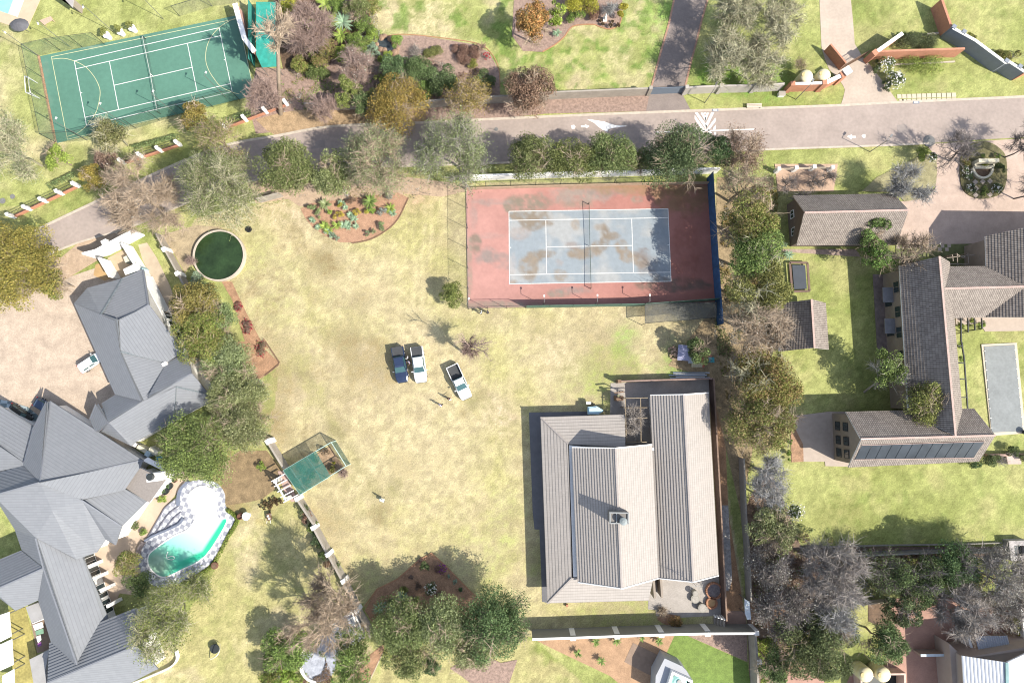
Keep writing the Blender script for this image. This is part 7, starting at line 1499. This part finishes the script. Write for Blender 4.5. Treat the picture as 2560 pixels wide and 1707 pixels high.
# white pergola beside the cage (from the close-up of the cage)
w3=lambda l,z:[P(640+x*.12757,1080+y*.12757,z) for x,y in l]
t=thing('white_pergola','small white pergola frame attached to the left side of the net cage','pergola',tuple(w3([(450,1100)],0)[0]))
for l in([(305,965),(560,820)],[(360,1065),(610,930)],[(425,1170),(680,1040)],[(485,1275),(740,1140)],[(540,1375),(830,1220)]): a,b=w3(l,2.5); each('rafter',m_white,t,[(a,b)],.12,.16)
a,b=w3([(350,935),(590,1330)],2.38); each('beam',m_white,t,[(a,b)],.2,.18)
for l in((365,965),(575,1315)): p=w3([l],2.3)[0]; MB().box((p.x,p.y,1.15),(.45,.45,2.3),rz=.5).build('pillar',m_white,t)
tag(MB().prism([(p.x,p.y) for p in w3([(430,760),(560,760),(830,1340),(700,1360),(560,1180)],0)],-.02,.1).build('brick_path',mat('pink_brick_path',(.38,.27,.23),amp=.12)),kind='structure')
g='brown potted plants beside the white pergola'
for k,(x,y) in enumerate([(1500,60),(1360,120),(1260,160),(1175,205),(1460,165),(1570,200),(1610,150),(1700,160),(1410,250),(1325,270),(1250,290),(1365,350),(1195,370),(1085,300)]):
    p=P(560+x*.085,1240+y*.085,.3); SEED[0]+=1; t=thing('small_shrub',['topmost','upper middle','upper left','far left','upper right of centre','central right','right, touching its neighbour','rightmost, next to the pergola leg','lower centre','small centre','lower left of centre','lowest large','lowest small left','tiny far left'][k]+' brown bushy tuft in the cluster below the white pergola','plant',(p.x,p.y,0),'brown tufts below the white pergola'); crown_mesh('foliage',Vector((p.x,p.y,.3)),.42 if k not in(12,13) else .22,.3,260,.12,[(.11,.08,.04),(.15,.11,.05)],np.random.default_rng(SEED[0]),t,nl=6)
# white pergola at the bottom with round blue-grey terrace
w7=lambda l,z:[P(700+x*.13205,1500+y*.13205,z) for x,y in l]
sheet('round_terrace',[(p.x,p.y) for p in smoothpath(w7([(620,740),(520,870),(420,1000),(390,1160),(430,1330),(540,1470),(700,1530),(900,1500),(1050,1300),(1150,1000),(1600,700),(1560,480),(1480,250),(1350,180),(1000,500)],0),4,True)],.08,mat('blue_grey_terrace',(.32,.34,.39),amp=.3,scale=1.5,fine=.3))
tp=w7([(620,740),(520,870),(420,1000),(390,1160),(430,1330),(540,1470),(700,1530)],0); tag(strip(smoothpath(tp,4),.35,0,.45).build('terrace_wall',m_wplast),'curved white rim wall of the round blue-grey terrace','wall')
t=thing('white_pergola','white rafter pergola at the bottom beside the boundary wall','pergola',tuple(w7([(1250,450)],0)[0]))
for l in([(1030,430),(1370,210)],[(1040,540),(1400,300)],[(980,640),(1330,440)],[(1000,690),(1370,480)],[(1020,750),(1400,560)],[(1200,770),(1440,620)],[(1330,770),(1500,650)],[(900,520),(1350,250)],[(1270,640),(1420,530)]): a,b=w7(l,2.6); each('rafter',m_white,t,[(a,b)],.10,.14)
for l in([(890,510),(1045,780)],[(1360,200),(1490,640)],[(1430,300),(1560,580)]): a,b=w7(l,2.48); each('beam',m_white,t,[(a,b)],.14,.14)
for l in((960,640),(1400,330),(1470,560)): p=w7([l],2.4)[0]; MB().box((p.x,p.y,1.2),(.3,.3,2.4),rz=.5).build('pillar',m_white,t)
q=w7([(1340,370),(1400,350),(1480,540),(1430,550)],1.2); tag(MB().prism([(p.x,p.y) for p in q],0,1.0).build('counter',m_wplast),'white built counter under the bottom pergola','counter')
# timber pergola and vine at the centre house
t=thing('timber_pergola','thin steel pergola over the courtyard of the centre house','pergola',tuple(P(*pts('22:1130,700')[0])))
for s in('22:1025,520,3 1245,515,3','22:1030,605,3 1240,605,3','22:1100,1420,3','22:1040,515,3 1050,930,3','22:1180,520,3 1185,930,3','22:1040,920,3 1235,920,3','22:1150,700,3 1240,700,3'):
    w_=G(s)
    if len(w_)<2: continue
    a,b=w_; each('beam',mat('tan_beam',(.24,.19,.13)),t,[(a,b)],.1,.12)
    for c in (a,b): MB().tube([(c.x,c.y,0),(c.x,c.y,3)],.05,6).build('post',MATS['tan_beam'],t)
tree(*pts('22:1130,720')[0],36,3.4,'grey','leafless vine sprawling over the steel pergola of the centre house',leaf=0,twigs=2.6,tw='grey',zc=3.1,rzf=.12,sx=.75,sy=1.5,cat='vine',name='vine',twl=.9,up=0,thick=1.4)
# timber swing-like frame whose shadow falls on the lawn
t=thing('courtyard_arbour','open dark timber frame at the courtyard corner throwing its shadow on the lawn','frame',tuple(P(*pts('22:960,560')[0])))
for s in('22:900,440,2.6 1025,438,2.6','22:905,470,2.6 960,660,2.6'): pass
for a,b in zip(G('22:940,470,2.5 955,525,2.5'),G('22:1025,460,2.5 1025,530,2.5')): each('beam',m_wood,t,[(a,b)],.16,.16); MB().tube([(b.x,b.y,0),(b.x,b.y,2.5)],.08).build('post',m_wood,t)
p=P(*pts('22:985,520')[0],1.6); t=thing('grill_oven','dark built-in braai oven with a short flue at the courtyard corner','oven',(p.x,p.y,0)); MB().box((p.x,p.y,.9),(1.1,.7,1.8)).build('firebox',m_wood,t); MB().box((p.x-.2,p.y+.4,2.0),(.35,.35,.9)).build('flue',mat('khaki_flue',(.2,.19,.12)),t)
# ================================================================ TERRACE OBJECTS
for s,r,h,l in(('23:1685,745',.42,.9,'smaller concrete drum on the grey terrace with a long shadow'),('23:1682,795',.62,.5,'round concrete table top on the grey terrace'),('23:1748,880',.62,.75,'lone round concrete drum in the lower part of the grey terrace')):
    p=P(*pts(s)[0],h); t=thing('concrete_drum',l,'planter',(p.x,p.y,0)); MB().lathe((p.x,p.y,.05),[(r*.9,0),(r,h*.9),(r,h)],22).build('drum',mat('drum_concrete',(.25,.24,.21),amp=.1),t); MB().lathe((p.x,p.y,h+.052),[(r*.78,0),(r*.78,.02)],22).build('top_disc',mat('drum_top',(.30,.28,.25),amp=.2,scale=4),t)
for s,rx,l,m in(('23:1855,722',68,'large round brick fire circle filled with grey ash on the terrace',mat('ash',(.17,.15,.15),amp=.4,scale=4,fine=.3)),('23:1833,833',45,'small round tan plaster basin below the brick fire circle',mat('tan_basin',(.45,.30,.15),amp=.2,scale=2))):
    p=P(*pts(s)[0],.3); r=rx*ZS*.0595; t=thing('fire_circle',l,'fire pit',(p.x,p.y,0)); B=MB(); nb=26
    for k in range(nb): a=2*math.pi*k/nb; B.box((p.x+math.cos(a)*r,p.y+math.sin(a)*r,.24),(.22,2*math.pi*r/nb*.93,.4),rz=a)
    B.build('ring',mat('rust_brick',(.30,.15,.09),amp=.2,scale=5),t); MB().lathe((p.x,p.y,.05),[(r-.1,0),(r-.1,.06)],26).build('bed',m,t)
t=thing('garden_steps','short flight of dark steps with white end blocks beside the high wall','steps',tuple(P(*pts('23:1880,990')[0])))
for k in range(4):
    p,q2=G(f'23:{1855+k*21},950 {1862+k*21},1025'); c=(p+q2)/2; MB().box((c.x,c.y,.1+k*.16),(.30,2.0*.62,.2+k*.32)).build('step',m_gwall,t); MB().box((p.x,p.y+.1,.35+k*.2),(.22,.22,.7+k*.3)).build('end_block',m_white,t)
p=P(*pts('23:504,850')[0]); tag(MB().box((p.x,p.y,.2),(.3,.3,.4)).build('drain_box',m_brick),'tiny brick drain box at the lower edge of the centre house','drain')
# ================================================================ SCRAP HEAP
w8=lambda x,y:P(1650+x*.09565,820+y*.09565,.3)
t=thing('log_pile','round heap of cut pale logs in the tree shade','log pile',tuple(w8(360,640))); rg=random.Random(4)
for k in range(34):
    a=rg.random()*6.28; rr=math.sqrt(rg.random())*.85; c=w8(355,630); an=rg.random()*3.14; q_=Vector((c.x+rr*math.cos(a),c.y+rr*math.sin(a)*1.1,.12+rg.random()*.45*(1-rr))); d=Vector((math.cos(an),math.sin(an),rg.random()*.5-.2))*.18
    MB().tube([q_-d,q_+d],.09+rg.random()*.06,7).build('log',mat('log_wood',(.36,.25,.18),amp=.5,scale=3),t)
def junk(name,label,cat,x,y,sz,m,rz=0,z=None): 
    p=w8(x,y); t=thing(name,label,cat,(p.x,p.y,0)); return p,t
p,t=junk('folding_table','lilac-grey slatted folding table beside the log pile','table',600,650,0,None); MB().box((p.x,p.y,.72),(1.75,2.3,.05),rz=-.08).build('table_top',mat('lilac_slats',(.30,.31,.44),amp=.1,scale=3),t)
for dx in(-.7,.7):
    for dy in(-.9,.9): MB().tube([(p.x+dx,p.y+dy,0),(p.x+dx,p.y+dy,.7)],.03,6).build('leg',m_steel,t)
p,t=junk('plastic_chair','pale plastic garden chair beside the rusty sheet','chair',810,840,0,None); MB().box((p.x,p.y,.44),(.9,.9,.06)).build('seat',mat('grey_plastic',(.34,.38,.42)),t); MB().box((p.x,p.y+.5,.8),(.9,.07,.75),rx=-.2).build('backrest',MATS['grey_plastic'],t)
for dx in(-.38,.38):
    for dy in(-.38,.38): MB().box((p.x+dx,p.y+dy,.21),(.06,.06,.42)).build('leg',MATS['grey_plastic'],t)
p,t=junk('rusty_sheet','red rusty iron sheets lying under the dark glossy tree','metal sheet',1120,800,0,None)
for k,(dx,dy,a,mm) in enumerate(((-.6,-.1,.2,'r1'),(.5,.2,-.3,'r2'),(.1,-.4,.9,'r1'))): MB().box((p.x+dx,p.y+dy,.15+k*.1),(1.6,1.1,.03),rz=a,rx=.08).build('sheet',mat('rust_'+mm,(.33,.10,.07) if mm=='r1' else (.38,.15,.09),amp=.3,scale=3),t)
p,t=junk('teal_tarp','small crumpled teal tarpaulin in the scrap heap','tarp',1320,830,0,None); B=MB(); rg=random.Random(9); n=6; vs=[(p.x-.6+i*.24,p.y-.4+j*.2,.1+rg.random()*.35) for j in range(5) for i in range(n)]; B.add(vs,[(j*n+i,j*n+i+1,(j+1)*n+i+1,(j+1)*n+i) for j in range(4) for i in range(n-1)]); B.build('cloth',mat('teal_cloth',(.08,.30,.33),amp=.2),t)
p,t=junk('wooden_crate','pale wooden crate at the lower edge of the scrap heap','crate',960,965,0,None)
for k in range(5): MB().box((p.x-.64+k*.32,p.y,.42),(.28,.65,.03)).build('slat',mat('pale_pine',(.42,.38,.26),amp=.15,scale=4),t)
MB().box((p.x,p.y,.2),(1.5,.6,.38)).build('crate_body',MATS['pale_pine'],t)
p=w8(750,1260); t=thing('pipe_stack','bundle of white and grey pipes lying along the courtyard brick wall','pipe stack',tuple(p))
for k in range(9): MB().tube([(p.x-3.0+rg.random()*1.2,p.y-.5+k*.13,.25+.12*(k%2)),(p.x+2.3+rg.random()*.9,p.y-.42+k*.12,.25+.12*(k%2))],.07,7).build('pipe',[m_white,m_steel,mat('bluish_pipe',(.4,.48,.58))][k%3],t)
p=w8(1890,1080); t=thing('steel_rack','pale ladder-like steel rack standing under the belt of trees','rack',tuple(p))
for dx in(-.45,0,.55): MB().bar((p.x+dx-.1,p.y+1.7,1.1),(p.x+dx,p.y-1.7,1.1),.07).build('rail',m_steel,t)
for dy in(-1.7,-.5,.6,1.6): MB().bar((p.x-.5,p.y+dy,1.1),(p.x+.55,p.y+dy,1.1),.06).build('rung',m_steel,t)
for dx in(-.45,.5):
    for dy in(-1.6,1.6): MB().bar((p.x+dx,p.y+dy,0),(p.x+dx,p.y+dy,1.08),.06).build('leg',m_steel,t)
# ================================================================ SMALL GARDEN OBJECTS
p=P(*pts('12:1150,1450')[0],.5); t=thing('camp_chair','pale camp chair on dark legs alone on the dry lawn','chair',(p.x,p.y,0)); MB().box((p.x+.12,p.y,.62),(.75,.55,.05),rz=-.4,rx=.25).build('seat',c_('pale_canvas',(.5,.5,.44)),t); MB().box((p.x-.1,p.y+.3,.95),(.7,.05,.6),rz=-.4,rx=-.3).build('backrest',c_('dark_green_canvas',(.04,.08,.06)),t)
for dx,dy in((-.4,-.3),(.45,-.35),(-.3,.4),(.4,.3)): MB().tube([(p.x+dx,p.y+dy,0),(p.x-dx*.6,p.y-dy*.2,.62)],.025,5).build('leg',m_dark,t)
p=P(673,1291,.4); t=thing('garden_barrow','small brown and white hand barrow on the grass below the plant cluster','barrow',(p.x,p.y,0)); MB().box((p.x,p.y,.45),(.6,1.0,.35),rz=.15).build('tray',m_wood,t); MB().tube([(p.x-.06,p.y+.6,.2),(p.x+.06,p.y+.6,.2)],[.2,.2],12).build('wheel',m_tyre,t)
for dx in(-.25,.25): MB().tube([(p.x+dx,p.y+.4,.4),(p.x+dx,p.y-.95,.6)],.03,5).build('handle',m_white,t)
for dx,dy in((-.1,.15),(.1,-.2)): MB().lathe((p.x+dx,p.y+dy,.6),[(.14,0),(.17,.08),(.1,.16),(.03,.18)],8).build('stone',m_wplast,t)
p=P(601,1290,.5); t=thing('clay_pot','round brown clay pot at the upper lawn corner of the pool hedge','pot',(p.x,p.y,0)); MB().lathe((p.x,p.y,0),[(.3,0),(.5,.4),(.48,.7),(.38,.8),(.36,.5)],16).build('pot',mat('brown_clay',(.14,.07,.05)),t)
p=P(616,1290,.9); t=thing('garden_fountain','pale birdbath with angular shadow next to the brown clay pot','birdbath',(p.x,p.y,0)); MB().lathe((p.x,p.y,0),[(.3,0),(.12,.15),(.1,.8),(.55,.95),(.6,1.02),(.5,1.0)],16).build('basin',mat('mint_white',(.55,.65,.62)),t)
p=P(*pts('03:1970,490')[0],.5); t=thing('clay_pot','round brown pot on the lawn at the lower corner of the pool hedge','pot',(p.x,p.y,0)); MB().lathe((p.x,p.y,0),[(.3,0),(.5,.35),(.5,.6),(.4,.62)],16).build('pot',MATS['brown_clay'],t); MB().lathe((p.x,p.y,.6),[(.35,0),(.35,.03)],14).build('soil',m_soil,t)
for k,(s,r) in enumerate((('02:1550,1325',.55),('02:1515,1370',.55),('02:1600,1275',.3))): p=P(*pts(s)[0],.6); t=thing('dark_planter',['upper dark planter in front of the pool lodge','lower dark planter in front of the pool lodge','small brown pot near the chimney of the pool lodge'][k],'planter',(p.x,p.y,0)); MB().lathe((p.x,p.y,0),[(r*.7,0),(r,.6),(r*.95,.65),(r*.8,.5)],14).build('pot',m_dark if k<2 else MATS['brown_clay'],t); SEED[0]+=1; crown_mesh('foliage',Vector((p.x,p.y,.8)),r*.8,.3,200,.12,PAL['dark'],np.random.default_rng(SEED[0]),t,nl=6)
bush(*pts('02:1490,1445')[0],13,1.1,'lime','lime green potted shrub at the corner of the pool lodge'); bush(*pts('03:1310,185')[0],11,.9,'lime','round lime plant in a dark ring on the pool terrace'); bush(*pts('03:1240,120')[0],13,1.1,'dark','dark shrub by the planter bars on the pool terrace')
# trampoline
q=G('31:200,842 362,845 380,1103 222,1108',.6); c=sum(q,Vector())/4; t=thing('trampoline','rectangular dark trampoline with a brown frame on the side lawn','trampoline',(c.x,c.y,0))
for i in range(4): each('frame_bar',mat('brown_frame',(.15,.10,.08)),t,[(q[i],q[(i+1)%4])],.3,.14)
MB().prism(inset([(p.x,p.y) for p in q],.35),.5,.56).build('bounce_mat',mat('tramp_mat',(.055,.065,.08),amp=.1),t); 
for a in q: MB().tube([(a.x,a.y,0),(a.x,a.y,.5)],.05,6).build('leg',m_dark,t)
# planted island at the right entrance
w1=lambda l,z=0:[P(2340+x*.10204,340+y*.10204,z) for x,y in l]
isl=smoothpath(w1([(1000,150),(1300,170),(1560,330),(1690,520),(1720,900),(1690,1180),(1560,1430),(1200,1540),(900,1510),(700,1380),(600,1180),(570,800),(600,480),(750,260)]),4,True)
sheet('island_bed',[(p.x,p.y) for p in isl],.14,mat('island_soil',(.12,.11,.05),amp=.4,scale=1,fine=.3))
t=thing('entrance_monument','cream name wall with a half-round flower basin in the entrance island','monument',tuple(w1([(1200,700)])[0])); mcr=mat('cream_monument',(.56,.52,.40),amp=.05)
a,b=w1([(1050,600),(1550,595)],1.6); each('name_wall',mcr,t,[((a.x,a.y,.8),(b.x,b.y,.8))],.5,1.6)
for l in([(950,715),(1070,660)],[(970,745),(1420,745)],[(1430,660),(1420,745)]): a,b=w1(l,.7); each('planter_wall',mcr,t,[((a.x,a.y,.35),(b.x,b.y,.35))],.22,.7)
arc=[(930+470*(.5-.5*math.cos(math.pi*k/14)),780+240*math.sin(math.pi*k/14)) for k in range(15)]; strip([p for p in w1(arc,.6)],.3,.02,.6).build('basin_wall',mcr,t); a,b=w1([(920,775),(1400,775)],.6); each('basin_wall',mcr,t,[((a.x,a.y,.3),(b.x,b.y,.3))],.28,.6)
MB().prism([(p.x,p.y) for p in w1(arc,.3)],.02,.3).build('basin_soil',m_soil,t)
def ib(x,y,r,h,k,l,**kw): p=(2340+x*.10204,340+y*.10204); return bush(p[0],p[1],r*.10204,h,k,l,**kw)
ib(1230,690,170,.9,'yellow','yellow flower trough in front of the cream name wall',sy=.3,leaf=1.6); ib(1130,480,75,1.2,'ygreen','rounded box shrub behind the cream name wall',leaf=1.6,size=.12); ib(1500,480,80,1.2,'green','clipped green shrub behind the right end of the name wall',leaf=1.6,size=.12)
ib(760,560,150,1.0,'mix','brownish shrub at the upper left of the entrance island',dots=None,sy=1.4); ib(760,900,140,.9,'dark','white-dotted shrub on the left of the entrance island',dots=(.75,.75,.7),sy=1.3); ib(850,1280,130,.9,'dark','white-dotted shrub at the lower left of the entrance island',dots=(.75,.75,.7)); ib(1560,760,130,1.1,'dark','dark hedge on the right side of the entrance island',sy=2.2); ib(1500,1300,140,.9,'dark','white-dotted shrub at the lower right of the entrance island',dots=(.75,.75,.7)); ib(1200,1350,130,.4,'ygreen','low yellowish grass patch at the foot of the entrance island',sy=1.1)
for k,(x,y) in enumerate(((960,1130),(1140,1120),(1320,1110),(980,1290),(970,1450),(1320,1440))): p=w1([(x,y)],.2)[0]; tag(MB().box((p.x,p.y,.2),(.62,.62,.1),rz=.78).build('paving_slab',MATS['cream_stone']),['upper left','upper middle','upper right','middle left','lowest left','lowest right'][k]+' diamond slab in the entrance island','paving slab','diamond slabs of the entrance island')
# yard railing with piers above the garage
pth=line('30:90,1545 620,1530'); t=thing('yard_fence','pale rail fence with white block piers above the garage yard','fence',(pth[0].x,pth[0].y,0))
for s in('31:105,-20','31:265,-30','31:430,-40','31:600,-35'): p=P(*(lambda q:(q[0],q[1]))(pts(s)[0]),1.6); MB().box((p.x,p.y,.8),(.5,.5,1.6)).build('pier',m_white,t)
for z in(1.0,1.45): a=P(*pts('31:105,-20')[0],1.5); b=P(*pts('31:600,-35')[0],1.5); each('rail',mat('cream_rail',(.45,.38,.28)),t,[((a.x,a.y,z),(b.x,b.y,z))],.08,.08)
# statue, rock pool, signs, lamp posts, steps
p=P(*pts('20:858,160')[0],.8); t=thing('garden_statue','bright white statue beside the clipped brown balls','statue',(p.x,p.y,0)); MB().box((p.x,p.y,.2),(.6,.6,.4)).build('plinth',m_white,t); MB().lathe((p.x,p.y,.4),[(.25,0),(.16,.3),(.24,.6),(.2,.8),(.09,.9),(.13,1.05),(.1,1.2),(.02,1.25)],12).build('figure',m_white,t,smooth=True)
q=G('10:1105,430 1130,365 1180,340 1260,380 1310,470 1290,490 1215,475 1150,465'); t=thing('rock_pool','small dark rock pool at the corner of the upper pale lawn','pond',(q[0].x,q[0].y,0)); MB().prism([(p.x,p.y) for p in q],.02,.14).build('water',MATS['black_water'],t); rg=random.Random(3)
for k in range(16): p=q[k%8].lerp(q[(k+1)%8],rg.random()); s_=.2+rg.random()*.3; MB().lathe((p.x,p.y,0),[(s_,0),(s_*1.1,s_*.5),(s_*.6,s_*.9),(s_*.1,s_)],7,sy=.7+rg.random()*.6).build('rock',mat('brown_rock',(.24,.16,.11),amp=.3,scale=3),t)
def streetlamp(s,h,label,ang):
    p=P(*pts(s)[0]); t=thing('street_lamp',label,'street lamp',(p.x,p.y,0)); MB().tube([(p.x,p.y,0),(p.x,p.y,h)],[.07,.045],7).build('pole',m_steel,t); e=(p.x+math.cos(ang)*.8,p.y+math.sin(ang)*.8,h+.1); MB().bar((p.x,p.y,h),e,.05).build('arm',m_steel,t); MB().box(e,(.55,.25,.12),rz=ang).build('lamp_head',m_steel,t)
streetlamp('20:1770,945',4.5,'slim street lamp on the verge right of the slate gate',1.2); streetlamp('30:255,915',4.5,'slim street lamp on the verge below the brick wall',1.0); streetlamp('30:935,1395',4.5,'slim street lamp on the near verge of the road',.9)
p=P(*pts('30:125,865')[0],.5); t=thing('utility_box','small pale utility box on the verge below the grey wall','box',(p.x,p.y,0)); MB().box((p.x,p.y,.35),(.9,.6,.7)).build('cabinet',m_wplast,t); MB().box((p.x,p.y,.75),(1.0,.7,.08)).build('lid',m_gwall,t)
def kerbsign(s,label):
    p=P(*pts(s)[0],.1); t=thing('kerb_sign',label,'sign',(p.x,p.y,0)); MB().box((p.x,p.y,.13),(.95,.38,.06),rz=.03).build('plate',mat('blue_grey_plate',(.22,.24,.28)),t); MB().box((p.x-.05,p.y+.02,.165),(.5,.24,.012),rz=.03).build('white_field',m_white,t)
kerbsign('20:1866,1014','small grey plate with a white field set in the kerb by the road chevrons'); kerbsign('30:1360,943','small grey plate with a white field set in the kerb below the roadside slabs')
p=P(621,573,.15); tag(MB().lathe((p.x,p.y,.02),[(.48,0),(.5,.12),(.42,.2),(.3,.2),(.25,.05)],20).build('old_tyre',m_tyre),'old black tyre lying on the dry ground above the pond','tyre')
a,b=G('32:1870,1040 2280,1030'); 
t=thing('stone_steps','pale pink stone steps leading down from the covered pool garden','steps',tuple(G('32:2220,1070')[0]))
for k in range(4): p=G(f'32:{2200+k*10},{1030+k*25}')[0]; MB().box((p.x+.3,p.y,.5-k*.11),(2.0,.5,.22)).build('step',mat('pink_stone',(.42,.34,.30),amp=.15),t)
garden_wall(line('32:1985,1035 2180,1035'),.9,.3,mat('pink_brick_wall',(.35,.24,.2),amp=.2),'low pinkish wall left of the stone steps'); garden_wall(line('32:2270,1035 2420,1030'),.9,.3,MATS['pink_brick_wall'],'low pinkish wall right of the stone steps')
# washing lines on the left yard
p0=G('03:300,1020,1.8 400,980,1.8 380,1230,1.8'); t=thing('washing_line','small frame washing line hung with clothes in the left drying yard','washing line',(p0[0].x,p0[0].y,0))
for a,b in((p0[0],p0[1]),): each('top_bar',m_white,t,[(a,b)],.12,.12)
for s,m,nm in(('03:300,1035 385,1005 398,1055 320,1085',m_white,'white_sheet'),('03:325,1090 395,1065 400,1110 330,1130',mat('sage_towel',(.16,.28,.19)),'green_towel'),('03:333,1140 370,1128 378,1170 350,1200 340,1175',m_white,'white_shirt'),('03:343,1205 375,1190 382,1220 350,1235',mat('purple_cloth',(.24,.08,.26)),'purple_cloth')): q=G(s,1.2); MB().prism([(p.x,p.y) for p in q],1.15,1.2).build(nm,m,t)
p=G('03:1960,1260,1')[0]; t=thing('swing_frame','curved pale steel hoop with a dark seat half under the yellow-green tree','swing',(p.x,p.y,0)); hoop=G('03:2020,1210,.3 2015,1270,1.8 1985,1320,1.8 1930,1350,.3'); MB().tube([tuple(v_) for v_ in smoothpath(hoop,4)],.05,6).build('hoop',m_white,t); MB().lathe((p.x,p.y,.4),[(.5,0),(.7,.25),(.65,.35)],14).build('seat',m_dark,t)
# bins and boxes between the wings of the left house
for k,(s,sz,m) in enumerate((('02:1235,945',(.6,.6,1.1),m_white),('02:1300,985',(1.5,.6,1.3),mat('cream_ac',(.55,.53,.42))),('02:1405,1005',(1.4,.8,1.2),MATS['cream_ac']),('02:1352,1030',(.7,.7,1.4),mat('sky_box',(.45,.58,.66))),('02:1442,1068',(.35,.35,1.1),mat('blue_bin',(.02,.25,.55))))):
    p=P(*pts(s)[0],sz[2]); tag(MB().box((p.x,p.y,sz[2]/2),sz,rz=-.5).build('storage_box',m),['white square box at the tail of the grey roof wing','long cream box between the two roofs','wide cream box nearest the green tree','pale blue-white box between the two roofs','small bright blue bin behind the pool lodge'][k],'box')
garden_wall(line('02:1455,1090 1545,1120'),2.0,.2,m_white,'short white wall behind the pool lodge')
garden_wall([Vector((p.x,p.y,0)) for p in smoothpath(G('03:1180,1580 1450,1470 1590,1400 1640,1330 1630,1260'),4)],.6,.2,m_wplast,'low curved white wall around the foot of the bottom roof wing')
q=G('02:-60,650 0,480 250,600 340,720 300,790'); sheet('checker_paving',onG('02:-60,520 60,540 260,600 370,690 340,730 0,760 -60,700'),.08,checker_mat('checker_grey',(.30,.36,.38),(.11,.15,.16),1.0,.1))
p=G('13:440,1010')[0]
for s,l,mm,w_ in(('n:700,1475 760,1510','x',None,0),): pass
